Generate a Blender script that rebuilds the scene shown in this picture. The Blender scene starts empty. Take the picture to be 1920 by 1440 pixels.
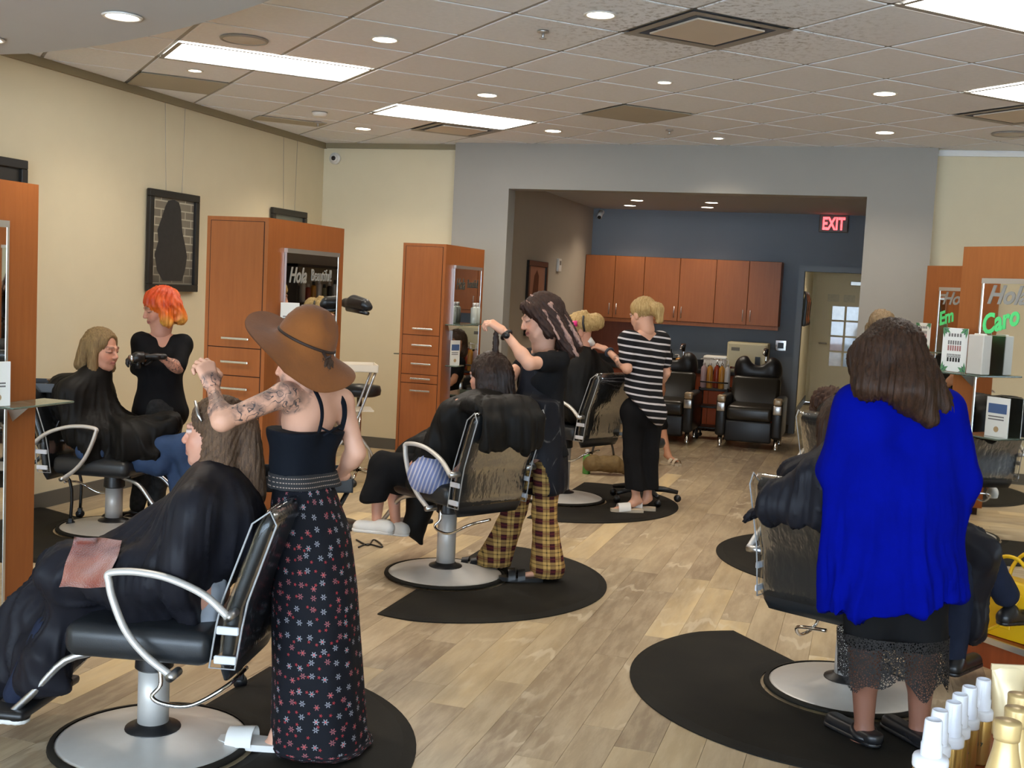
import bpy, bmesh, math, random
import numpy as np
from mathutils import Vector, Matrix
random.seed(7); np.random.seed(7)
SC = bpy.context.scene
COL = SC.collection
PI = math.pi

# ------------------------------------------------------------------ camera
FPX = 2150.0                      # focal length in pixels of the 1920 x 1440 frame
CAMH = 1.61
PITCH, ROLL, YAW = -0.0827, 0.0496, math.radians(17.1)
def _rot():
    r0 = np.array([[1, 0, 0], [0, 0, -1], [0, 1, 0]], float)
    c, s = math.cos(PITCH), math.sin(PITCH); rp = np.array([[1, 0, 0], [0, c, -s], [0, s, c]])
    c, s = math.cos(ROLL), math.sin(ROLL); rr = np.array([[c, -s, 0], [s, c, 0], [0, 0, 1]])
    c, s = math.cos(YAW), math.sin(YAW); rz = np.array([[c, -s, 0], [s, c, 0], [0, 0, 1]])
    return rz @ r0 @ rp @ rr
RC = _rot()
CP = np.array([0, 0, CAMH])
def P(x, y, d):                   # point seen at a pixel, d metres along the view axis
    return CP + RC @ np.array([(x - 960) / FPX, (720 - y) / FPX, -1.0]) * d
RV = np.array([math.cos(YAW), math.sin(YAW), 0.0])     # towards the right of the view, level
FV = np.array([-math.sin(YAW), math.cos(YAW), 0.0])    # away from the viewer, level
UZ = np.array([0, 0, 1.0])
cam_d = bpy.data.cameras.new('camera'); cam = bpy.data.objects.new('camera', cam_d); COL.objects.link(cam)
cam_d.sensor_width = 36.0; cam_d.lens = 36.0 * FPX / 1920.0; cam_d.clip_start = 0.05
M = Matrix([list(RC[0]) + [0], list(RC[1]) + [0], list(RC[2]) + [CAMH], [0, 0, 0, 1]])
cam.matrix_world = M
SC.camera = cam

# ------------------------------------------------------------------ world and exposure
SC.view_settings.view_transform = 'Standard'; SC.view_settings.look = 'None'
SC.view_settings.gamma = 1.0; SC.view_settings.use_curve_mapping = False
SC.view_settings.exposure = 0.40
W = bpy.data.worlds.new('overcast_sky'); SC.world = W; W.use_nodes = True
W.node_tree.nodes['Background'].inputs[0].default_value = (0.66, 0.82, 1.0, 1)
W.node_tree.nodes['Background'].inputs[1].default_value = 9.0
PANEL_E, DOWN_E, SPOT_W = 8.0, 14.0, 37.0
PANEL_C, DOWN_C = (1.0, 0.95, 0.87), (1.0, 0.87, 0.70)
try:
    SC.cycles.adaptive_threshold = 0.03; SC.cycles.max_bounces = 6; SC.cycles.diffuse_bounces = 4; SC.cycles.glossy_bounces = 3
    SC.cycles.transparent_max_bounces = 12; SC.cycles.caustics_reflective = False; SC.cycles.caustics_refractive = False
    SC.cycles.sample_clamp_indirect = 6.0
except Exception:
    pass

# ------------------------------------------------------------------ materials
def lin(r, g, b):
    f = lambda v: (v / 255 / 12.92) if v / 255 <= 0.04045 else ((v / 255 + 0.055) / 1.055) ** 2.4
    return (f(r), f(g), f(b), 1.0)
class NT:
    def __init__(s, name):
        s.m = bpy.data.materials.new(name); s.m.use_nodes = True; s.t = s.m.node_tree
        s.b = s.t.nodes['Principled BSDF']; s.out = s.t.nodes['Material Output']
    def n(s, kind, **kw):
        nd = s.t.nodes.new(kind)
        for k, v in kw.items():
            if k.startswith('i_'):
                nd.inputs[k[2:].replace('_', ' ')].default_value = v
            else:
                setattr(nd, k, v)
        return nd
    def l(s, a, b): s.t.links.new(a, b)
    def co(s, kind='Object', scale=(1, 1, 1)):
        tc = s.n('ShaderNodeTexCoord'); mp = s.n('ShaderNodeMapping'); mp.inputs['Scale'].default_value = scale
        s.l(tc.outputs[kind], mp.inputs['Vector']); return mp.outputs[0]
    def math(s, op, a, b=None, c=None):
        nd = s.n('ShaderNodeMath', operation=op)
        for i, v in enumerate((a, b, c)):
            if v is None: continue
            if isinstance(v, (int, float)): nd.inputs[i].default_value = v
            else: s.l(v, nd.inputs[i])
        return nd.outputs[0]
    def mix(s, f, a, b):
        nd = s.n('ShaderNodeMix', data_type='RGBA')
        for i, v in ((0, f), (6, a), (7, b)):
            if isinstance(v, (int, float)): nd.inputs[i].default_value = v
            elif isinstance(v, tuple): nd.inputs[i].default_value = v
            else: s.l(v, nd.inputs[i])
        return nd.outputs[2]
    def ramp(s, fac, stops):
        nd = s.n('ShaderNodeValToRGB'); e = nd.color_ramp.elements
        while len(e) < len(stops): e.new(0.5)
        for el, (p, c) in zip(e, stops):
            el.position = p; el.color = c if len(c) == 4 else (*c, 1)
        s.l(fac, nd.inputs[0]); return nd.outputs[0]
    def noise(s, vec, scale, detail=3, rough=0.5):
        nd = s.n('ShaderNodeTexNoise'); nd.inputs['Scale'].default_value = scale
        nd.inputs['Detail'].default_value = detail; nd.inputs['Roughness'].default_value = rough
        s.l(vec, nd.inputs['Vector']); return nd.outputs['Fac']
    def bump(s, h, strength=0.2, dist=0.01):
        nd = s.n('ShaderNodeBump'); nd.inputs['Strength'].default_value = strength; nd.inputs['Distance'].default_value = dist
        s.l(h, nd.inputs['Height']); s.l(nd.outputs[0], s.b.inputs['Normal'])
    def setc(s, v):
        if isinstance(v, tuple): s.b.inputs['Base Color'].default_value = v
        else: s.l(v, s.b.inputs['Base Color'])
    def p(s, rough=0.5, metal=0.0, spec=0.5, coat=0.0):
        s.b.inputs['Roughness'].default_value = rough; s.b.inputs['Metallic'].default_value = metal
        s.b.inputs['Specular IOR Level'].default_value = spec; s.b.inputs['Coat Weight'].default_value = coat
        return s
MATS = {}
def dark(c, k): return (c[0] * k, c[1] * k, c[2] * k, 1)
def plain(name, c, rough=0.6, metal=0.0, spec=0.5, var=0.12, nscale=6.0, bumps=0.0, bscale=60.0, coat=0.0, sheen=0.0):
    if name in MATS: return MATS[name]
    t = NT(name); t.p(rough, metal, spec, coat)
    v = t.co()
    t.setc(t.mix(t.noise(v, nscale, 4), dark(c, 1 - var), dark(c, 1 + var)))
    if bumps: t.bump(t.noise(v, bscale, 3), bumps, 0.004)
    if sheen: t.b.inputs['Sheen Weight'].default_value = sheen
    MATS[name] = t.m; return t.m
def emit(name, c, strength):
    if name in MATS: return MATS[name]
    t = NT(name); t.b.inputs['Base Color'].default_value = (0.9, 0.9, 0.9, 1)
    t.b.inputs['Emission Color'].default_value = (*c[:3], 1); t.b.inputs['Emission Strength'].default_value = strength
    MATS[name] = t.m; return t.m

# ------------------------------------------------------------------ mesh helpers
class MB:
    def __init__(s): s.v = []; s.f = []; s.uv = None
    def add(s, vs, fs):
        o = len(s.v); s.v += [tuple(map(float, q)) for q in vs]; s.f += [tuple(i + o for i in q) for q in fs]; return s
    def box(s, x0, x1, y0, y1, z0, z1):
        return s.add([(x0, y0, z0), (x1, y0, z0), (x1, y1, z0), (x0, y1, z0), (x0, y0, z1), (x1, y0, z1), (x1, y1, z1), (x0, y1, z1)],
                     [(0, 3, 2, 1), (4, 5, 6, 7), (0, 1, 5, 4), (1, 2, 6, 5), (2, 3, 7, 6), (3, 0, 4, 7)])
    def rbox(s, x0, x1, y0, y1, z0, z1, r=0.01, seg=3):     # box with rounded edges
        bm = bmesh.new(); bmesh.ops.create_cube(bm, size=1)
        for v in bm.verts:
            v.co = Vector(((x0 + x1) / 2 + v.co.x * (x1 - x0), (y0 + y1) / 2 + v.co.y * (y1 - y0), (z0 + z1) / 2 + v.co.z * (z1 - z0)))
        bmesh.ops.bevel(bm, geom=bm.edges[:], offset=r, segments=seg, profile=0.5, affect='EDGES')
        bm.verts.index_update(); s.add([v.co[:] for v in bm.verts], [[v.index for v in f.verts] for f in bm.faces]); bm.free(); return s
    def prism(s, poly, z0, z1):
        n = len(poly); vs = [(x, y, z0) for x, y in poly] + [(x, y, z1) for x, y in poly]
        a = sum(poly[i][0] * poly[(i + 1) % n][1] - poly[(i + 1) % n][0] * poly[i][1] for i in range(n))
        fs = [tuple(range(n))[::-1], tuple(range(n, 2 * n))] + [(i, (i + 1) % n, n + (i + 1) % n, n + i) for i in range(n)]
        if a < 0: fs = [q[::-1] for q in fs]
        return s.add(vs, fs)
    def lathe(s, prof, n=24, c=(0, 0, 0), cap=True):
        o = len(s.v); k = len(prof)
        for r, z in prof:
            for i in range(n):
                a = 2 * PI * i / n; s.v.append((c[0] + r * math.cos(a), c[1] + r * math.sin(a), c[2] + z))
        for j in range(k - 1):
            for i in range(n):
                s.f.append((o + j * n + i, o + j * n + (i + 1) % n, o + (j + 1) * n + (i + 1) % n, o + (j + 1) * n + i))
        if cap:
            s.f.append(tuple(o + i for i in range(n))[::-1]); s.f.append(tuple(o + (k - 1) * n + i for i in range(n)))
        return s
    def tube(s, pts, r, n=10, closed=False, flat=None):
        pts = [np.array(q, float) for q in pts]; k = len(pts)
        rs = r if isinstance(r, (list, tuple)) else [r] * k
        o = len(s.v); prev = None
        for j in range(k):
            if closed: t = pts[(j + 1) % k] - pts[j - 1]
            else: t = pts[min(j + 1, k - 1)] - pts[max(j - 1, 0)]
            t = t / (np.linalg.norm(t) + 1e-9)
            if prev is None:
                u = np.cross(t, [0, 0, 1.0])
                if np.linalg.norm(u) < 0.05: u = np.cross(t, [1.0, 0, 0])
            else: u = prev - t * (prev @ t)
            u /= np.linalg.norm(u); w = np.cross(t, u); prev = u
            for i in range(n):
                a = 2 * PI * i / n
                s.v.append(tuple(pts[j] + rs[j] * (math.cos(a) * u + math.sin(a) * w * (flat or 1))))
        for j in range(k if closed else k - 1):
            for i in range(n):
                a, b = o + j * n, o + ((j + 1) % k) * n
                s.f.append((a + i, a + (i + 1) % n, b + (i + 1) % n, b + i))
        if not closed:
            s.f.append(tuple(o + i for i in range(n))[::-1]); s.f.append(tuple(o + (k - 1) * n + i for i in range(n)))
        return s
    def grid(s, G):                                          # G[i][j] points, open surface
        n, m = len(G), len(G[0]); o = len(s.v)
        for row in G:
            for q in row: s.v.append(tuple(map(float, q)))
        for i in range(n - 1):
            for j in range(m - 1):
                s.f.append((o + i * m + j, o + (i + 1) * m + j, o + (i + 1) * m + j + 1, o + i * m + j + 1))
        return s
    def mesh(s, name, mat, smooth=False):
        me = bpy.data.meshes.new(name); me.from_pydata(s.v, [], s.f)
        if mat: me.materials.append(mat)
        if smooth:
            me.polygons.foreach_set('use_smooth', [True] * len(me.polygons))
        me.update(); return me
    def build(s, name, mat, parent=None, smooth=False, loc=None, rz=None):
        o = bpy.data.objects.new(name, s.mesh(name, mat, smooth)); COL.objects.link(o)
        if parent: o.parent = parent
        if loc is not None: o.location = loc
        if rz is not None: o.rotation_euler = (0, 0, rz)
        return o
def autosmooth(o, ang=40):
    me = o.data; me.polygons.foreach_set('use_smooth', [True] * len(me.polygons))
    bm = bmesh.new(); bm.from_mesh(me)
    for e in bm.edges:
        if len(e.link_faces) == 2 and e.calc_face_angle(0) > math.radians(ang): e.smooth = False
    bm.to_mesh(me); bm.free(); return o
def smoothpath(pts, n=6, closed=False):
    pts = [np.array(q, float) for q in pts]; out = []; k = len(pts)
    for i in range(k if closed else k - 1):
        p0, p1, p2, p3 = (pts[(i + j) % k] if closed else pts[min(max(i + j, 0), k - 1)] for j in (-1, 0, 1, 2))
        for q in range(n):
            t = q / n
            out.append(0.5 * (2 * p1 + (p2 - p0) * t + (2 * p0 - 5 * p1 + 4 * p2 - p3) * t * t + (3 * p1 - p0 - 3 * p2 + p3) * t ** 3))
    if not closed: out.append(pts[-1])
    return out
def tag(o, label=None, cat=None, group=None, kind=None):
    for k, v in (('label', label), ('category', cat), ('group', group), ('kind', kind)):
        if v: o[k] = v
    return o
def empty(name, loc=(0, 0, 0), rz=0.0):
    o = bpy.data.objects.new(name, None); COL.objects.link(o); o.location = loc; o.rotation_euler = (0, 0, rz); o.empty_display_size = 0.1
    return o
def copy_tree(o, parent=None):
    c = o.copy(); COL.objects.link(c); c.parent = parent
    for ch in list(o.children): copy_tree(ch, c)
    return c
def text(name, body, size, mat, parent, loc, rot, shear=0.0, extrude=0.001, align='LEFT', width=None, bold=0.0):
    cu = bpy.data.curves.new(name, 'FONT'); cu.body = body; cu.size = size; cu.shear = shear; cu.extrude = extrude
    cu.align_x = align; cu.offset = bold; cu.materials.append(mat); cu.resolution_u = 3
    tmp = bpy.data.objects.new(name + '_curve', cu); COL.objects.link(tmp)
    dg = bpy.context.evaluated_depsgraph_get(); me = bpy.data.meshes.new_from_object(tmp.evaluated_get(dg)); bpy.data.objects.remove(tmp)
    if not me.materials: me.materials.append(mat)
    me.name = name
    o = bpy.data.objects.new(name, me); COL.objects.link(o); o.parent = parent; o.location = loc; o.rotation_euler = rot
    if width: o.scale = (width, 1, 1)
    return o
def clip_poly(poly, x0, x1, y0, y1):
    for ax, lim, sg in ((0, x0, 1), (0, x1, -1), (1, y0, 1), (1, y1, -1)):
        out = []; n = len(poly)
        for i in range(n):
            a, b = poly[i], poly[(i + 1) % n]; da, db = sg * (a[ax] - lim), sg * (b[ax] - lim)
            if da >= 0: out.append(a)
            if da * db < 0:
                t = da / (da - db); out.append((a[0] + t * (b[0] - a[0]), a[1] + t * (b[1] - a[1])))
        poly = out
        if len(poly) < 3: return []
    return poly
# ------------------------------------------------------------------ setting materials
M_CREAM = plain('cream_wall_paint', lin(217, 205, 174), 0.85, var=0.03, bumps=0.06, bscale=220)
M_GREYW = plain('grey_wall_paint', lin(156, 153, 146), 0.85, var=0.03, bumps=0.06, bscale=220)
M_WARMG = plain('taupe_wall_paint', lin(182, 170, 152), 0.85, var=0.03, bumps=0.05, bscale=220)
M_BLUEG = plain('slate_blue_wall_paint', lin(134, 142, 150), 0.85, var=0.03, bumps=0.05, bscale=220)
M_BASEB = plain('grey_vinyl_baseboard', lin(92, 90, 84), 0.5, var=0.05)
M_SOFFIT = plain('grey_soffit_paint', lin(188, 189, 190), 0.85, var=0.02)
M_MOULD = plain('taupe_ceiling_moulding', lin(140, 128, 100), 0.6, var=0.05)
M_TRIM = plain('grey_painted_door_trim', lin(138, 146, 152), 0.5, var=0.03)
M_DOORC = plain('cream_door_paint', lin(214, 200, 168), 0.5, var=0.03)
M_TBAR = plain('white_grid_metal', lin(150, 146, 138), 0.5, var=0.03)
M_STEEL = plain('brushed_steel', (0.60, 0.59, 0.57, 1), 0.28, 1.0, var=0.06, nscale=30)
M_CHROME = plain('polished_chrome', (0.75, 0.74, 0.72, 1), 0.08, 1.0, var=0.02)
M_SILVER = plain('satin_silver_metal', (0.55, 0.56, 0.58, 1), 0.34, 1.0, var=0.04)
M_BLACKP = plain('black_plastic', (0.012, 0.012, 0.013, 1), 0.38, var=0.15)
M_BLACKM = plain('black_painted_metal', (0.010, 0.010, 0.011, 1), 0.3, var=0.1)
M_WHITEP = plain('white_plastic', lin(226, 224, 218), 0.4, var=0.02)
def tile_mat():
    t = NT('fissured_ceiling_tile'); t.p(0.9, 0, 0.2)
    v = t.co('Generated'); tc = t.n('ShaderNodeTexCoord'); oi = t.n('ShaderNodeObjectInfo')
    geo = t.n('ShaderNodeNewGeometry')
    n1 = t.noise(geo.outputs['Position'], 38, 5, 0.7); n2 = t.noise(geo.outputs['Position'], 1.3, 2)
    # dust stains gather round the air diffuser
    d = t.n('ShaderNodeVectorMath', operation='DISTANCE'); t.l(geo.outputs['Position'], d.inputs[0]); d.inputs[1].default_value = (-0.87, 5.80, 2.93)
    st = t.ramp(d.outputs['Value'], [(0.40, (1, 1, 1)), (1.0, (0, 0, 0))])
    n3 = t.noise(geo.outputs['Position'], 26, 6, 0.75)
    sp = t.math('MULTIPLY', st, t.ramp(n3, [(0.50, (0, 0, 0)), (0.66, (1, 1, 1))]))
    base = t.mix(n1, lin(222, 225, 230), lin(244, 246, 250))
    base = t.mix(t.math('MULTIPLY', oi.outputs['Random'], 0.25), base, lin(212, 212, 212))
    t.setc(t.mix(t.math('MULTIPLY', sp, 0.75), base, lin(110, 98, 84)))
    t.bump(n1, 0.35, 0.004); return t.m
M_TILE = tile_mat()
def plank_mat():
    t = NT('greige_vinyl_plank'); t.p(0.34, 0, 0.45)
    oi = t.n('ShaderNodeObjectInfo'); geo = t.n('ShaderNodeNewGeometry')
    off = t.n('ShaderNodeVectorMath', operation='MULTIPLY_ADD')
    cmb = t.n('ShaderNodeCombineXYZ'); t.l(oi.outputs['Random'], cmb.inputs[0]); t.l(oi.outputs['Random'], cmb.inputs[1]); t.l(oi.outputs['Random'], cmb.inputs[2])
    t.l(cmb.outputs[0], off.inputs[0]); off.inputs[1].default_value = (37, 91, 11); t.l(geo.outputs['Position'], off.inputs[2])
    mp = t.n('ShaderNodeMapping'); mp.inputs['Scale'].default_value = (1, 0.16, 1); t.l(off.outputs[0], mp.inputs[0])
    g1 = t.noise(mp.outputs[0], 26, 6, 0.62); g2 = t.noise(mp.outputs[0], 5.5, 4, 0.6)
    wv = t.n('ShaderNodeTexWave', wave_type='RINGS'); wv.inputs['Scale'].default_value = 7; wv.inputs['Distortion'].default_value = 9
    wv.inputs['Detail'].default_value = 3; wv.inputs['Detail Scale'].default_value = 1.4; t.l(mp.outputs[0], wv.inputs[0])
    tone = t.ramp(oi.outputs['Random'], [(0.0, lin(158, 139, 114)), (0.25, lin(178, 159, 130)), (0.5, lin(190, 170, 138)), (0.72, lin(196, 176, 140)), (0.84, lin(230, 205, 156)), (1.0, lin(166, 148, 124))])
    c = t.mix(t.ramp(g2, [(0.35, (0, 0, 0)), (0.68, (1, 1, 1))]), tone, t.mix(0.6, tone, lin(132, 112, 90)))
    c = t.mix(t.math('MULTIPLY', t.ramp(g1, [(0.42, (0, 0, 0)), (0.62, (1, 1, 1))]), 0.35), c, lin(216, 200, 170))
    kn = t.math('MULTIPLY', t.ramp(wv.outputs['Fac'], [(0.78, (0, 0, 0)), (0.95, (1, 1, 1))]), t.ramp(t.noise(off.outputs[0], 2.6, 1), [(0.55, (0, 0, 0)), (0.66, (1, 1, 1))]))
    c = t.mix(t.math('MULTIPLY', kn, 0.5), c, lin(226, 212, 186))
    t.setc(c); t.bump(g1, 0.12, 0.002); return t.m
M_PLANK = plank_mat()
M_SUBFL = plain('dark_floor_joint', lin(84, 72, 58), 0.8)

CEIL = 2.93; XL = -5.17; XR = 4.2; YF = -3.0; YB = 10.22; YG = 10.08
def struct(mb, name, mat, smooth=False, parent=None):
    o = mb.build(name, mat, parent, smooth)
    if parent is None: o['kind'] = 'structure'
    return o
struct(MB().box(XL - 0.12, XL, YF, YB + 0.12, 0, CEIL + 0.1), 'wall_left', M_CREAM)
struct(MB().box(XL, -3.76, YB, YB + 0.12, 0, CEIL + 0.1), 'wall_back', M_CREAM)
struct(MB().box(0.44, XR, YB + 0.02, YB + 0.14, 0, CEIL + 0.1), 'wall_back_right', M_CREAM)
struct(MB().box(XR, XR + 0.12, YF, YB + 0.14, 0, CEIL + 0.1), 'wall_right', M_CREAM)
OX0, OX1, OZ = -3.223, -0.09, 2.52
mb = MB(); mb.box(-3.76, OX0, YG, YG + 0.2, 0, CEIL + 0.1); mb.box(OX1, 0.44, YG, YG + 0.2, 0, CEIL + 0.1); mb.box(OX0, OX1, YG, YG + 0.2, OZ, CEIL + 0.1)
struct(mb, 'wall_opening', M_GREYW)
# street front behind the viewer: sill, piers and head with open daylight between
mb = MB(); mb.box(XL, XR, YF - 0.12, YF, 0, 0.25); mb.box(XL, XR, YF - 0.12, YF, 2.6, CEIL + 0.1)
for x in (XL, -2.1, 1.0, XR - 0.15): mb.box(x, x + 0.15, YF - 0.12, YF, 0.25, 2.6)
struct(mb, 'wall_front', M_CREAM)
# alcove behind the opening
AX0, AX1, AY, AZ = -3.48, 0.40, 14.5, 2.69
struct(MB().box(AX0 - 0.1, AX0, YG + 0.2, AY + 0.1, 0, AZ + 0.1), 'wall_alcove_left', M_WARMG)
struct(MB().box(AX1, AX1 + 0.1, YG + 0.2, AY + 0.1, 0, AZ + 0.1), 'wall_alcove_right', M_WARMG)
DX0, DX1, DZ = -0.79, 0.12, 2.0
mb = MB(); mb.box(AX0, DX0, AY, AY + 0.12, 0, AZ + 0.1); mb.box(DX1, AX1, AY, AY + 0.12, 0, AZ + 0.1); mb.box(DX0, DX1, AY, AY + 0.12, DZ, AZ + 0.1)
struct(mb, 'wall_alcove_back', M_BLUEG)
struct(MB().box(AX0 - 0.1, AX1 + 0.1, YG + 0.2, AY + 0.12, AZ, AZ + 0.08), 'ceiling_alcove', M_SOFFIT)
# doorway trim: two jambs and a head
mb = MB(); mb.box(DX0 - 0.07, DX0, AY - 0.02, AY + 0.14, 0, DZ + 0.07); mb.box(DX1, DX1 + 0.07, AY - 0.02, AY + 0.14, 0, DZ + 0.07); mb.box(DX0, DX1, AY - 0.02, AY + 0.14, DZ, DZ + 0.07)
struct(mb, 'trim_1', M_TRIM)
# corridor
CY = 19.4
struct(MB().box(-1.02, -0.92, AY + 0.12, CY + 0.1, 0, 2.6), 'wall_corridor_left', M_CREAM)
struct(MB().box(0.75, 0.85, AY + 0.12, CY + 0.1, 0, 2.6), 'wall_corridor_right', M_CREAM)
struct(MB().box(-0.92, 0.75, CY, CY + 0.1, 0, 2.6), 'wall_corridor_end', M_CREAM)
struct(MB().box(-1.02, 0.85, AY + 0.12, CY + 0.1, 2.6, 2.68), 'ceiling_corridor', M_SOFFIT)
# baseboards
for nm, b in (('baseboard_left', (XL, XL + 0.012, 2.0, YB)), ('baseboard_back', (XL + 0.012, -3.76, YB - 0.012, YB)), ('baseboard_back_right', (0.44, XR, YB + 0.008, YB + 0.02)),
              ('baseboard_opening_left', (-3.76, OX0, YG - 0.012, YG)), ('baseboard_opening_right', (OX1, 0.44, YG - 0.012, YG)), ('baseboard_alcove', (-1.02, DX0 - 0.07, AY - 0.012, AY)), ('baseboard_alcove_left', (AX0, AX0 + 0.012, YG + 0.2, AY)), ('baseboard_corridor', (-0.92, -0.908, 16, CY))):
    struct(MB().box(b[0], b[1], b[2], b[3], 0, 0.105), nm, M_BASEB)
# moulding under the ceiling
struct(MB().box(XL, XL + 0.03, YF, YB, CEIL - 0.055, CEIL - 0.002), 'trim_2', M_MOULD)
struct(MB().box(XL + 0.03, -3.76, YB - 0.025, YB, CEIL - 0.05, CEIL - 0.002), 'trim_3', M_MOULD)
struct(MB().box(0.44, XR, YB - 0.005, YB + 0.02, CEIL - 0.05, CEIL - 0.002), 'trim_4', M_WHITEP)

# ------------------------------------------------------------------ floor of planks
floor = struct(MB().box(XL, XR, YF, YB + 0.14, -0.1, -0.004).box(AX0, AX1, YB + 0.14, AY + 0.12, -0.1, -0.004).box(-0.92, 0.75, AY + 0.12, CY, -0.1, -0.004), 'floor', M_SUBFL)
PW, PL = 0.152, 1.22
pm = MB().add([(0.0008, 0.0008, 0.0), (PW - 0.0008, 0.0008, 0.0), (PW - 0.0008, PL - 0.0008, 0.0), (0.0008, PL - 0.0008, 0.0), (0, 0, -0.004), (PW, 0, -0.004), (PW, PL, -0.004), (0, PL, -0.004)],
              [(0, 1, 2, 3), (0, 4, 5, 1), (1, 5, 6, 2), (2, 6, 7, 3), (3, 7, 4, 0)]).mesh('plank', M_PLANK)
cand = []
ncol = int((XR - XL) / PW) + 1
for i in range(ncol):
    x = XL + i * PW; ph = (i * 0.41 + 0.17 * math.sin(i * 2.3)) % 1.0 * PL
    for j in range(-4, 16):
        y = j * PL - ph
        if y + PL < YF or y > CY: continue
        cx, cy = x + PW / 2, y + PL / 2
        dep = -0.294 * cx + 0.956 * cy; lat = 0.956 * cx + 0.294 * cy
        if y > YB and not (AX0 - PW < x < AX1): continue
        if y > AY and not (-0.95 < x < 0.6): continue
        vis = dep > 2.9 and -0.47 < lat / max(dep, 0.1) < 0.47 and cx > XL
        if cy > YG and not (-3.6 < cx < 0.2): vis = False
        cand.append((0 if vis else 1, dep if dep > 0 else 99, x, y))
cand.sort()
rest = MB()
for k, (nv, dep, x, y) in enumerate(cand):
    if k < 300:
        o = bpy.data.objects.new('plank', pm); COL.objects.link(o); o.parent = floor; o.location = (x, y, 0)
    else:
        y1 = min(y + PL, CY); x1 = min(x + PW, XR)
        if y1 - y > 0.02 and x1 - x > 0.02:
            rest.add([(x + .0008, y + .0008, 0), (x1 - .0008, y + .0008, 0), (x1 - .0008, y1 - .0008, 0), (x + .0008, y1 - .0008, 0)], [(0, 1, 2, 3)])
o = rest.build('far_planks', M_PLANK, floor); o['kind'] = 'stuff'

# ------------------------------------------------------------------ ceiling of tiles
ceiling = struct(MB().box(XL - 0.1, XR + 0.1, YF - 0.1, YB + 0.2, CEIL + 0.02, CEIL + 0.1), 'ceiling', M_SOFFIT)
GM = 0.6096; GA0, GB0 = 1.965, 4.415; S2 = 2 ** -0.5
def gp(a, b):                               # grid units -> room x, y (the grid runs at 45 degrees to the walls)
    A, B = GA0 + a * GM, GB0 + b * GM
    return ((A - B) * S2, (A + B) * S2)
special = {}
for a in (-1, 0): special[(a, 4)] = 1
for a in (2, 3): special[(a, 6)] = 1
for a in (3, 4): special[(a, -2)] = 1
for a in (6, 7): special[(a, 0)] = 1
for q in ((2, 0), (4, 4), (-1, 6), (3, 7), (7, 1)): special[q] = 1
g = 0.012 / GM
tile_full = None
bars = []
for i in range(-9, 14):
    for j in range(-8, 16):
        if (i, j) in special: continue
        poly = [gp(i + g, j + g), gp(i + 1 - g, j + g), gp(i + 1 - g, j + 1 - g), gp(i + g, j + 1 - g)]
        cl = clip_poly(poly, XL + 0.03, 2.6, 2.2, YB - 0.02)
        if len(cl) < 3: continue
        cx = sum(q[0] for q in cl) / len(cl); cy = sum(q[1] for q in cl) / len(cl)
        if cy > YG and -3.76 < cx < .44: continue
        full = len(cl) == 4 and all(abs(u[0] - w[0]) + abs(u[1] - w[1]) < 1e-6 for u, w in zip(cl, poly))
        if full:
            ox, oy = gp(i, j)
            if tile_full is None:
                lp = [(q[0] - ox, q[1] - oy) for q in poly]; c0 = (sum(q[0] for q in lp) / 4, sum(q[1] for q in lp) / 4)
                ins = [(c0[0] + (q[0] - c0[0]) * 0.985, c0[1] + (q[1] - c0[1]) * 0.985) for q in lp]
                t_ = MB(); t_.add([(*q, -0.0022) for q in ins] + [(*q, 0.0) for q in lp] + [(*q, 0.012) for q in lp],
                                  [(3, 2, 1, 0)] + [(k, (k + 1) % 4, 4 + (k + 1) % 4, 4 + k) for k in range(4)] + [(4 + k, 4 + (k + 1) % 4, 8 + (k + 1) % 4, 8 + k) for k in range(4)])
                tile_full = t_.mesh('ceiling_tile', M_TILE)
            o = bpy.data.objects.new('ceiling_tile', tile_full); COL.objects.link(o); o.parent = ceiling; o.location = (ox, oy, CEIL)
        else:
            MB().prism(cl, CEIL - 0.0015, CEIL + 0.012).build('ceiling_tile', M_TILE, ceiling)
tb = MB()
for i in range(-9, 15):
    for (p, q) in ((gp(i, -9), gp(i, 17)), (gp(-10, i), gp(15, i))):
        d = np.array(q) - np.array(p); d /= np.linalg.norm(d); nn = np.array([-d[1], d[0]]) * 0.012
        poly = clip_poly([tuple(np.array(p) + nn), tuple(np.array(p) - nn), tuple(np.array(q) - nn), tuple(np.array(q) + nn)], XL + 0.03, 2.6, 2.2, YG)
        if len(poly) >= 3: tb.prism(poly, CEIL + 0.003, CEIL + 0.008)
o = tb.build('grid_rails', M_TBAR, ceiling); o['kind'] = 'stuff'

# ------------------------------------------------------------------ ceiling fittings
M_PANEL = emit('lit_panel_diffuser', PANEL_C, PANEL_E)
M_DOWN = emit('lit_downlight_lens', DOWN_C, DOWN_E)
def light_panel(a0, a1, b, label):
    r = empty('ceiling_light_panel', (*gp((a0 + a1) / 2, b + 0.5), CEIL))
    c = np.array(r.location[:2])
    def pol(i0): return [tuple(np.array(gp(*q)) - c) for q in ((a0 + i0, b + i0), (a1 - i0, b + i0), (a1 - i0, b + 1 - i0), (a0 + i0, b + 1 - i0))]
    MB().prism(pol(0.06), -0.004, 0.004).build('diffuser', M_PANEL, r)
    f = MB(); o_, n_ = pol(0.01), pol(0.06)
    f.add([(*q, -0.008) for q in o_] + [(*q, -0.008) for q in n_], [(k, 4 + k, 4 + (k + 1) % 4, (k + 1) % 4) for k in range(4)])
    f.build('frame', M_TBAR, r)
    tag(r, label, 'ceiling light', 'lit rectangular panels in the ceiling'); return r
light_panel(-1, 1, 4, 'long bright panel light over the left stations, nearest the grey soffit')
light_panel(2, 4, 6, 'bright panel light further back, above the white corner wall')
light_panel(3, 5, -2, 'large bright panel light cut off by the upper right corner')
light_panel(6, 8, 0, 'bright panel light at the right edge, below the large one')
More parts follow.
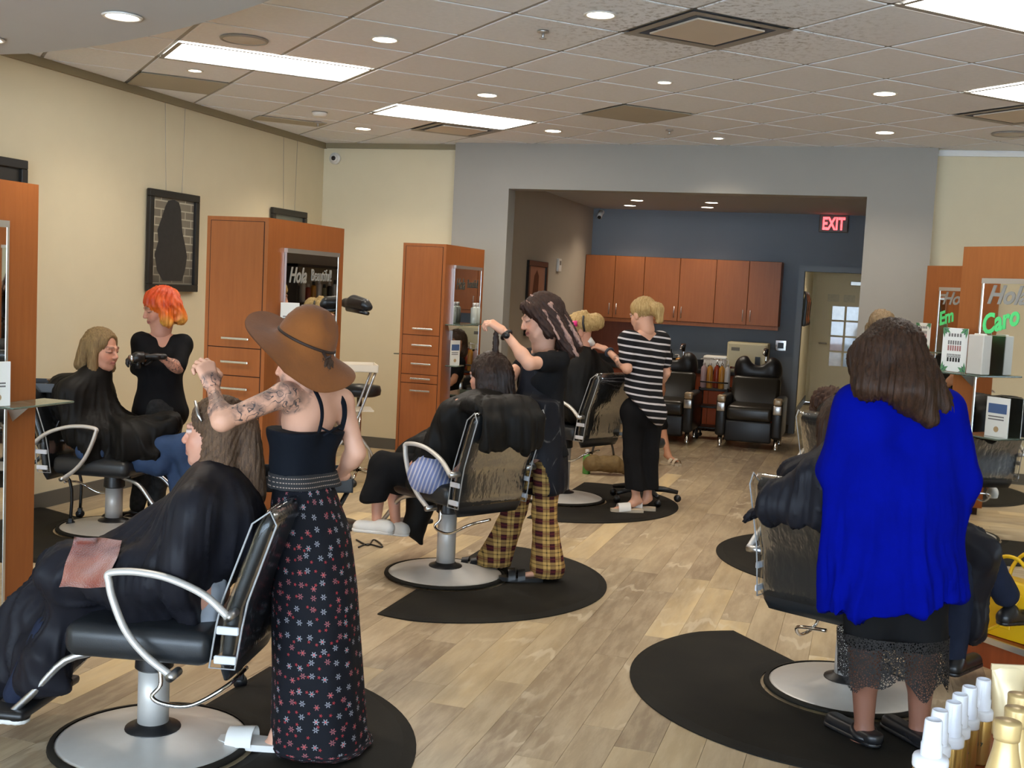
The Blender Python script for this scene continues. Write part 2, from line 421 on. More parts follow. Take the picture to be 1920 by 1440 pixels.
def downlight(x, y, label, z=CEIL, dia=0.16, proto=[None], grp='round recessed downlights', power=1.0):
    if proto[0] is None or proto[0][1] != (dia, power):
        r = empty('recessed_downlight')
        MB().lathe([(dia / 2, -0.004), (dia / 2 - 0.004, -0.010), (dia / 2 - 0.016, -0.008), (dia / 2 - 0.016, 0.004)], 28, cap=False).build('trim_ring', M_WHITEP, r, True)
        MB().lathe([(dia / 2 - 0.016, -0.0065), (0.0005, -0.0075)], 28, cap=False).build('lens', M_DOWN, r)
        ld = bpy.data.lights.new('downlight_lamp', 'SPOT'); ld.energy = SPOT_W * power * (dia / 0.16) ** 2; ld.color = DOWN_C; ld.spot_size = math.radians(128); ld.spot_blend = 0.75; ld.shadow_soft_size = 0.05
        lo = bpy.data.objects.new('lamp', ld); COL.objects.link(lo); lo.parent = r; lo.location = (0, 0, -0.03)
        proto[0] = (r, (dia, power))
    else:
        r = copy_tree(proto[0][0])
    r.location = (x, y, z - 0.001); tag(r, label, 'downlight', grp); return r
for x, y, l in ((-1.32, 5.42, 'round downlight nearest the square air diffuser'), (-2.62, 5.85, 'round downlight right of the round ceiling speaker'), (-2.61, 7.57, 'round downlight above the second panel light'),
                (-4.29, 9.2, 'round downlight above the corner security camera'), (-2.6, 9.25, 'round downlight above the left edge of the grey opening wall'), (-0.01, 7.55, 'round downlight left of the right panel light'), (0.01, 9.21, 'round downlight above the white wall at right')):
    downlight(x, y, l)
for x, y, l in ((-1.31, 7.14, 'small downlight in the middle of the ceiling'), (-1.29, 9.6, 'small downlight just before the grey opening wall'), (-4.31, 6.64, 'small downlight below the long panel light'), (-4.25, 4.95, 'small downlight half hidden by the grey soffit')):
    downlight(x, y, l, dia=0.11)
# grey soffit at the upper left with a rounded outline
SZ = 2.61
edge = smoothpath([(-5.17, 4.61), (-4.6, 4.66), (-4.06, 4.62), (-3.85, 4.60), (-3.5, 4.5), (-3.21, 4.39), (-2.81, 4.2), (-2.36, 3.93), (-2.05, 3.70), (-1.7, 3.3), (-1.45, 2.8), (-1.35, 2.2), (-1.35, -3.0)], 5)
struct(MB().prism([(float(q[0]), float(q[1])) for q in edge] + [(-5.17, -3.0)], SZ, CEIL + 0.02), 'ceiling_soffit', M_SOFFIT)
for x, y, l in ((-2.9, 3.95, 'large downlight in the grey soffit'), (-3.85, 4.28, 'downlight in the grey soffit at the left edge')):
    downlight(x, y, l, SZ, dia=0.158)
for x, y, l in ((-2.86, 13.78, 'alcove downlight, leftmost of four'), (-2.62, 13.0, 'alcove downlight, second of four from the left'), (-1.92, 13.73, 'alcove downlight, third of four from the left'), (-1.78, 13.05, 'alcove downlight, rightmost of four')):
    downlight(x, y, l, AZ, dia=0.17, grp='downlights in the alcove ceiling', power=0.5)
downlight(-0.1, 17.0, 'unseen downlight added to light the corridor behind the doorway', 2.6, dia=0.17)  # hidden from view, added to brighten the corridor
# air diffuser, plain return panels, speakers, sprinklers, smoke detector
M_DIFF = plain('tan_metal_diffuser', lin(204, 190, 172), 0.5, var=0.05)
M_DUCT = plain('dark_duct', lin(70, 74, 84), 0.6)
def square_vent(a, b, label, kind, w=1.0):
    r = empty('air_vent', (*gp(a + 0.5, b + 0.5), CEIL)); c = np.array(r.location[:2])
    def pol(i0, j0=None): 
        j0 = i0 if j0 is None else j0
        return [tuple(np.array(gp(*q)) - c) for q in ((a + i0, b + j0), (a + 1 - i0, b + j0), (a + 1 - i0, b + 1 - j0), (a + i0, b + 1 - j0))]
    def ring(i, o_, z0, z1):
        p_, q_ = pol(o_), pol(i); return MB().add([(*k, z0) for k in p_] + [(*k, z1) for k in q_], [(k, 4 + k, 4 + (k + 1) % 4, (k + 1) % 4) for k in range(4)])
    if kind == 'diffuser':
        ring(0.10, 0.01, -0.008, -0.006).build('frame', M_TBAR, r)
        ring(0.19, 0.10, -0.004, 0.014).build('throat', M_DUCT, r)
        MB().prism(pol(0.17), -0.012, -0.004).build('face_plate', M_DIFF, r)
    else:
        ring(0.03, 0.01, -0.008, -0.006).build('frame', M_TBAR, r)
        MB().prism(pol(0.03), -0.006, 0.0).build('face_plate', plain('grey_return_panel', lin(176, 168, 150), 0.7, var=0.08, nscale=2.5), r)
    tag(r, label, 'air vent'); return r
square_vent(2, 0, 'square tan air diffuser among stained tiles at top', 'diffuser')
square_vent(4, 4, 'flat grey return vent in the middle of the ceiling', 'plain')
square_vent(-1, 6, 'grey return vent in the ceiling beside the left wall', 'plain')
square_vent(3, 7, 'air diffuser just below the second panel light', 'diffuser')
square_vent(7, 1, 'tan air diffuser at the right edge beside the panel light', 'diffuser')
r = empty('slot_vent', (*gp(1.45, 8.48), CEIL)); c = np.array(r.location[:2])
MB().prism([tuple(np.array(gp(*q)) - c) for q in ((0.95, 8.28), (1.9, 8.28), (1.9, 8.7), (0.95, 8.7))], -0.012, -0.006).build('slot_plate', plain('grey_return_panel', (0.2, 0.2, 0.2, 1)), r)
tag(r, 'narrow grey slot vent above the left wall, near the corner', 'air vent')
M_SPK = plain('pale_speaker_grille', lin(206, 202, 192), 0.7, bumps=0.4, bscale=300)
for a, b, l in ((-0.51, 3.46, 'round speaker grille above the long panel light'), (8.52, 2.43, 'round speaker grille at the right edge of the ceiling')):
    r = empty('ceiling_speaker', (*gp(a, b), CEIL - 0.007)); MB().lathe([(0.135, 0), (0.13, -0.008), (0.118, -0.008), (0.118, -0.003)], 32, cap=False).build('rim', M_TBAR, r, True)
    MB().lathe([(0.118, -0.004), (0.001, -0.010)], 32, cap=False).build('grille', M_SPK, r, True); tag(r, l, 'speaker')
for a, b, z, l in ((1.46, 1.36, CEIL, 'sprinkler head left of the square air diffuser'), (5.52, 5.25, CEIL, 'sprinkler head below the flat grey return vent'), (1.76, 8.26, CEIL, 'sprinkler head beside the smoke detector')):
    r = empty('sprinkler_head', (*gp(a, b), z - 0.006)); MB().lathe([(0.03, 0.002), (0.032, -0.006), (0.012, -0.012)], 16).build('escutcheon', M_SILVER, r, True)
    MB().lathe([(0.008, -0.01), (0.008, -0.035)], 10).build('pipe', M_SILVER, r, True); MB().lathe([(0.018, -0.035), (0.02, -0.038), (0.004, -0.04)], 14).build('deflector', M_SILVER, r, True); tag(r, l, 'sprinkler')
r = empty('smoke_detector', (*gp(1.49, 7.36), CEIL - 0.006)); MB().lathe([(0.06, 0), (0.06, -0.012), (0.045, -0.03), (0.001, -0.034)], 24).build('body', M_WHITEP, r, True); MB().lathe([(0.063, 0.002), (0.063, -0.004)], 24).build('mounting_ring', M_TBAR, r, True); tag(r, 'white smoke detector on the ceiling near the left wall', 'smoke detector')
# ------------------------------------------------------------------ furniture materials
def wood_mat(name, c1, c2, rough=0.42, sc=(14, 14, 0.9)):
    t = NT(name); t.p(rough, 0, 0.4)
    v = t.co('Object', sc); a = t.noise(v, 3.2, 5, 0.6); b = t.noise(v, 22, 3, 0.5)
    t.setc(t.mix(t.math('ADD', t.math('MULTIPLY', a, 0.75), t.math('MULTIPLY', b, 0.25)), c1, c2)); t.bump(b, 0.06, 0.002); MATS[name] = t.m; return t.m
M_WOOD = wood_mat('cherry_wood_veneer', lin(138, 76, 33), lin(176, 105, 53))
M_WOODR = wood_mat('red_brown_wood', lin(118, 52, 24), lin(160, 78, 38))
M_GAP = plain('dark_reveal', lin(48, 24, 12), 0.8)
M_HANDLE = plain('satin_nickel_handle', (0.72, 0.70, 0.66, 1), 0.25, 1.0, var=0.03)
M_MIRROR = NT('mirror_glass').p(0.015, 1.0); M_MIRROR.b.inputs['Base Color'].default_value = (0.80, 0.82, 0.80, 1)
tt = M_MIRROR; tt.setc(tt.mix(tt.noise(tt.co(), 1.5, 1), (0.79, 0.81, 0.79, 1), (0.82, 0.83, 0.81, 1))); M_MIRROR = tt.m
M_ALU = plain('aluminium_rail', (0.70, 0.68, 0.64, 1), 0.35, 0.9, var=0.03)
M_GLASS = NT('green_edge_glass'); M_GLASS.p(0.04, 0, 0.5); M_GLASS.setc(M_GLASS.mix(M_GLASS.noise(M_GLASS.co(), 2), lin(150, 176, 158), lin(170, 192, 176))); M_GLASS.b.inputs['Transmission Weight'].default_value = 0.7; M_GLASS = M_GLASS.m
M_LETTER = plain('frosted_grey_lettering', lin(150, 146, 138), 0.6, var=0.02)
M_LETTERD = plain('dark_grey_lettering', lin(70, 68, 60), 0.6, var=0.02)
M_GREEN = plain('green_marker_ink', lin(96, 226, 130), 0.6, var=0.02)
M_GREENP = plain('mint_green_ink', lin(80, 214, 120), 0.6)
def leather(name, c, rough=0.36):
    t = NT(name); t.p(rough, 0, 0.5); v = t.co()
    vo = t.n('ShaderNodeTexVoronoi'); vo.inputs['Scale'].default_value = 240; t.l(v, vo.inputs[0])
    t.setc(t.mix(t.noise(v, 5, 3), dark(c, 0.8), dark(c, 1.25))); t.bump(vo.outputs['Distance'], 0.08, 0.002); MATS[name] = t.m; return t.m
M_LEATHER = leather('black_vinyl_upholstery', (0.016, 0.018, 0.021, 1))
M_LEATHERB = leather('dark_brown_vinyl', (0.024, 0.020, 0.014, 1), 0.30)
def rubber():
    t = NT('black_rubber_mat'); t.p(0.7, 0, 0.18); v = t.co()
    t.setc(t.mix(t.ramp(t.noise(v, 3.5, 4), [(0.35, (0, 0, 0)), (0.7, (1, 1, 1))]), (0.010, 0.009, 0.0075, 1), (0.018, 0.016, 0.012, 1))); t.bump(t.noise(v, 260, 2), 0.25, 0.002); return t.m
M_RUBBER = rubber()
def clear_plastic():
    t = NT('clear_vinyl_cover'); t.t.nodes.remove(t.b)
    tr = t.n('ShaderNodeBsdfTransparent'); tr.inputs[0].default_value = (0.86, 0.87, 0.86, 1)
    gl = t.n('ShaderNodeBsdfGlossy'); gl.inputs['Roughness'].default_value = 0.10; gl.inputs[0].default_value = (0.9, 0.92, 0.95, 1)
    fr = t.n('ShaderNodeFresnel'); fr.inputs['IOR'].default_value = 1.38
    b = t.n('ShaderNodeBump'); b.inputs['Strength'].default_value = 0.45; b.inputs['Distance'].default_value = 0.012
    nz = t.noise(t.co('Object', (1, 1, 0.5)), 14, 3, 0.6); t.l(nz, b.inputs['Height']); t.l(b.outputs[0], gl.inputs['Normal']); t.l(b.outputs[0], fr.inputs['Normal'])
    mx = t.n('ShaderNodeMixShader'); t.l(t.math('MINIMUM', t.math('MULTIPLY', fr.outputs[0], 0.8), 0.30), mx.inputs[0]); t.l(tr.outputs[0], mx.inputs[1]); t.l(gl.outputs[0], mx.inputs[2]); t.l(mx.outputs[0], t.out.inputs[0])
    return t.m
M_CLEAR = clear_plastic()
M_CLIP = plain('white_clip', lin(214, 218, 226), 0.5, var=0.02)
M_PIPING = plain('grey_vinyl_piping', lin(160, 162, 164), 0.4)

M_DISC = plain('brushed_aluminium', (0.62, 0.60, 0.57, 1), 0.42, 0.35, var=0.06, nscale=20)
# ------------------------------------------------------------------ styling stations along the left
SH = 1.93
def station(x0, y0, w, d, label, letters, grp, far=False):
    r = empty('styling_station', (x0, y0, 0))
    MB().box(0, w, 0.0, d, 0.06, SH).build('body', M_WOOD, r)
    MB().box(0.03, w - 0.03, 0.03, d - 0.03, 0, 0.06).build('plinth', M_GAP, r)
    fr = [('top_door', 1.213, 1.905, 1.262), ('drawer', 1.057, 1.208, 1.132), ('drawer', 0.902, 1.052, 0.985), ('drawer', 0.832, 0.897, 0.868), ('bottom_door', 0.085, 0.827, 0.772)]
    for nm, z0, z1, hz in fr:
        MB().box(0.022, w - 0.022, -0.0006, 0.004, z0 - 0.003, z1 + 0.003).build('reveal', M_GAP, r)
        p = MB().rbox(0.0265, w - 0.0265, -0.003, 0.003, z0, z1, 0.001, 1).build(nm, M_WOOD, r)
        hx = w / 2 + 0.02
        h = MB(); h.rbox(hx - 0.085, hx + 0.085, -0.036, -0.026, hz - 0.007, hz + 0.007, 0.003, 2); h.box(hx - 0.062, hx - 0.054, -0.03, 0, hz - 0.005, hz + 0.005); h.box(hx + 0.054, hx + 0.062, -0.03, 0, hz - 0.005, hz + 0.005)
        h.build('handle', M_HANDLE, p)
    m0, m1 = 0.19, d - 0.10
    mi = MB().box(w + 0.001, w + 0.014, m0, m1, 0.25, 1.75).build('mirror', M_MIRROR, r)
    MB().box(w, w + 0.022, m0 - 0.006, m1 + 0.006, 1.75, 1.775).build('top_rail', M_ALU, mi)
    MB().box(w + 0.001, w + 0.016, m1, m1 + 0.012, 0.25, 1.75).build('edge_strip', M_ALU, mi)
    lm = M_LETTERD if letters == 'dark' else M_LETTER
    text('lettering', 'Hola', 0.125, lm, mi, (w + 0.015, m0 + 0.03, 1.585), (PI / 2, 0, PI / 2), shear=0.35, width=0.86, bold=0.002)
    text('lettering', 'Beautiful!', 0.10, lm, mi, (w + 0.015, m0 + 0.30, 1.60), (PI / 2, 0, PI / 2), width=0.72)
    for yy in (0.10, d - 0.04):
        for z in ((1.30,) if yy < 0.2 else ()):
            s_ = MB().rbox(w, w + 0.15, yy - 0.06, yy + 0.16, z, z + 0.008, 0.003, 1).build('glass_shelf', M_GLASS, r)
            MB().add([(w, yy + 0.02, z), (w + 0.09, yy + 0.05, z), (w, yy + 0.08, z), (w, yy + 0.05, z - 0.05)], [(0, 1, 2), (0, 3, 1), (1, 3, 2), (0, 2, 3)]).build('bracket', M_SILVER, s_)
    s_ = MB().rbox(w, w + 0.16, 0.30, d - 0.12, 0.72, 0.732, 0.003, 1).build('glass_shelf', M_GLASS, r)
    MB().add([(w, 0.42, .72), (w + 0.10, 0.46, .72), (w, 0.50, .72), (w, 0.46, 0.66)], [(0, 1, 2), (0, 3, 1), (1, 3, 2), (0, 2, 3)]).build('bracket', M_SILVER, s_)
    s_ = MB().rbox(-0.10, 0, 0.12, 0.30, 1.04, 1.048, 0.003, 1).build('glass_shelf', M_GLASS, r)
    tag(r, label, 'salon station', grp); return r
G_ST = 'free standing wooden styling stations'
st1 = station(-3.53, 5.60, 0.38, 0.94, 'tall wooden station with drawers behind the woman in the brown hat', 'light', G_ST)
st2 = station(-3.54, 8.42, 0.36, 0.93, 'tall wooden station with drawers against the white corner wall', 'dark', G_ST)
r = empty('styling_station', (-3.58, 2.93, 0)); w, d = 0.38, 0.92
MB().box(0, w, 0, d, 0.06, SH).build('body', M_WOOD, r); MB().box(0.03, w - 0.03, 0.03, d - 0.03, 0, 0.06).build('plinth', M_GAP, r)
mi = MB().box(w + 0.001, w + 0.014, 0.10, d - 0.19, 0.25, 1.75).build('mirror', M_MIRROR, r); MB().box(w, w + 0.022, 0.094, d - 0.184, 1.75, 1.775).build('top_rail', M_ALU, mi); MB().box(w + 0.001, w + 0.016, d - 0.19, d - 0.178, 0.25, 1.75).build('edge_strip', M_ALU, mi)
s_ = MB().rbox(w, w + 0.15, d - 0.30, d + 0.05, 1.062, 1.070, 0.003, 1).build('glass_shelf', M_GLASS, r)
MB().add([(w, d - 0.17, 1.062), (w + 0.09, d - 0.13, 1.062), (w, d - 0.08, 1.062), (w, d - 0.13, 0.99)], [(0, 1, 2), (0, 3, 1), (1, 3, 2), (0, 2, 3)]).build('bracket', M_SILVER, s_)
tag(r, 'wooden station cut off by the left edge of the picture', 'salon station', G_ST)

# ------------------------------------------------------------------ angled stations on the right
def angled_station(x, y, wid, label, name_text, ledge):
    r = empty('mirror_station', (x, y, 0), -PI / 4)          # local x runs along the mirror face, local y into the unit
    MB().box(0, wid, 0.0, 0.30, 0.10, SH).build('body', M_WOOD, r)
    MB().box(0.02, wid - 0.02, 0.03, 0.27, 0, 0.10).build('plinth', M_GAP, r)
    mi = MB().box(0.15, wid - 0.15, -0.014, -0.001, 0.16, 1.75).build('mirror', M_MIRROR, r)
    MB().box(0.142, wid - 0.142, -0.022, 0, 1.75, 1.775).build('top_rail', M_ALU, mi); MB().box(0.142, 0.15, -0.018, 0, 0.16, 1.75).build('edge_strip', M_ALU, mi)
    text('lettering', 'Hola', 0.125, M_LETTER, mi, (0.175, -0.0155, 1.655), (PI / 2, 0, 0), shear=0.35, width=0.95, bold=0.003)
    text('lettering', 'Beautiful!', 0.10, M_LETTER, mi, (0.47, -0.0155, 1.66), (PI / 2, 0, 0), width=0.72)
    text('name_lettering', name_text, 0.13, M_GREEN, mi, (0.165, -0.0155, 1.50), (PI / 2, -0.30, 0), shear=0.3, width=0.80, bold=0.004)
    s_ = MB().rbox(-0.05, 0.30, -0.16, 0, 1.302, 1.310, 0.003, 1).build('glass_shelf', M_GLASS, r)
    MB().add([(0.08, 0, 1.302), (0.12, -0.09, 1.302), (0.16, 0, 1.302), (0.12, 0, 1.24)], [(0, 1, 2), (0, 3, 1), (1, 3, 2), (0, 2, 3)]).build('bracket', M_SILVER, s_)
    if ledge:
        lg = MB().box(0.05, wid, -0.30, 0, 0.0, 0.14).build('foot_ledge', M_WOODR, r); MB().box(0.05, wid, -0.312, -0.30, 0.115, 0.143).build('edge_strip', M_ALU, lg)
    tag(r, label, 'salon station', 'angled mirror stations on the right'); return r
stR = angled_station(0.424, 6.153, 1.15, 'angled wooden mirror station at the right edge with green name lettering', 'Caro', True)
stQ = angled_station(0.38, 8.99, 1.0, 'angled wooden mirror station further back, partly hidden by the nearer one', 'Em', False)
def on_station(st, lx, ly, z):
    v = Matrix.Rotation(st.rotation_euler[2], 4, 'Z') @ Vector((lx, ly, z)) + st.location; return v
def leaf_card(st, lx, w, h, label):                          # upright card with painted leaves in the corners
    p = on_station(st, lx, -0.10, 1.311); r = empty('price_card', p, -PI / 4 + 0.06)
    MB().rbox(-w / 2, w / 2, -0.002, 0.002, 0, h, 0.001, 1).build('card', plain('white_card', lin(236, 234, 226), 0.6, var=0.02), r)
    gm = plain('leaf_green_print', lin(92, 140, 96), 0.7, var=0.35, nscale=90); gd = plain('dark_leaf_print', lin(60, 96, 84), 0.7, var=0.4, nscale=90)
    k = 0
    for (cx, cz, sx, sz) in ((-1, 1, 1, -1), (1, 1, -1, -1), (-1, 0, 1, 1), (1, 0, -1, 1)):
        for q in range(4):
            a = q * 0.42 + 0.1; L_ = h * (0.19 + 0.05 * (q % 2)); bx, bz = cx * w / 2, cz * h
            ux, uz = math.cos(a) * sx, math.sin(a) * sz; nx, nz = -uz, ux; tip = (bx + ux * L_, bz + uz * L_); wd = L_ * 0.24
            q0 = (bx + ux * L_ * 0.4 + nx * wd, bz + uz * L_ * 0.4 + nz * wd); q1 = (bx + ux * L_ * 0.4 - nx * wd, bz + uz * L_ * 0.4 - nz * wd)
            cl = lambda u: (min(max(u[0], -w / 2), w / 2), min(max(u[1], 0.001), h))
            pts = [cl((bx, bz)), cl(q0), cl(tip), cl(q1)]
            MB().add([(u[0], -0.0028 - k * 1e-5, u[1]) for u in pts], [(0, 1, 2, 3)]).build('leaf_print', gm if q % 2 else gd, r); k += 1
    td = plain('grey_print', lin(120, 116, 112), 0.7); tp = plain('rose_print', lin(168, 110, 104), 0.7)
    # the print on the card is too small to read: rows of short strokes
    for z, n, s, m in ((0.80, 5, 0.016, td), (0.62, 6, 0.020, td), (0.48, 6, 0.026, tp), (0.37, 9, 0.008, td), (0.33, 10, 0.007, td), (0.23, 5, 0.020, plain('black_print', lin(40, 38, 36), 0.7))):
        b = MB(); span = w * 0.56
        for i in range(n):
            xx = -span / 2 + span * (i + 0.15) / n; b.box(xx, xx + span / n * 0.6, -0.0032, -0.0022, h * z, h * z + s)
        b.build('print_line', m, r)
    tag(r, label, 'card', 'leafy price cards on glass shelves'); return r
leaf_card(stR, 0.08, 0.145, 0.215, 'white card with green leaves on the glass shelf at the right edge')
leaf_card(stQ, 0.10, 0.130, 0.20, 'white card with green leaves on the shelf of the far angled station')
p = on_station(stR, 0.22, -0.09, 1.311)
r = empty('card_reflection', p, -PI / 4); MB().rbox(-0.045, 0.045, -0.03, 0.03, 0, 0.19, 0.004, 2).build('box', plain('pale_box', lin(206, 198, 186), 0.6), r); MB().rbox(-0.03, 0.03, -0.012, 0.012, 0.188, 0.196, 0.003, 1).build('slot', M_WHITEP, r); tag(r, 'pale upright box standing in for the mirror reflection of the leafy card at the right edge', 'box')  # added box imitating the back of the card reflected in the mirror

# ------------------------------------------------------------------ salon chairs
def loft(sections, closed_ends=True):
    mb = MB(); n = len(sections[0])
    for s_ in sections: mb.v += [tuple(map(float, q)) for q in s_]
    for j in range(len(sections) - 1):
        for i in range(n):
            mb.f.append((j * n + i, j * n + (i + 1) % n, (j + 1) * n + (i + 1) % n, (j + 1) * n + i))
    if closed_ends:
        mb.f.append(tuple(range(n))[::-1]); mb.f.append(tuple((len(sections) - 1) * n + i for i in range(n)))
    return mb
def rrect(w, t, n=20, e=4.0):                                # superellipse outline
    out = []
    for i in range(n):
        a = 2 * PI * i / n; c, s = math.cos(a), math.sin(a)
        out.append((w / 2 * math.copysign(abs(c) ** (2 / e), c), t / 2 * math.copysign(abs(s) ** (2 / e), s)))
    return out
def back_loft(off=0.0, z0=0.31, z1=0.86, w=0.46):
    prof = [(0.31, -0.325), (0.40, -0.335), (0.50, -0.345), (0.56, -0.355), (0.64, -0.385), (0.74, -0.42), (0.82, -0.447), (0.86, -0.46)]
    zs = np.linspace(z0, z1, 16); xs = np.interp(zs, [q[0] for q in prof], [q[1] for q in prof]); secs = []
    for i, (z, x) in enumerate(zip(zs, xs)):
        u = i / 15; k = min(1, math.sqrt(max(1e-4, 1 - (2 * u - 1) ** 8)) + 0.02)
        ww, t = (w + 2 * off) * (0.90 + 0.10 * k), (0.058 + 2 * off) * (0.35 + 0.65 * k)
        secs.append([(x + q[1], q[0], z) for q in rrect(ww, t, 24)])
    return loft(secs)
def make_chair():
    r = empty('salon_chair')
    MB().lathe([(0.315, 0.0), (0.315, 0.010), (0.30, 0.016), (0.20, 0.030), (0.10, 0.046), (0.08, 0.05)], 48).build('base_disc', M_DISC, r, True)
    MB().lathe([(0.316, 0.0), (0.338, 0.0), (0.334, 0.012), (0.316, 0.0145)], 48, cap=False).build('base_rim', M_RUBBER, r, True)
    MB().lathe([(0.095, 0.040), (0.092, 0.052), (0.062, 0.06), (0.056, 0.07)], 28).build('flange', M_BLACKP, r, True)
    MB().lathe([(0.052, 0.05), (0.052, 0.26)], 28).build('pump_column', M_DISC, r, True)
    autosmooth(MB().lathe([(0.056, 0.255), (0.064, 0.262), (0.062, 0.30), (0.055, 0.345)], 28).build('collar', M_BLACKP, r))
    MB().tube(smoothpath([(-0.03, 0.055, 0.325), (-0.06, 0.10, 0.30), (-0.07, 0.11, 0.24), (-0.05, 0.13, 0.205), (-0.10, 0.135, 0.185), (-0.19, 0.13, 0.19), (-0.29, 0.09, 0.25), (-0.31, -0.04, 0.27)], 5), 0.0075, 8).build('pump_pedal', M_CHROME, r, True)
    seat = MB().rbox(-0.28, 0.21, -0.245, 0.245, 0.352, 0.465, 0.042, 4).build('seat', M_LEATHER, r, True)
    MB().box(-0.24, 0.16, -0.10, 0.10, 0.335, 0.354).build('seat_plate', M_BLACKM, r)
    MB().tube([(-0.22, 0.0, 0.34), (-0.30, 0, 0.345), (-0.335, 0, 0.37)], 0.014, 8).build('back_bracket', M_CHROME, r, True)
    path = [(-0.36, 0.544), (-0.28, 0.607), (-0.165, 0.649), (-0.07, 0.661), (0.00, 0.658), (0.034, 0.648), (0.030, 0.625), (0.015, 0.573), (-0.03, 0.476), (-0.097, 0.398), (-0.18, 0.338)]
    for s in (1, -1):
        y0 = 0.285 * s
        a = MB().tube(smoothpath([(x, y0 + 0.012 * s * math.sin((z - 0.33) * 9), z) for x, z in path], 5), 0.0145, 10, flat=0.8).build('armrest', M_DISC, r, True)
        b = MB(); b.tube([(-0.36, y0 - 0.05 * s, 0.544), (-0.36, y0 + 0.018 * s, 0.544)], 0.015, 10); b.build('arm_joint', M_SILVER, a, True)
        b = MB(); b.tube([(-0.18, y0 - 0.05 * s, 0.338), (-0.18, y0 + 0.018 * s, 0.338)], 0.015, 10); b.build('arm_joint', M_SILVER, a, True)
    back_loft().build('backrest', M_LEATHER, r, True)
    cv = back_loft(0.010, 0.345, 0.875, 0.475).build('clear_cover', M_CLEAR, r, True)
    for s in (1, -1):
        for z in (0.485, 0.39):
            x = -0.336 - 0.006 * (z > 0.45)
            MB().rbox(x - 0.036, x + 0.036, 0.2465 * s - 0.006, 0.2465 * s + 0.006, z - 0.013, z + 0.013, 0.003, 1).build('cover_clip', M_CLIP, cv)
        xs = [(-0.325 + 0.042, 0.36), (-0.345 + 0.042, 0.50), (-0.36 + 0.04, 0.58), (-0.447 + 0.038, 0.83), (-0.465, 0.872), (-0.447 - 0.040, 0.83), (-0.36 - 0.042, 0.58), (-0.345 - 0.042, 0.5), (-0.325 - 0.042, 0.36)]
        MB().tube([(x, 0.241 * s, z) for x, z in xs], 0.0035, 6, closed=True).build('piping', M_PIPING, cv, True)
    for s in (1, -1):
        MB().tube(smoothpath([(0.12, 0.13 * s, 0.345), (0.24, 0.15 * s, 0.31), (0.34, 0.16 * s, 0.20), (0.42, 0.16 * s, 0.12)], 4), 0.013, 8).build('footrest_tube', M_SILVER, r, True)
    MB().rbox(0.36, 0.50, -0.20, 0.20, 0.105, 0.135, 0.012, 2).build('footrest', M_BLACKP, r, True)
    return r
CH = {}
CHAIRS = [('A', (-2.233, 3.29), 191, 'black salon chair nearest the viewer, under the client with the towel on her lap'),
          ('B', (-2.15, 5.90), 150, 'black salon chair under the dark-haired client at the plaid trousers'),
          ('C', (-2.18, 8.55), 155, 'black salon chair under the blonde client with the pink clip'),
          ('D', (-4.38, 5.985), 8, 'black salon chair by the left wall under the client with the crossed leg'),
          ('E', (0.016, 4.905), 66, 'black salon chair with plastic-covered back in front of the woman in blue'),
          ('F', (0.06, 7.45), 62, 'black salon chair behind the woman in blue, under the curly-haired client')]
for i, (k, xy, ang, lab) in enumerate(CHAIRS):
    o = make_chair() if i == 0 else copy_tree(CH['A'])
    o.location = (*xy, 0.012); o.rotation_euler = (0, 0, math.radians(ang)); tag(o, lab, 'salon chair', 'black hydraulic salon chairs'); CH[k] = o
# ------------------------------------------------------------------ floor mats: half discs with a round notch for the chair base
def mat(xy, bulge, label, R=0.90, notch=0.350):
    r = empty('anti_fatigue_mat', (*xy, 0), math.radians(bulge))
    def outline(ins):
        R_ = R - ins; e = -0.03 + ins; pts = []
        a0 = math.acos(max(-1, min(1, e / R_)))
        for i in range(49):
            a = -a0 + 2 * a0 * i / 48
            rr = R_ * (1 - 0.05 * max(0, (abs(a) / a0 - 0.86)) / 0.14)
            pts.append((rr * math.cos(a), rr * math.sin(a)))
        nr = notch + ins
        b0 = math.acos(max(-1, min(1, e / nr)))
        for i in range(25):
            a = b0 - 2 * b0 * i / 24
            pts.append((nr * math.cos(a), nr * math.sin(a)))
        return pts
    o_, n_ = outline(0.0), outline(0.045); k = len(o_)
    mb = MB(); mb.add([(*q, 0.001) for q in o_] + [(*q, 0.006) for q in o_] + [(*q, 0.016) for q in n_],
                      [(i, (i + 1) % k, k + (i + 1) % k, k + i) for i in range(k)] + [(k + i, k + (i + 1) % k, 2 * k + (i + 1) % k, 2 * k + i) for i in range(k)] + [tuple(2 * k + i for i in range(k))])
    mb.build('bevelled_pad', M_RUBBER, r); tag(r, label, 'floor mat', 'black anti-fatigue mats under the salon chairs'); return r
mat((-2.233, 3.29), 0, 'black rubber mat under the woman in the brown hat')
mat((-2.15, 5.90), 0, 'black rubber mat under the woman in plaid trousers')
mat((-2.18, 8.55), 0, 'black rubber mat under the woman in the striped shirt')
mat((-4.38, 5.985), 250, 'black rubber mat by the left wall')
mat((0.016, 4.905), 221, 'large black rubber mat under the woman in the blue sweater')
mat((0.06, 7.45), 221, 'black rubber mat behind the plastic-covered chair on the right')

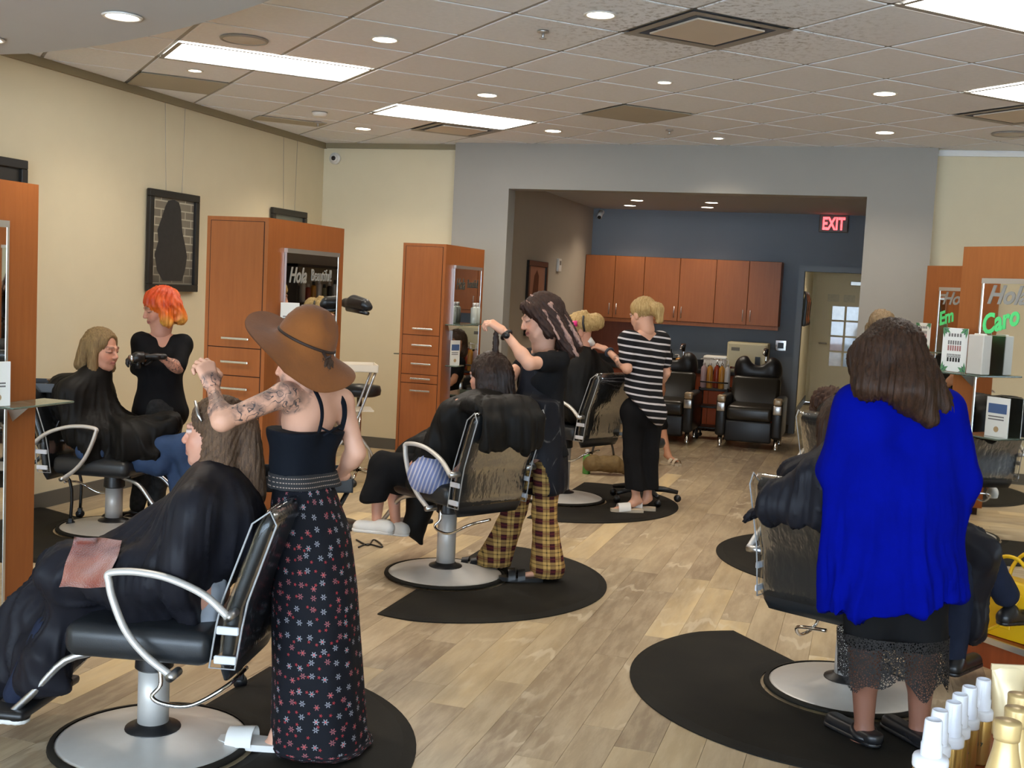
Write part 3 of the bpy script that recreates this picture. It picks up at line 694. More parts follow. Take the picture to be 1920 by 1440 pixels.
# ------------------------------------------------------------------ pictures on the left wall
def picture(y0, y1, z0, z1, label, art, wires=None):
    r = empty('framed_picture', (XL + 0.0, (y0 + y1) / 2, z0)); hw = (y1 - y0) / 2; h = z1 - z0; b = 0.055
    fm = plain('black_picture_frame', (0.012, 0.011, 0.010, 1), 0.35)
    f = MB()
    for (a0, a1, c0, c1) in ((-hw, hw, 0, b), (-hw, hw, h - b, h), (-hw, -hw + b, b, h - b), (hw - b, hw, b, h - b)): f.rbox(0.012, 0.045, a0, a1, c0, c1, 0.004, 1)
    f.build('frame', fm, r)
    MB().box(0.014, 0.022, -hw + b, hw - b, b, h - b).build('backing', art['bg'], r)
    for nm, pts, m, off in art.get('shapes', ()):
        MB().add([(0.0225 + off, (u - 0.5) * 2 * (hw - b), b + v * (h - 2 * b)) for u, v in pts], [tuple(range(len(pts)))]).build(nm, m, r)
    if wires:
        for yy in wires: MB().tube([(0.02, yy, h - 0.02), (0.012, yy * 1.25, CEIL - 0.056 - z0)], 0.0018, 5).build('hanging_wire', plain('thin_steel_wire', (0.35, 0.34, 0.32, 1), 0.4, 0.6), r)
    tag(r, label, 'picture', 'framed pictures hung on the left wall'); return r
def brick_print():
    t = NT('grey_brick_print'); t.p(0.35); v = t.co('Object'); mp = t.n('ShaderNodeMapping'); mp.inputs['Rotation'].default_value = (PI / 2, PI / 2, 0); t.l(v, mp.inputs[0])
    sx = t.n('ShaderNodeSeparateXYZ'); t.l(v, sx.inputs[0]); cb = t.n('ShaderNodeCombineXYZ'); t.l(sx.outputs[1], cb.inputs[0]); t.l(sx.outputs[2], cb.inputs[1])
    b = t.n('ShaderNodeTexBrick'); b.inputs['Scale'].default_value = 1.0; b.inputs['Brick Width'].default_value = 0.16; b.inputs['Row Height'].default_value = 0.062; b.inputs['Mortar Size'].default_value = 0.005
    b.inputs['Color1'].default_value = lin(136, 128, 112); b.inputs['Color2'].default_value = lin(116, 110, 98); b.inputs['Mortar'].default_value = lin(190, 184, 164); t.l(cb.outputs[0], b.inputs[0])
    z = t.ramp(sx.outputs[2], [(0.0, (0.25, 0.25, 0.25)), (0.34, (1, 1, 1))]); t.setc(t.mix(z, lin(30, 28, 26), b.outputs[0])); return t.m
hair_art = [(0.36, 0.97), (0.5, 0.995), (0.63, 0.97), (0.68, 0.88), (0.70, 0.75), (0.73, 0.62), (0.80, 0.48), (0.86, 0.34), (0.82, 0.18), (0.74, 0.04), (0.28, 0.04), (0.14, 0.16), (0.08, 0.34), (0.16, 0.5), (0.13, 0.62), (0.22, 0.76), (0.30, 0.9)]
M_HAIRART = plain('dark_hair_print', lin(40, 40, 42), 0.35, var=0.4, nscale=26)
picture(7.36, 8.02, 1.46, 2.22, 'black framed picture of long dark hair against bricks', {'bg': brick_print(), 'shapes': [('hair_print', hair_art, M_HAIRART, 0.001)]}, (-0.10, 0.11))
M_PAPER = plain('white_print_paper', lin(208, 200, 186), 0.5, var=0.04)
picture(9.19, 9.84, 1.47, 2.23, 'black framed picture mostly hidden behind the wooden station', {'bg': plain('grey_green_print', lin(96, 100, 92), 0.4, var=0.2, nscale=9)}, (-0.10, 0.11))
picture(5.42, 6.07, 1.50, 2.262, 'black framed picture above the station at the left edge', {'bg': plain('dark_print_paper', lin(44, 42, 38), 0.4), 'shapes': [('white_print', [(0.1, 0.2), (0.83, 0.2), (0.83, 0.82), (0.1, 0.82)], M_PAPER, 0.001), ('curl_print', [(0.40 + 0.30 * math.cos(a) * q, 0.92 + 0.2 * math.sin(a) * q) for q, rng in ((1.0, np.linspace(3.4, 6.0, 14)), (0.86, np.linspace(6.0, 3.4, 14))) for a in rng], plain('black_print', (0.02, 0.02, 0.02, 1)), 0.002)]}, None)
# security camera in the corner
r = empty('security_camera', (XL + 0.13, YB - 0.005, 2.78)); MB().tube([(0, 0, 0), (0, -0.03, 0)], 0.055, 24).build('housing', M_WHITEP, r, True); MB().tube([(0, -0.025, 0), (0, -0.05, 0)], [0.04, 0.032], 24).build('dome', M_WHITEP, r, True); MB().tube([(0, -0.048, 0), (0, -0.054, 0)], 0.022, 20).build('lens', M_BLACKP, r, True); tag(r, 'white security camera in the corner below the ceiling', 'security camera')
# ------------------------------------------------------------------ implicit surfaces for figures, hair and cloth
A3 = lambda q: np.array(q, float)
def unit(v): v = A3(v); return v / (np.linalg.norm(v) + 1e-12)
class SDF:
    def __init__(s, h): s.h = h; s.ops = []
    def cone(s, a, b, ra, rb, k=0.03, sub=False, flat=None): s.ops.append(('c', A3(a), A3(b), ra, rb, k, sub, flat)); return s
    def ball(s, c, r, k=0.03, sub=False): return s.cone(c, c, r, r, k, sub)
    def ell(s, c, r, fr=None, k=0.03, sub=False): s.ops.append(('e', A3(c), A3(r), np.eye(3) if fr is None else A3(fr), 0, k, sub, None)); return s
    def cut(s, p, n, k=0.004): s.ops.append(('p', A3(p), unit(n), 0, 0, k, False, None)); return s      # removes the side the normal points to
    def bounds(s):
        lo, hi = A3([1e9] * 3), A3([-1e9] * 3)
        for o in s.ops:
            if o[0] == 'p' or o[6]: continue
            if o[0] == 'c': l_, h_ = np.minimum(o[1] - o[3], o[2] - o[4]), np.maximum(o[1] + o[3], o[2] + o[4])
            else: m = np.abs(o[3].T) @ o[2] if True else 0; l_, h_ = o[1] - m, o[1] + m
            lo = np.minimum(lo, l_); hi = np.maximum(hi, h_)
        return lo - 0.02 - 2 * s.h, hi + 0.02 + 2 * s.h
    def eval_grid(s):
        lo, hi = s.bounds(); h = s.h; n = np.ceil((hi - lo) / h).astype(int) + 1
        D = np.full(n, 1.0, np.float32)
        ax = [lo[i] + h * np.arange(n[i]) for i in range(3)]
        for o in s.ops:
            kind, k, sub = o[0], o[5], o[6]
            if kind == 'p':
                X = (ax[0] - o[1][0])[:, None, None] * o[2][0] + (ax[1] - o[1][1])[None, :, None] * o[2][1] + (ax[2] - o[1][2])[None, None, :] * o[2][2]
                D = np.maximum(D, X.astype(np.float32)); continue
            if kind == 'c': l_, h_ = np.minimum(o[1] - o[3], o[2] - o[4]), np.maximum(o[1] + o[3], o[2] + o[4])
            else: m = np.abs(o[3].T) @ o[2]; l_, h_ = o[1] - m, o[1] + m
            mg = k + 3 * h
            i0 = np.clip(np.floor((l_ - mg - lo) / h).astype(int), 0, n - 1); i1 = np.clip(np.ceil((h_ + mg - lo) / h).astype(int) + 1, 1, n)
            if np.any(i1 <= i0): continue
            sl = tuple(slice(a, b) for a, b in zip(i0, i1))
            gx, gy, gz = np.meshgrid(ax[0][sl[0]], ax[1][sl[1]], ax[2][sl[2]], indexing='ij', sparse=False)
            if kind == 'c':
                a, b = o[1], o[2]; d = b - a; L = d @ d
                px, py, pz = gx - a[0], gy - a[1], gz - a[2]
                if o[7] is not None:
                    nf, q = o[7]; t_ = (px * nf[0] + py * nf[1] + pz * nf[2]) * (1 / q - 1)
                    px, py, pz = px + nf[0] * t_, py + nf[1] * t_, pz + nf[2] * t_
                t = np.clip((px * d[0] + py * d[1] + pz * d[2]) / L, 0, 1) if L > 1e-10 else np.zeros_like(px)
                dist = np.sqrt((px - t * d[0]) ** 2 + (py - t * d[1]) ** 2 + (pz - t * d[2]) ** 2) - (o[3] + t * (o[4] - o[3]))
            else:
                px, py, pz = gx - o[1][0], gy - o[1][1], gz - o[1][2]; F = o[3]; r = o[2]
                q = [(px * F[i][0] + py * F[i][1] + pz * F[i][2]) / r[i] for i in range(3)]
                k0 = np.sqrt(q[0] ** 2 + q[1] ** 2 + q[2] ** 2); k1 = np.sqrt((q[0] / r[0]) ** 2 + (q[1] / r[1]) ** 2 + (q[2] / r[2]) ** 2) + 1e-9
                dist = k0 * (k0 - 1) / k1
                dist = np.where(k0 < 1e-6, -r.min(), dist)
            cur = D[sl]; dist = dist.astype(np.float32)
            if sub:
                w = np.clip(0.5 - 0.5 * (cur + dist) / k, 0, 1); D[sl] = cur * (1 - w) + (-dist) * w + k * w * (1 - w)
            else:
                w = np.clip(0.5 + 0.5 * (cur - dist) / k, 0, 1); D[sl] = cur * (1 - w) + dist * w - k * w * (1 - w)
        return D, lo
    def mesh(s, relax=1):
        D, lo = s.eval_grid(); h = s.h
        S = D < 0; nx, ny, nz = D.shape
        c = np.zeros((nx - 1, ny - 1, nz - 1), np.int8)
        cs = [(i, j, k) for i in (0, 1) for j in (0, 1) for k in (0, 1)]
        for i, j, k in cs: c += S[i:nx - 1 + i, j:ny - 1 + j, k:nz - 1 + k]
        act = np.argwhere((c > 0) & (c < 8))
        if len(act) == 0: return np.zeros((0, 3)), np.zeros((0, 4), int)
        idx = np.full(c.shape, -1, np.int64); idx[act[:, 0], act[:, 1], act[:, 2]] = np.arange(len(act))
        V = {q: D[act[:, 0] + q[0], act[:, 1] + q[1], act[:, 2] + q[2]] for q in cs}
        acc = np.zeros((len(act), 3)); cnt = np.zeros(len(act))
        for q in cs:
            for a in range(3):
                if q[a]: continue
                q2 = list(q); q2[a] = 1; q2 = tuple(q2); v0, v1 = V[q], V[q2]; m = (v0 < 0) != (v1 < 0)
                t = np.where(m, v0 / (v0 - v1 + 1e-20), 0)
                p = np.zeros((len(act), 3)) + A3(q); p[:, a] += t
                acc += np.where(m[:, None], p, 0); cnt += m
        verts = lo + h * (act + acc / np.maximum(cnt, 1)[:, None])
        faces = []
        for a in range(3):
            b, d = (a + 1) % 3, (a + 2) % 3
            sl0 = [slice(None)] * 3; sl1 = [slice(None)] * 3; sl0[a] = slice(0, -1); sl1[a] = slice(1, None)
            e = np.argwhere(S[tuple(sl0)] != S[tuple(sl1)])
            e = e[(e[:, b] > 0) & (e[:, d] > 0) & (e[:, b] < D.shape[b] - 1) & (e[:, d] < D.shape[d] - 1)]
            if len(e) == 0: continue
            flip = S[e[:, 0], e[:, 1], e[:, 2]]
            def cell(db, dd):
                z = e.copy(); z[:, b] += db; z[:, d] += dd; return idx[z[:, 0], z[:, 1], z[:, 2]]
            f = np.stack([cell(-1, -1), cell(0, -1), cell(0, 0), cell(-1, 0)], 1)
            f[~flip] = f[~flip][:, ::-1]; faces.append(f)
        F = np.concatenate(faces); F = F[(F >= 0).all(1)]
        for _ in range(relax): verts = smooth_mesh(verts, F, 0.5)
        return verts, F
def smooth_mesh(v, F, lam):
    acc = np.zeros_like(v); n = np.zeros(len(v))
    for i in range(4):
        a, b = F[:, i], F[:, (i + 1) % 4]
        for q in range(3):
            acc[:, q] += np.bincount(a, v[b, q], len(v)) + np.bincount(b, v[a, q], len(v))
        n += np.bincount(a, minlength=len(v)) + np.bincount(b, minlength=len(v))
    return v * (1 - lam) + lam * acc / np.maximum(n, 1)[:, None]
def vnormals(v, F):
    n = np.cross(v[F[:, 2]] - v[F[:, 0]], v[F[:, 3]] - v[F[:, 1]]); out = np.zeros_like(v)
    for i in range(4):
        for q in range(3): out[:, q] += np.bincount(F[:, i], n[:, q], len(v))
    return out / (np.linalg.norm(out, axis=1)[:, None] + 1e-12)
def np_mesh(name, v, F, mat, col=None, smooth=True):
    me = bpy.data.meshes.new(name); me.vertices.add(len(v)); me.vertices.foreach_set('co', v.astype(np.float32).ravel())
    me.loops.add(F.size); me.loops.foreach_set('vertex_index', F.astype(np.int32).ravel())
    me.polygons.add(len(F)); me.polygons.foreach_set('loop_start', np.arange(0, F.size, 4, dtype=np.int32))
    me.update(calc_edges=True)
    if smooth: me.polygons.foreach_set('use_smooth', np.ones(len(F), bool))
    if col is not None:
        at = me.color_attributes.new('Col', 'FLOAT_COLOR', 'POINT'); at.data.foreach_set('color', col.astype(np.float32).ravel())
    me.materials.append(mat); return me
def put(name, v, F, mat, root, col=None):
    v = v - A3(root.location); o = bpy.data.objects.new(name, np_mesh(name, v, F, mat, col)); COL.objects.link(o); o.parent = root; return o
# cheap value noise on points
_perm = np.random.RandomState(3).rand(64, 64, 64)
def vnoise(p):
    i = np.floor(p).astype(int); f = p - i; f = f * f * (3 - 2 * f); out = 0
    for a in (0, 1):
        for b in (0, 1):
            for c in (0, 1):
                w = (f[:, 0] if a else 1 - f[:, 0]) * (f[:, 1] if b else 1 - f[:, 1]) * (f[:, 2] if c else 1 - f[:, 2])
                out = out + w * _perm[(i[:, 0] + a) & 63, (i[:, 1] + b) & 63, (i[:, 2] + c) & 63]
    return out * 2 - 1
# ------------------------------------------------------------------ figure materials
def skin_mat():
    t = NT('skin'); t.p(0.52, 0, 0.4)
    at = t.n('ShaderNodeVertexColor', layer_name='Col'); v = t.co()
    n = t.noise(v, 30, 3); c = t.mix(t.math('MULTIPLY', n, 0.10), at.outputs[0], lin(176, 100, 84))
    # tattoo ink: alpha of the colour attribute marks where it lies, its lines come from noise
    ct = t.math('ABSOLUTE', t.math('SUBTRACT', t.math('FRACT', t.math('MULTIPLY', t.noise(v, 20, 2, 0.5), 7.0)), 0.5))
    lines = t.ramp(ct, [(0.05, (1, 1, 1)), (0.14, (0, 0, 0))]); shade = t.ramp(t.noise(v, 17, 3, 0.6), [(0.43, (0, 0, 0)), (0.56, (1, 1, 1))])
    ink = t.math('MULTIPLY', t.math('MAXIMUM', lines, t.math('MULTIPLY', shade, 0.65)), t.ramp(t.noise(v, 11, 2), [(0.36, (0.1, 0.1, 0.1)), (0.5, (1, 1, 1))])); ink = t.math('MULTIPLY', t.math('MULTIPLY', ink, at.outputs[1]), 0.95)
    t.setc(t.mix(ink, c, lin(58, 58, 62))); t.b.inputs['Subsurface Weight'].default_value = 0.0
    return t.m
M_SKIN = skin_mat()
def hair_mat(name, c1, c2, c3=None, stretch=(60, 60, 3.5), rough=0.5):
    t = NT(name); t.p(rough, 0, 0.3)
    v = t.co('Object', stretch); n = t.noise(v, 2.2, 5, 0.7); m = t.noise(t.co('Object', (22, 22, 1.2)), 1.5, 2)
    c = t.mix(t.ramp(n, [(0.3, (0, 0, 0)), (0.7, (1, 1, 1))]), c1, c2)
    if c3: c = t.mix(t.ramp(m, [(0.56, (0, 0, 0)), (0.66, (1, 1, 1))]), c, c3)
    t.setc(c); t.bump(n, 0.9, 0.006); MATS[name] = t.m; return t.m
def hair_col_mat():
    t = NT('dyed_hair'); t.p(0.4, 0, 0.45); at = t.n('ShaderNodeVertexColor', layer_name='Col')
    v = t.co('Object', (60, 60, 4)); n = t.noise(v, 1.6, 4, 0.65)
    hs = t.n('ShaderNodeHueSaturation'); t.l(at.outputs[0], hs.inputs['Color']); t.l(t.math('ADD', t.math('MULTIPLY', n, 1.1), 0.42), hs.inputs['Value']); t.setc(hs.outputs[0]); t.bump(n, 0.7, 0.006); return t.m
M_HAIRC = hair_col_mat()
def cloth(name, c, rough=0.85, var=0.2, bscale=420, bump=0.12, sheen=0.0, nscale=7):
    if name in MATS: return MATS[name]
    t = NT(name); t.p(rough, 0, 0.14); v = t.co(); t.setc(t.mix(t.noise(v, nscale, 3), dark(c, 1 - var), dark(c, 1 + var))); t.bump(t.noise(v, bscale, 2), bump, 0.002)
    if sheen: t.b.inputs['Sheen Weight'].default_value = sheen
    MATS[name] = t.m; return t.m
# ------------------------------------------------------------------ body pieces
def frame_of(f, u):
    f = unit(f); x = unit(np.cross(f, u)); z = np.cross(x, f); return np.stack([x, f, z])     # rows: right, forward, up
def head_mesh(c, f, u, skin, s=1.0, h=0.0042, neck=None, brow=(0.10, 0.06, 0.04), lip=(0.42, 0.12, 0.11), eyes='open', smile=False):
    Fm = frame_of(f, u); L = lambda x, y, z: A3(c) + s * (Fm[0] * x + Fm[1] * y + Fm[2] * z)
    S = SDF(h * s); E = lambda p, r, k=0.02, sub=False: S.ell(L(*p), A3(r) * s, Fm, k * s, sub); C = lambda a, b, ra, rb, k=0.012, sub=False: S.cone(L(*a), L(*b), ra * s, rb * s, k * s, sub)
    E((0, -0.018, 0.032), (0.074, 0.092, 0.084)); E((0, 0.028, -0.040), (0.057, 0.060, 0.080), 0.03)
    C((0, 0.058, -0.098), (0, 0.066, -0.096), 0.022, 0.020, 0.02)
    for q in (-1, 1):
        C((q * 0.042, 0.045, -0.03), (q * 0.030, 0.06, -0.045), 0.024, 0.022, 0.02); C((q * 0.058, 0.0, -0.055), (q * 0.03, 0.05, -0.092), 0.018, 0.018, 0.02)
        E((q * 0.076, -0.008, -0.012), (0.011, 0.020, 0.031), 0.008)
        C((q * 0.014, 0.083, 0.021), (q * 0.044, 0.073, 0.020), 0.011, 0.009, 0.012)
        S.ball(L(q * 0.031, 0.098, 0.003), 0.0165 * s, 0.010 * s, True); S.ball(L(q * 0.031, 0.0725, 0.003), 0.0145 * s, 0.003 * s)
        C((q * 0.009, 0.098, -0.033), (q * 0.010, 0.094, -0.033), 0.008, 0.007, 0.006)
    C((0, 0.083, 0.012), (0, 0.104, -0.028), 0.007, 0.0105, 0.010)
    mw = 0.023 if not smile else 0.027
    C((-mw, 0.078, -0.061 + (0.005 if smile else 0)), (0, 0.090, -0.0585), 0.0055, 0.007, 0.006); C((mw, 0.078, -0.061 + (0.005 if smile else 0)), (0, 0.090, -0.0585), 0.0055, 0.007, 0.006)
    C((-mw * 0.75, 0.079, -0.070), (0, 0.089, -0.071), 0.005, 0.0075, 0.006); C((mw * 0.75, 0.079, -0.070), (0, 0.089, -0.071), 0.005, 0.0075, 0.006)
    if neck is not None: S.cone(L(0, -0.028, -0.05), neck, 0.052 * s, 0.056 * s, 0.03 * s); S.cone(L(0, -0.01, -0.09), (A3(neck) + Fm[1] * 0.0), 0.046 * s, 0.05 * s, 0.03 * s)
    v, F = S.mesh(1)
    p = (v - A3(c)) @ Fm.T / s; x, y, z = np.abs(p[:, 0]), p[:, 1], p[:, 2]
    col = np.zeros((len(v), 4)); col[:, :3] = skin
    def paint(m, cc, a=1.0): m = np.clip(m, 0, 1)[:, None] * a; col[:, :3] = col[:, :3] * (1 - m) + A3(cc) * m
    fr = (y > 0.045)
    paint(np.exp(-(((x - 0.044) / 0.022) ** 2 + ((z + 0.034) / 0.02) ** 2)) * fr, A3(skin) * A3([1.02, 0.72, 0.68]), 0.5)
    paint(np.exp(-(x / 0.012) ** 2 - ((z + 0.028) / 0.014) ** 2) * (y > 0.09), A3(skin) * A3([1.0, 0.75, 0.72]), 0.4)
    paint((np.clip(1.6 - np.abs(z + 0.0645 - (0.004 if smile else 0) * (x / 0.025) ** 2) / 0.0075, 0, 1)) * np.clip((mw + 0.004 - x) / 0.006, 0, 1) * (y > 0.066), lip, 0.8)
    paint(np.clip(1.3 - np.abs(z + 0.0645 - (0.006 if smile else 0) * (x / 0.025) ** 2) / 0.0022, 0, 1) * np.clip((mw - x) / 0.004, 0, 1) * (y > 0.066), (0.10, 0.03, 0.03), 0.8)
    paint(np.clip(1.5 - np.abs(z - 0.026 - 0.10 * (0.030 - x) * (x < 0.03)) / 0.0055, 0, 1) * (x > 0.012) * (x < 0.05) * fr, brow, 0.75)
    ed = np.sqrt(((x - 0.031) / 0.0155) ** 2 + ((z - 0.003) / (0.0075 if eyes == 'open' else 0.004)) ** 2)
    if eyes == 'open':
        paint(np.clip(2.2 - ed * 1.6, 0, 1) * (y > 0.06), (0.62, 0.58, 0.55), 0.9)
        paint(np.clip(2.5 - np.sqrt((x - 0.031) ** 2 + (z - 0.003) ** 2) / 0.0028, 0, 1) * (y > 0.06), (0.05, 0.035, 0.03))
        paint(np.clip(1.4 - np.abs(z - 0.010) / 0.0030, 0, 1) * (np.abs(x - 0.031) < 0.017) * (y > 0.06), (0.06, 0.04, 0.035), 0.85)
    else:
        paint(np.clip(1.4 - np.abs(z + 0.004) / 0.0032, 0, 1) * (np.abs(x - 0.031) < 0.018) * (y > 0.06), (0.07, 0.045, 0.04), 0.85)
    return v, F, col
def hand_mesh(w, d, n, skin, thumb=1, curl=0.5, s=1.0, h=0.0034, spread=0.0):
    d = unit(d); n = unit(A3(n) - d * (A3(n) @ d)); sd = np.cross(d, n) * thumb            # sd points to the thumb side
    w = A3(w); S = SDF(h); k = 0.008 * s
    S.cone(w - d * 0.02, w + d * 0.02, 0.024 * s, 0.024 * s, 0.015, flat=(n, 0.8))
    for i, (lat, ln, kn, r) in enumerate(((0.030, 0.066, 0.086, 0.0088), (0.010, 0.074, 0.090, 0.0090), (-0.010, 0.069, 0.086, 0.0086), (-0.028, 0.054, 0.078, 0.0078))):
        base = w + d * kn * s + sd * lat * s
        S.cone(w + d * 0.015 * s + sd * lat * 0.55 * s, base, 0.0165 * s, 0.0118 * s, 0.012)
        p = base; a = 0.0; dl = unit(d + sd * lat * spread * 10)
        for seg, cw in ((0.46, 0.75), (0.30, 1.0), (0.24, 0.8)):
            a += curl * cw * (1 + 0.08 * i); dd = dl * math.cos(a) + n * math.sin(a); q = p + dd * ln * seg * s * 1.05
            S.cone(p, q, r * s, r * 0.92 * s, 0.004); p = q; r *= 0.95
    tb = w + d * 0.022 * s + sd * 0.022 * s
    t1 = tb + unit(d * 0.6 + sd * 0.75 + n * 0.25) * 0.040 * s; t2 = t1 + unit(d * 0.85 + sd * 0.30 + n * (0.25 + 0.5 * curl)) * 0.030 * s; t3 = t2 + unit(d * 0.95 + sd * 0.02 + n * (0.2 + 0.6 * curl)) * 0.024 * s
    S.cone(tb, t1, 0.0165 * s, 0.0120 * s, 0.010); S.cone(t1, t2, 0.0108 * s, 0.0098 * s, 0.004); S.cone(t2, t3, 0.0098 * s, 0.0082 * s, 0.004)
    v, F = S.mesh(1); col = np.ones((len(v), 4)); col[:, :3] = skin; col[:, 3] = 0; return v, F, col
def lerp(a, b, t): return A3(a) + (A3(b) - A3(a)) * t
def torso(S, J, off=0.0, s=1.0, low=True, k=0.035, bust=1.0):
    sr, sl = A3(J['sr']), A3(J['sl']); mid = (sr + sl) / 2; R_ = unit(sr - sl); Wp, Pp = A3(J['waist']), A3(J['pelvis'])
    up = unit(mid - Wp); fw = unit(np.cross(up, R_)); R_ = np.cross(fw, up); Cc = mid - up * 0.125 * s
    S.cone(sl, sr, 0.052 * s + off, 0.052 * s + off, k)
    for q in (-1, 1):
        S.cone(Cc + R_ * q * 0.062 * s, Wp + R_ * q * 0.045 * s, 0.100 * s + off, 0.086 * s + off, k)
        if bust: S.ball(Cc + R_ * q * 0.072 * s + fw * 0.072 * s - up * 0.035 * s, 0.058 * s * bust + off, 0.05)
        S.cone(sl if q < 0 else sr, Cc + R_ * q * 0.075 * s, 0.058 * s + off, 0.085 * s + off, k)
        if low:
            S.cone(Wp + R_ * q * 0.045 * s, Pp + R_ * q * 0.070 * s, 0.088 * s + off, 0.112 * s + off, k)
    if low:
        f2 = unit(np.cross(unit(Wp - Pp), R_))
        for q in (-1, 1): S.ball(Pp + R_ * q * 0.065 * s - f2 * 0.045 * s - UZ * 0.02, 0.098 * s + off, 0.05)
    return dict(R=R_, up=up, fw=fw, C=Cc, mid=mid)
def arm(S, J, sd, off=0.0, s=1.0, t0=0.0, t1=2.0, k=0.02, grow=0.0):
    a, e, w = A3(J['s' + sd]), A3(J['e' + sd]), A3(J['w' + sd]); ra, re, rw = 0.050 * s, 0.039 * s, 0.026 * s
    if t0 < 1:
        b = min(t1, 1); S.cone(lerp(a, e, t0), lerp(a, e, b), ra + (re - ra) * t0 + off, ra + (re - ra) * b + off + grow, k)
    if t1 > 1:
        b = min(t1, 2) - 1; z = max(t0 - 1, 0); S.cone(lerp(e, w, z), lerp(e, w, b), re + (rw - re) * z + off, re + (rw - re) * b + off + grow, k)
        if z < 0.3 and off < 0.02: S.ball(lerp(e, w, 0.28), 0.040 * s + off, 0.03)
def leg(S, J, sd, off=0.0, s=1.0, t1=2.0, k=0.03, flare=0.0, knee=0.058):
    a, kn, an = A3(J['h' + sd]), A3(J['k' + sd]), A3(J['a' + sd])
    b = min(t1, 1); S.cone(a, lerp(a, kn, b), 0.088 * s + off, (0.088 - (0.088 - knee) * b) * s + off, k)
    if t1 > 1:
        b = t1 - 1; S.cone(kn, lerp(kn, an, b), knee * s + off, (knee - (knee - 0.034) * b) * s + off + flare, k)
        if not flare: 
            S.ball(lerp(kn, an, 0.28) - unit(np.cross(A3(J.get('R', RV)), UZ)) * -0.0, 0.054 * s + off, 0.03)
def merge(parts):
    vs, fs, cs, o = [], [], [], 0
    for v, F, c in parts: vs.append(v); fs.append(F + o); cs.append(c); o += len(v)
    return np.concatenate(vs), np.concatenate(fs), np.concatenate(cs)
def person(label, base, group='people in the salon'):
    r = empty('person', tuple(A3(base))); tag(r, label, 'person', group); return r
def body(root, J, skin, s=1.0, h=0.010, head=None, hands=(), legs=True, arms='lr', inks=(), feet=True, torso_on=True, bust=1.0, ts=None):
    parts = []
    if torso_on:
        S = SDF(h); ts = ts or s * 0.84; T = torso(S, J, 0, ts, True, bust=bust)
        S.cone(J['neck'], T['mid'] - T['up'] * 0.03, 0.05 * s, 0.07 * s, 0.04)
        for q in ('sl', 'sr'): S.cone(A3(J['neck']) - T['up'] * 0.02, J[q], 0.042 * s, 0.04 * s, 0.03)
        for q in arms: arm(S, J, q, 0, s)
        if legs:
            for q in 'lr':
                leg(S, J, q, 0, s)
                if feet and 't' + q in J: S.cone(J['a' + q], lerp(J['a' + q], J['t' + q], 0.15) - UZ * 0.02, 0.036 * s, 0.036 * s, 0.02); S.cone(lerp(J['a' + q], J['t' + q], -0.15) - UZ * 0.035, J['t' + q], 0.032 * s, 0.020 * s, 0.02, flat=(UZ, 0.8))
        v, F = S.mesh(1); col = np.zeros((len(v), 4)); col[:, :3] = skin; parts.append((v, F, col))
    if head: parts.append(head_mesh(skin=skin, **head))
    for q in hands: parts.append(hand_mesh(skin=skin, **q))
    v, F, col = merge(parts)
    a = np.zeros(len(v))
    for (p, q, r_, soft) in inks:
        p, q = A3(p), A3(q); d = q - p; t = np.clip(((v - p) @ d) / (d @ d), 0, 1); dist = np.linalg.norm(v - p - t[:, None] * d, axis=1); a = np.maximum(a, np.clip((r_ - dist) / soft, 0, 1))
    col[:, 3] = a
    return put('body', v, F, M_SKIN, root, col)
def garment(name, root, mat, S, relax=1, disp=None, col=None):
    v, F = S.mesh(relax)
    if disp is not None: v = disp(v, vnormals(v, F)); 
    return put(name, v, F, mat, root, None if col is None else col(v))
def folds(apex, axis, n1=9, amp=0.012, r0=0.12, r1=0.5, seed=0.0, tw=3.0):
    ax = unit(axis); u = unit(np.cross(ax, [0.31, 0.2, 0.9])); w = np.cross(ax, u); apex = A3(apex)
    def f(v, nr):
        p = v - apex; th = np.arctan2(p @ w, p @ u); r = np.linalg.norm(p, axis=1)
        A = amp * np.clip((r - r0) / (r1 - r0), 0, 1.3)
        wp = 0.9 * vnoise(v * 4 + seed); rid = lambda q: 1 - 2 * np.abs(np.sin(q)) ** 0.75
        cr = vnoise(np.stack([th * n1 * 0.9 + wp, r * 5, r * 0 + seed], 1)); fine = 1 - 2 * np.abs(vnoise(np.stack([th * n1 * 2.2 + 2 * wp, r * 7, r * 0 + seed + 5], 1)))
        d = rid(n1 * 0.5 * th + seed + tw * 0.35 * np.sin(r * tw) + wp) * 0.55 + cr * 0.7 + fine * 0.35 + 0.35 * vnoise(v * 11 + seed)
        return v + nr * (A * d)[:, None]
    return f
def wrinkle(scale=14.0, amp=0.006, stretch=(1, 1, 0.5), seed=0.0):
    def f(v, nr): return v + nr * (amp * (vnoise(v * A3(stretch) * scale + seed) + 0.5 * vnoise(v * A3(stretch) * scale * 2.3 + seed + 7)))[:, None]
    return f
def strands(c, up, n=34, amp=0.004, seed=0.0, wave=0.0):
    up = unit(up); u = unit(np.cross(up, [0.3, 0.9, 0.1])); w = np.cross(up, u); c = A3(c)
    def f(v, nr):
        p = v - c; th = np.arctan2(p @ w, p @ u); z = p @ up
        d = 0.7 * np.sin(n * th + 5 * vnoise(v * 9 + seed) + wave * np.sin(z * 40)) + 0.5 * np.sin(2.3 * n * th + seed + 4 * vnoise(v * 7 + seed + 3) + wave * np.sin(z * 31 + 1))
        return v + nr * (amp * d + amp * 0.8 * vnoise(v * 22 + seed))[:, None]
    return f
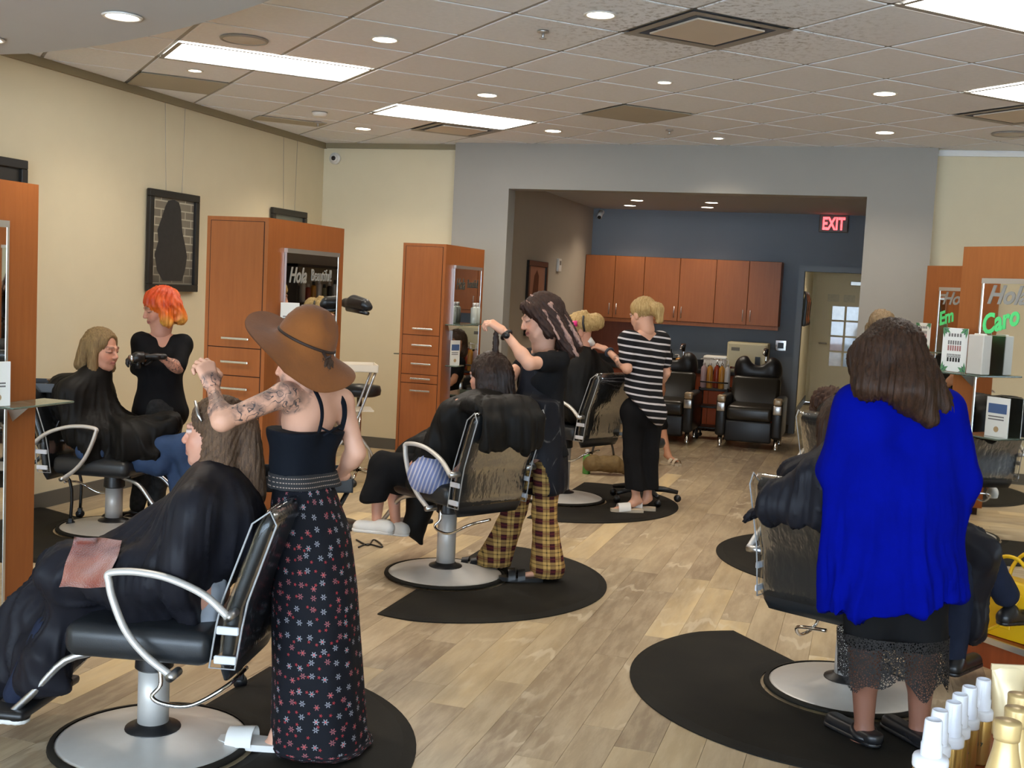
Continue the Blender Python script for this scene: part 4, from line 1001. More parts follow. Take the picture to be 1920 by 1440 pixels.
# ------------------------------------------------------------------ people
def dv(r, f, u=0.0): return unit(RV * r + FV * f + UZ * u)
FAIR = lin(214, 164, 138)[:3]; PINK = lin(206, 152, 128)[:3]; WARM = lin(200, 146, 116)[:3]; TAN = lin(132, 90, 72)[:3]
C_BLACK = cloth('black_knit', (0.008, 0.008, 0.009, 1), var=0.3)
C_CAPE = cloth('black_cutting_cape', lin(25, 24, 23), rough=0.55, var=0.15, bump=0.05)
C_CAPEN = cloth('navy_black_cutting_cape', lin(30, 30, 36), rough=0.5, var=0.12, bump=0.05)
C_JEAN = cloth('blue_denim', lin(58, 78, 112), var=0.3, bscale=600, bump=0.3, nscale=18)
C_JEAND = cloth('dark_denim', lin(34, 40, 58), var=0.3, bscale=600, bump=0.3, nscale=18)
C_WHITE = plain('white_leather', lin(222, 220, 216), 0.5, var=0.03)
C_SOLE = plain('rubber_sole', lin(190, 176, 154), 0.7)
C_BSHOE = plain('black_leather', (0.012, 0.012, 0.014, 1), 0.35)
def hair(root, hd, prims, mat, n=34, amp=0.004, h=0.006, face=True, seed=0.0, wave=0.0, col=None, name='hair', face_c=(0, 0.10, -0.035), face_r=(0.062, 0.06, 0.085)):
    c, f, u = hd['c'], hd['f'], hd['u']; s = hd.get('s', 1.0); Fm = frame_of(f, u); L = lambda q: A3(c) + s * (Fm[0] * q[0] + Fm[1] * q[1] + Fm[2] * q[2])
    S = SDF(h)
    for p in prims:
        if p[0] == 'e': S.ell(L(p[1]), A3(p[2]) * s, Fm, p[3] if len(p) > 3 else 0.02)
        elif p[0] == 'w': S.cone(p[1], p[2], p[3], p[4], p[5] if len(p) > 5 else 0.03)
        else: S.cone(L(p[1]), L(p[2]), p[3] * s, p[4] * s, p[5] if len(p) > 5 else 0.025)
    if face: S.ell(L(face_c), A3(face_r) * s, Fm, 0.012, True)
    return garment(name, root, mat, S, 1, strands(L((0, -0.02, 0)), u, n, amp, seed, wave), col)
CAP = ('e', (0, -0.022, 0.040), (0.086, 0.104, 0.090))
def shoe(root, name, ank, d, ln, mat, sole=None, h=0.006, high=0.06, wid=0.040):
    ank = A3(ank); d = unit(A3(d) * A3([1, 1, 0])); fl = ank[2]; z0 = fl
    S = SDF(h); heel = ank - d * 0.045; toe = heel + d * (ln - wid)
    S.cone(heel + UZ * 0.032, toe + UZ * 0.024, wid * 0.85, wid * 0.9, 0.02, flat=(np.cross(d, UZ), 1.0)); S.cone(heel + UZ * 0.03, heel + d * 0.03 + UZ * high, wid * 0.85, wid * 0.85, 0.02)
    S.cut(ank * 0 + A3([0, 0, z0 + 0.012]), -UZ); S.cut(A3([0, 0, z0 + high + 0.03]), UZ)
    o = garment(name, root, mat, S, 1)
    S = SDF(h); S.cone(heel + UZ * 0.012, toe + UZ * 0.012, wid * 0.9, wid * 1.0, 0.01); S.cut(A3([0, 0, z0 + 0.018]), UZ); S.cut(A3([0, 0, z0]), -UZ)
    q = garment('sole', root, sole or mat, S, 0); q.parent = o; q.location = (0, 0, 0)
    return o
def sandal(root, ank, d, ln, strap, sole, straps=((0.62, 0.035),), z=0.016, side=1):
    ank = A3([ank[0], ank[1], z]); d = unit(A3(d) * A3([1, 1, 0])); nrm = np.cross(d, UZ); heel = ank - d * 0.05; toe = heel + d * ln
    pts = []
    for t in np.linspace(0, 1, 13): pts.append((t, 0.030 + 0.014 * math.sin(PI * min(1, t * 0.75 + 0.15)) - 0.016 * max(0, t - 0.8) / 0.2))
    outl = [heel + d * ln * t + nrm * w for t, w in pts] + [heel + d * ln * t - nrm * w for t, w in pts[::-1]]
    root_l = A3(root.location)
    o = MB().prism([(float(q[0] - root_l[0]), float(q[1] - root_l[1])) for q in outl], z - root_l[2], z + 0.022 - root_l[2]).build('sandal', sole, root)
    for t, w in straps:
        c = heel + d * ln * t; arc = [c + nrm * 0.050 * math.cos(a) + UZ * (0.018 + 0.052 * math.sin(a)) for a in np.linspace(0, PI, 11)]
        G = [[q - d * w - root_l for q in arc], [q + d * w + UZ * -0.008 - root_l for q in arc]]
        b = MB(); b.grid(G); b.grid([[q - UZ * 0.004 for q in row] for row in G[::-1]]); b.build('strap', strap, o, True)
    return o
# chair-based seated clients ------------------------------------------------------------------
def chair_frame(key):
    o = CH[key]; a = o.rotation_euler[2]; c, s = math.cos(a), math.sin(a); b = A3(o.location)
    f = lambda x, y, z: b + A3([c * x - s * y, s * x + c * y, z])
    return f, A3([c, s, 0]), A3([-s, c, 0])
def raise_chair(key, dz):
    for ch in CH[key].children:
        n = ch.name.split('.')[0]
        if n in ('base_disc', 'base_rim', 'flange'): continue
        if n == 'pump_column': ch.scale = (1, 1, (0.21 + dz) / 0.21); ch.location = (0, 0, 0.05 * (1 - (0.21 + dz) / 0.21)); continue
        ch.location = (ch.location[0], ch.location[1], ch.location[2] + dz)
for k_, dz_ in (('B', 0.09), ('C', 0.14), ('E', 0.05), ('F', 0.08)): raise_chair(k_, dz_)
def cape(root, L, dz, hd, mat, seed, over_back=False, hang=0.30, knee=0.28, spread=0.12, amp=0.016, extra=(), neckx=None, h=0.011, fold_n=9, shins=True):
    S = SDF(h); hc = A3(hd['c']); nk = hc - UZ * 0.125 - A3(hd['f']) * A3([1, 1, 0]) * 0.02
    ch_ = L(-0.20, 0, 0.78 + dz); S.cone(nk - UZ * 0.015, lerp(nk, ch_, 0.35), 0.060, 0.085, 0.04); S.cone(lerp(nk, ch_, 0.3), ch_, 0.09, 0.155, 0.06)
    for q in (-1, 1): S.cone(lerp(nk, L(-0.2, q * 0.16, 0.88 + dz), 0.45), L(-0.20, q * 0.165, 0.83 + dz), 0.06, 0.085, 0.06); S.cone(L(-0.20, q * 0.165, 0.83 + dz), L(-0.12, q * 0.18, 0.62 + dz), 0.085, 0.075, 0.06)
    S.cone(ch_, L(-0.10, 0, 0.62 + dz), 0.155, 0.16, 0.06)
    for q in (-1, 1):
        S.cone(L(-0.08, q * 0.11, 0.60 + dz), L(knee, q * spread, 0.56 + dz), 0.115, 0.088, 0.06)
        if shins: S.cone(L(knee, q * spread, 0.555 + dz), L(knee + 0.08, q * spread, hang + dz), 0.086, 0.085, 0.06)
    S.cone(L(-0.05, 0, 0.61 + dz), L(knee - 0.03, 0, 0.57 + dz), 0.10, 0.085, 0.06)
    if over_back:
        for x_, z_, r_ in ((-0.34, 0.90, 0.045), (-0.41, 0.905, 0.034), (-0.46, 0.89, 0.03), (-0.50, 0.84, 0.03), (-0.505, 0.79, 0.03), (-0.50, 0.74, 0.03), (-0.495, 0.69, 0.028)): S.cone(L(x_, -0.19, z_ + dz), L(x_, 0.19, z_ + dz), r_, r_, 0.05)
    for e in extra: S.cone(*e)
    if shins: S.cut(L(0.3, 0, hang + dz - 0.02), -UZ)
    return garment('cape', root, mat, S, 2, folds(nk + UZ * 0.1, -UZ, fold_n, amp, 0.16, 0.55, seed))
def seated_body(root, hd, L, dz, skin, eyes='open', shin=None, arms='', smile=False, **kw):
    hc = A3(hd['c']); nk = hc - UZ * 0.14 - A3(hd['f']) * A3([1, 1, 0]) * 0.03
    J = dict(neck=nk, sl=L(-0.22, 0.155, 0.87 + dz), sr=L(-0.22, -0.155, 0.87 + dz), waist=L(-0.17, 0, 0.66 + dz), pelvis=L(-0.14, 0, 0.55 + dz), el=L(-0.14, 0.20, 0.66 + dz), er=L(-0.14, -0.20, 0.66 + dz), wl=L(0.04, 0.13, 0.60 + dz), wr=L(0.04, -0.13, 0.60 + dz),
             hl=L(-0.12, 0.09, 0.55 + dz), hr=L(-0.12, -0.09, 0.55 + dz), kl=L(0.27, 0.11, 0.55 + dz), kr=L(0.27, -0.11, 0.55 + dz), al=L(0.38, 0.10, 0.20 + dz), ar=L(0.38, -0.10, 0.20 + dz))
    J.update(shin or {})
    body(root, J, skin, 0.80, 0.012, head=dict(c=hd['c'], f=hd['f'], u=hd['u'], s=hd.get('s', 1.0), neck=nk, eyes=eyes, smile=smile), **kw); return J
# ---- woman in the brown hat -----------------------------------------------------------------
D0 = 3.92
r = person('person in a brown floppy hat, black strappy top and long floral skirt', P(592, 1440, D0 + 0.02) * A3([1, 1, 0]))
J = dict(neck=P(594, 722, 3.91), sl=P(534, 740, 3.80), sr=P(640, 752, 4.02), waist=P(566, 862, 3.93), pelvis=P(574, 950, 3.95), el=P(416, 790, 3.66), wl=P(399, 727, 3.80), er=P(668, 848, 4.02), wr=P(636, 892, 4.12),
         hl=P(560, 968, 3.92), hr=P(600, 970, 4.0), kl=P(566, 1195, 3.92), kr=P(605, 1195, 4.0), al=P(520, 1385, 3.90), ar=P(622, 1415, 4.0), tl=P(478, 1398, 3.90), tr=P(590, 1430, 4.02))
hd = dict(c=P(567, 676, 3.88), f=dv(-0.93, 0.22, -0.25), u=unit(UZ + dv(0.1, 0)), s=0.90)
body(r, J, FAIR, 0.80, 0.008, ts=0.55, head=dict(c=hd['c'], f=hd['f'], u=hd['u'], s=0.90, neck=J['neck'], eyes='shut'),
     hands=(dict(w=J['wl'], d=dv(-0.35, 0.2, 0.75), n=dv(-0.5, 0.5, -0.5), thumb=-1, curl=0.95, s=0.95), dict(w=J['wr'], d=dv(-0.9, 0.2, -0.1), n=dv(0, 0.4, -1), thumb=1, curl=0.8, s=0.95)),
     inks=((lerp(J['sl'], J['el'], -0.12), lerp(J['sl'], J['el'], 0.62), 0.075, 0.012), (lerp(J['el'], J['wl'], 0.30), J['wl'], 0.06, 0.012)))
S = SDF(0.007); T = torso(S, J, 0.006, 0.80, True); S.cut(P(575, 806, 3.9), UZ + RV * 0.04); S.cut(P(570, 916, 3.9), -UZ)
C_TANK = cloth('black_ribbed_tank', lin(14, 18, 26), var=0.25)
tk = garment('tank_top', r, C_TANK, S, 1, wrinkle(16, 0.002))
rl = A3(r.location)
for pts in ([P(598, 812, 3.83), P(604, 782, 3.82), P(601, 755, 3.80), P(588, 728, 3.83), P(575, 716, 3.86)], [P(640, 806, 3.90), P(646, 780, 3.93), P(644, 755, 3.96), P(633, 738, 3.97)]):
    MB().tube([q - rl for q in smoothpath(pts, 5)], 0.009, 8, flat=0.5).build('strap', C_TANK, tk, True)
for a, b in ((P(598, 800, 3.825), P(632, 815, 3.88)), (P(640, 797, 3.89), P(606, 817, 3.84))): MB().tube([a - rl, lerp(a, b, 0.5) - rl - FV * 0.01, b - rl], 0.004, 6).build('cross_strap', C_TANK, tk, True)
# lace waistband
S = SDF(0.006); T = torso(S, J, 0.009, 0.80, True); S.cut(P(566, 884, 3.9), UZ); S.cut(P(570, 914, 3.9), -UZ)
def lace():
    t = NT('black_lace_band'); t.p(0.8); v = t.co(); sx = t.n('ShaderNodeSeparateXYZ'); t.l(v, sx.inputs[0])
    z = t.math('FRACT', t.math('MULTIPLY', sx.outputs[2], 68)); m = t.math('LESS_THAN', z, 0.22); d = t.math('ADD', t.math('MULTIPLY', sx.outputs[0], 90), t.math('MULTIPLY', sx.outputs[1], 90)); q = t.math('LESS_THAN', t.math('FRACT', d), 0.6)
    t.setc(t.mix(t.math('MULTIPLY', m, q), (0.012, 0.012, 0.014, 1), lin(150, 132, 120))); return t.m
garment('lace_band', r, lace(), S, 1)
# long floral skirt
def floral():
    t = NT('navy_floral_print'); t.p(0.8, 0, 0.25)
    uv = t.n('ShaderNodeUVMap', uv_map='UVMap')
    col_ = None
    def layer(scale, size, pet, offs):
        mp = t.n('ShaderNodeMapping'); mp.inputs['Scale'].default_value = (scale, scale, 1); mp.inputs['Location'].default_value = (offs, offs * 0.7, 0); t.l(uv.outputs[0], mp.inputs[0])
        vo = t.n('ShaderNodeTexVoronoi', voronoi_dimensions='2D'); vo.inputs['Scale'].default_value = 1.0; vo.inputs['Randomness'].default_value = 0.55; t.l(mp.outputs[0], vo.inputs[0])
        df = t.n('ShaderNodeVectorMath', operation='SUBTRACT'); t.l(mp.outputs[0], df.inputs[0]); t.l(vo.outputs['Position'], df.inputs[1])
        sx = t.n('ShaderNodeSeparateXYZ'); t.l(df.outputs[0], sx.inputs[0]); an = t.math('ARCTAN2', sx.outputs[1], sx.outputs[0]); rr = t.math('MULTIPLY', t.math('ADD', t.math('COSINE', t.math('MULTIPLY', an, pet)), 1.9), size / 2.9)
        inside = t.math('LESS_THAN', vo.outputs['Distance'], rr); core = t.math('LESS_THAN', vo.outputs['Distance'], size * 0.22)
        sc = t.n('ShaderNodeSeparateColor'); t.l(vo.outputs['Color'], sc.inputs[0]); return inside, core, sc.outputs[0], sc.outputs[1]
    i1, c1, ra, rb = layer(23.0, 0.25, 6, 0.0)
    pet = t.ramp(ra, [(0.0, lin(132, 132, 140)), (0.55, lin(150, 148, 156)), (0.6, lin(140, 84, 88)), (1.0, lin(160, 128, 124))]); pet.node.color_ramp.interpolation = 'CONSTANT'
    i2, c2, ra2, rb2 = layer(26.0, 0.15, 5, 4.3)
    c = t.mix(t.math('MULTIPLY', i2, t.math('GREATER_THAN', rb2, 0.4)), lin(13, 14, 22), lin(150, 50, 54))
    c = t.mix(i1, c, pet); c = t.mix(c1, c, lin(40, 36, 52)); c = t.mix(t.math('MULTIPLY', c1, t.math('GREATER_THAN', rb, 0.5)), c, lin(214, 60, 58)); t.setc(c); return t.m
def tube_cloth(name, rings, mat, root, n=56, fold=0.0, nf=9, dfac=0.78, d=3.95, zmin=None, seed=0.0, uvscale=1.0):
    v, F, uvs = [], [], []; R0 = []
    for j, (y, xc, hw) in enumerate(rings):
        c = P(xc, y, d); R0.append((c, hw * d / FPX))
    m = len(rings)
    for j, (c, a) in enumerate(R0):
        for i in range(n + 1):
            th = 2 * PI * i / n; fd = 1 + fold * (j / (m - 1)) * (math.sin(nf * th + seed) + 0.5 * math.sin((nf * 2 + 1) * th + 1.3 + seed))
            q = c + RV * a * math.cos(th) * fd + FV * a * dfac * math.sin(th) * fd
            if zmin is not None and q[2] < zmin: q[2] = zmin
            v.append(q - A3(root.location)); uvs.append((th * 0.155 * uvscale, -c[2] * 1.0))
    for j in range(m - 1):
        for i in range(n): F.append((j * (n + 1) + i, (j + 1) * (n + 1) + i, (j + 1) * (n + 1) + i + 1, j * (n + 1) + i + 1))
    v = np.array(v); F = np.array(F); me = np_mesh(name, v, F, mat); lay = me.uv_layers.new(name='UVMap')
    lay.data.foreach_set('uv', np.array([uvs[i] for i in F.ravel()], np.float32).ravel())
    o = bpy.data.objects.new(name, me); COL.objects.link(o); o.parent = root; return o
ring0 = [(900, 568, 52), (912, 570, 57), (940, 573, 64), (985, 581, 73), (1040, 585, 77), (1100, 589, 80), (1180, 592, 82), (1250, 595, 84), (1340, 597, 88), (1420, 598, 92), (1462, 600, 94)]
ys = np.linspace(900, 1462, 28); ring = [(y, np.interp(y, [q[0] for q in ring0], [q[1] for q in ring0]), np.interp(y, [q[0] for q in ring0], [q[2] for q in ring0])) for y in ys]
tube_cloth('skirt', ring, floral(), r, 72, 0.030, 5, 1.12, 3.96, 0.03)
# hat
def hat(root, c, up, left, near):
    M_SU = plain('brown_suede_felt', lin(126, 73, 27), 0.95, var=0.28, nscale=11, bumps=0.25, bscale=120, sheen=0.1)
    N = 64; G = []; c = A3(c) - A3(root.location); lf = unit(left - up * (A3(left) @ up)); nr = np.cross(up, lf)
    if nr @ near < 0: nr = -nr
    prof = [(0.002, 0.122), (0.03, 0.124), (0.052, 0.114), (0.074, 0.092), (0.089, 0.060), (0.097, 0.022), (0.101, 0.0), (0.112, -0.010), (0.128, -0.012), (0.146, -0.012), (0.165, -0.012), (0.184, -0.011), (0.200, -0.010)]
    def surf(off):
        g = []
        for (rr, z) in prof:
            row = []
            for i in range(N + 1):
                th = 2 * PI * i / N; cs, sn = math.cos(th), math.sin(th)
                dl = math.radians(26 - 34 * cs * (cs > 0) + 4 * (-cs) * (cs < 0) + 16 * sn + 5 * math.sin(3 * th + 0.6)); e = max(0, rr - 0.102)
                crown = 1.0 if rr > 0.1 else (1 + 0.05 * math.sin(2 * th + 0.8) * (rr / 0.1))
                zz = z - e * math.tan(dl) + (-0.020 * math.exp(-((th - 2.6) / 0.5) ** 2) if 0.03 < rr < 0.08 else 0)
                rb = rr * crown if e == 0 else 0.102 + e * math.cos(dl) * 1.12
                row.append(c + lf * rb * cs + nr * rb * sn + up * (zz + off))
            g.append(row)
        return g
    mb = MB(); mb.grid(surf(0.0)); mb.grid([q[::-1] for q in surf(-0.004)]); h_ = mb.build('hat', M_SU, root, True)
    band = [c + lf * 0.101 * math.cos(t) + nr * 0.101 * math.sin(t) + up * (0.006) for t in np.linspace(0, 2 * PI, 49)[:-1]]
    MB().tube(band, 0.005, 8, closed=True).build('hat_band', plain('dark_brown_cord', lin(44, 26, 16), 0.7), h_, True)
    kn = c - lf * 0.075 + nr * 0.072 + up * 0.004
    MB().tube([kn, kn - lf * 0.02 + nr * 0.012 - up * 0.012, kn - lf * 0.03 + nr * 0.022 + up * 0.004], [0.005, 0.006, 0.003], 7).build('band_knot', plain('dark_brown_cord', lin(44, 26, 16)), h_, True)
hat(r, P(574, 640, 3.88), unit(UZ + RV * 0.42 - FV * 0.06), -RV, -FV)
hair(r, hd, [('e', (0, -0.03, -0.02), (0.078, 0.08, 0.06)), ('c', (0.0, -0.075, -0.05), (0.0, -0.07, -0.10), 0.040, 0.026)], hair_mat('dark_brown_hair', lin(40, 26, 18), lin(82, 56, 38)), 30, 0.004)
sandal(r, P(505, 1398, 3.90), dv(-1, 0.1), 0.235, C_WHITE, C_WHITE, ((0.62, 0.045),))
sandal(r, P(610, 1440, 3.98), dv(-1, 0.15), 0.235, C_WHITE, C_WHITE, ((0.62, 0.045),))
# ---- client in the front chair --------------------------------------------------------------
L, cf, cl = chair_frame('A')
r = person('seated person in a navy cape with shoulder-length brown hair, nearest the viewer', (*CH['A'].location[:2], 0.48))
hd = dict(c=P(402, 812, 3.96), f=dv(-0.98, 0.12, -0.02), u=unit(UZ + dv(0.10, 0)), s=1.02)
J = seated_body(r, hd, L, 0.0, PINK, legs=False)
M_HA = hair_mat('highlighted_brown_hair', lin(54, 37, 27), lin(118, 90, 66))
hair(r, hd, [CAP, ('c', (0.070, -0.02, 0.03), (0.078, -0.015, -0.14), 0.026, 0.032), ('c', (-0.070, -0.02, 0.03), (-0.078, -0.015, -0.14), 0.026, 0.032), ('c', (0.06, -0.06, 0.02), (0.075, -0.06, -0.19), 0.045, 0.045), ('c', (-0.06, -0.06, 0.02), (-0.075, -0.06, -0.19), 0.045, 0.045), ('c', (0, -0.10, 0.02), (0, -0.135, -0.20), 0.055, 0.055)], M_HA, 40, 0.003, 0.006, seed=2.0, face_c=(0, 0.105, -0.02), face_r=(0.07, 0.068, 0.10))
rl = A3(r.location)
MB().tube([P(366, 752, 3.90) - rl, P(372, 778, 3.88) - rl, P(378, 790, 3.87) - rl], [0.005, 0.007, 0.004], 8).build('foil', M_SILVER, r, True)
ex = [(P(150, 1075, 3.84), P(65, 1275, 3.84), 0.088, 0.082, 0.06), (P(112, 1062, 4.02), P(8, 1262, 4.02), 0.09, 0.085, 0.06), (P(200, 1100, 3.95), P(70, 1240, 3.93), 0.10, 0.09, 0.08), (P(85, 1230, 3.84), P(118, 1285, 3.84), 0.07, 0.05, 0.06), (P(350, 1140, 3.78), P(240, 1150, 3.76), 0.05, 0.05, 0.06), (P(395, 935, 3.95), P(250, 1040, 3.97), 0.09, 0.09, 0.10)]
cp = cape(r, L, 0.0, hd, C_CAPEN, 0.4, False, 0.16, 0.29, 0.12, 0.030, ex, fold_n=10, shins=False)
from mathutils.bvhtree import BVHTree
def drape(name, root, mat, cloth_obj, corners, n=22, thick=0.010, lift=0.024):
    me = cloth_obj.data; off = A3(cloth_obj.parent.location); bv = BVHTree.FromPolygons([v.co[:] for v in me.vertices], [tuple(p.vertices) for p in me.polygons])
    (a, b, c, d) = [A3(q) for q in corners]; G = []
    for i in range(n + 1):
        row = []
        for j in range(n + 1):
            u, w = i / n, j / n; q = (a * (1 - w) + b * w) * (1 - u) + (d * (1 - w) + c * w) * u; q = q + A3([1.5 * math.sin(9 * u + 5 * w), 1.2 * math.sin(8 * w + 3 * u)])
            ray = unit(P(q[0], q[1], 1.0) - CP); hit = bv.ray_cast(Vector(CP - off), Vector(ray))
            row.append((A3(hit[0]) + off) if hit[0] is not None else None)
        G.append(row)
    ok = [q for row in G for q in row if q is not None]
    Z = np.array([[np.linalg.norm(q - CP) if q is not None else np.nan for q in row] for row in G]); Z = np.where(np.isnan(Z), np.nanmedian(Z), Z)
    for _ in range(5): Z[1:-1, 1:-1] = (Z[:-2, 1:-1] + Z[2:, 1:-1] + Z[1:-1, :-2] + Z[1:-1, 2:] + Z[1:-1, 1:-1] * 2) / 6
    top, bot = [], []
    for i in range(n + 1):
        tr, br = [], []
        for j in range(n + 1):
            u, w = i / n, j / n; q = (a * (1 - w) + b * w) * (1 - u) + (d * (1 - w) + c * w) * u; q = q + A3([1.5 * math.sin(9 * u + 5 * w), 1.2 * math.sin(8 * w + 3 * u)])
            ray = unit(P(q[0], q[1], 1.0) - CP); e = min(1, 8 * min(u, 1 - u, w, 1 - w)); tr.append(CP + ray * (Z[i, j] - lift - thick * e) - A3(root.location)); br.append(CP + ray * (Z[i, j] - lift + 0.002) - A3(root.location))
        top.append(tr); bot.append(br)
    mb = MB(); mb.grid(top); mb.grid([q[::-1] for q in bot]); return mb.build(name, mat, root, True)
def towel_mat():
    t = NT('coral_terry_towel'); t.p(0.95, 0, 0.1); v = t.co(); sx = t.n('ShaderNodeSeparateXYZ'); t.l(v, sx.inputs[0]); n = t.noise(v, 22, 4)
    c = t.mix(t.ramp(n, [(0.35, (0, 0, 0)), (0.65, (1, 1, 1))]), lin(120, 54, 40), lin(152, 76, 58)); c = t.mix(t.ramp(t.noise(v, 7, 2), [(0.4, (0, 0, 0)), (0.62, (1, 1, 1))]), c, lin(160, 104, 88)); t.setc(c); t.bump(t.noise(v, 190, 3), 1.0, 0.006); t.b.inputs['Sheen Weight'].default_value = 0.5; return t.m
tw = empty('hand_towel', tuple(P(170, 1060, 3.75))); tag(tw, 'coral terry towel lying across the lap of the navy cape', 'towel')
drape('terry_cloth', tw, towel_mat(), cp, [(139, 1006), (230, 1012), (199, 1102), (110, 1101)])
S = SDF(0.008); S.cone(P(405, 1110, 3.80), P(380, 1165, 3.78), 0.03, 0.035, 0.03); S.cone(P(380, 1165, 3.78), P(330, 1172, 3.77), 0.03, 0.012, 0.03); S.cone(P(400, 1090, 3.82), P(395, 1160, 3.80), 0.04, 0.03, 0.03)
garment('shirt_tail', r, cloth('grey_cotton', lin(150, 154, 160), var=0.12), S, 1, wrinkle(22, 0.008))
S = SDF(0.009); S.cone(P(95, 1180, 3.86), P(35, 1300, 3.88), 0.055, 0.05); S.cone(P(70, 1150, 4.02), P(-10, 1290, 4.04), 0.055, 0.05); garment('trousers', r, C_JEAND, S)
sh = P(12, 1352, 3.88); shoe(r, 'sneaker', sh, dv(-1, 0.1), 0.26, C_BSHOE, C_WHITE)
# ---- client by the left wall ----------------------------------------------------------------
L, cf, cl = chair_frame('D')
r = person('seated person in a black cape with a blonde bob, crossing one leg in jeans', (*CH['D'].location[:2], 0.48))
hd = dict(c=P(192, 655, 7.08), f=dv(0.93, -0.30, -0.12), u=UZ, s=1.05)
hair(r, hd, [CAP, ('c', (0.070, -0.01, 0.03), (0.080, 0.01, -0.115), 0.028, 0.032), ('c', (-0.070, -0.01, 0.03), (-0.080, 0.01, -0.115), 0.028, 0.032), ('c', (0.05, -0.07, 0.02), (0.065, -0.085, -0.10), 0.045, 0.04), ('c', (-0.05, -0.07, 0.02), (-0.065, -0.085, -0.10), 0.045, 0.04)], hair_mat('ash_blonde_hair', lin(98, 76, 50), lin(160, 134, 92)), 36, 0.003, 0.008, seed=5.0, face_c=(0, 0.108, 0.0), face_r=(0.064, 0.072, 0.105))
J = seated_body(r, hd, L, 0.0, PINK, eyes='shut', legs=False)
kn = P(325, 815, 7.0)
ex = [(P(235, 820, 6.98), P(318, 798, 6.98), 0.12, 0.085, 0.06), (P(120, 730, 7.1), P(85, 810, 7.1), 0.10, 0.07, 0.08), (P(150, 815, 6.92), P(190, 862, 6.90), 0.08, 0.05, 0.06), (P(230, 850, 6.9), P(290, 855, 6.9), 0.06, 0.05, 0.06), (P(95, 800, 7.1), P(90, 812, 7.1), 0.07, 0.05, 0.06)]
cape(r, L, 0.0, hd, C_CAPE, 1.7, False, 0.42, 0.22, 0.10, 0.030, ex, fold_n=10, shins=False)
S = SDF(0.010); S.cone(P(300, 835, 6.98), P(345, 845, 6.95), 0.085, 0.075); S.cone(P(345, 835, 6.95), P(362, 905, 6.95), 0.075, 0.06); S.cone(P(160, 845, 6.9), P(180, 850, 6.9), 0.06, 0.06); S.cone(P(240, 860, 6.95), P(300, 870, 6.95), 0.07, 0.07); S.cone(P(330, 880, 7.0), P(345, 985, 7.0), 0.06, 0.045)
garment('jeans', r, C_JEAN, S, 1, wrinkle(16, 0.006))
shoe(r, 'sneaker', P(350, 1005, 7.0), dv(0.9, -0.2), 0.25, C_BSHOE, C_WHITE)
# ---- stylist with orange hair ---------------------------------------------------------------
r = person('person with bright orange curly bob and black top, drying a client\'s hair', P(285, 962, 7.45) * A3([1, 1, 0]))
D = 7.4
J = dict(neck=P(302, 624, D), sl=P(342, 646, D + 0.03), sr=P(266, 642, D - 0.02), waist=P(300, 715, D), pelvis=P(300, 770, D), el=P(334, 690, D - 0.12), wl=P(300, 669, D - 0.24), er=P(258, 690, D - 0.05), wr=P(270, 668, D - 0.20),
         hl=P(322, 775, D), hr=P(282, 775, D), kl=P(310, 870, D), kr=P(270, 870, D), al=P(290, 950, D + 0.05), ar=P(256, 955, D), tl=P(270, 962, D - 0.05), tr=P(236, 965, D - 0.1))
hd = dict(c=P(299, 578, D - 0.02), f=dv(-0.78, -0.50, -0.28), u=UZ, s=1.02)
C_GLOVE = lin(26, 26, 28)[:3]
body(r, J, PINK, 0.88, 0.010, head=dict(c=hd['c'], f=hd['f'], u=hd['u'], s=1.02, neck=J['neck'], eyes='shut'), inks=((lerp(J['el'], J['wl'], 0.0), J['wl'], 0.06, 0.01),), feet=False)
for q, d_, th in (('wl', dv(-0.95, -0.2, -0.05), -1), ('wr', dv(-0.5, -0.7, 0.0), 1)):
    v, F, c = hand_mesh(J[q], d_, dv(0, -0.2, -1), C_GLOVE, th, 0.7, 1.05, 0.005); put('glove', v, F, plain('black_nitrile', (0.014, 0.014, 0.015, 1), 0.4), r)
S = SDF(0.010); T = torso(S, J, 0.014, 0.88, True); arm(S, J, 'l', 0.014, 0.88, 0, 0.92); arm(S, J, 'r', 0.012, 0.88, 0, 1.6)
S.ell(P(300, 632, D - 0.13), (0.055, 0.12, 0.085), np.stack([RV, FV, UZ]), 0.015, True); S.cut(P(300, 640, D) + T['up'] * 0.075, T['up'] * 1.0)
garment('black_shirt', r, C_BLACK, S, 1, wrinkle(12, 0.006))
S = SDF(0.011); leg(S, J, 'l', 0.014, 0.88, 1.93); leg(S, J, 'r', 0.014, 0.88, 1.93); S.ball(J['pelvis'], 0.13, 0.06)
C_CAMO = cloth('dark_mottled_denim', lin(46, 46, 46), var=0.9, nscale=34)
garment('trousers', r, C_CAMO, S, 1, wrinkle(18, 0.008))
shoe(r, 'shoe', A3([*P(290, 962, D)[:2], 0.0]), dv(-0.8, -0.5), 0.25, C_BSHOE, C_WHITE); shoe(r, 'shoe', A3([*P(250, 965, D)[:2], 0.0]), dv(-0.8, -0.5), 0.25, C_BSHOE, C_WHITE)
def dye(v):
    z = v[:, 2]; c0 = A3(hd['c']); t = np.clip((c0[2] + 0.03 - z) / 0.13, 0, 1); t = np.clip(t + 0.35 * vnoise(v * 16), 0, 1); a, b, c = A3(lin(196, 66, 18)[:3]), A3(lin(226, 112, 34)[:3]), A3(lin(236, 184, 84)[:3])
    col = np.where(t[:, None] < 0.5, a + (b - a) * (t[:, None] * 2), b + (c - b) * (t[:, None] * 2 - 1)); return np.concatenate([col, np.ones((len(v), 1))], 1)
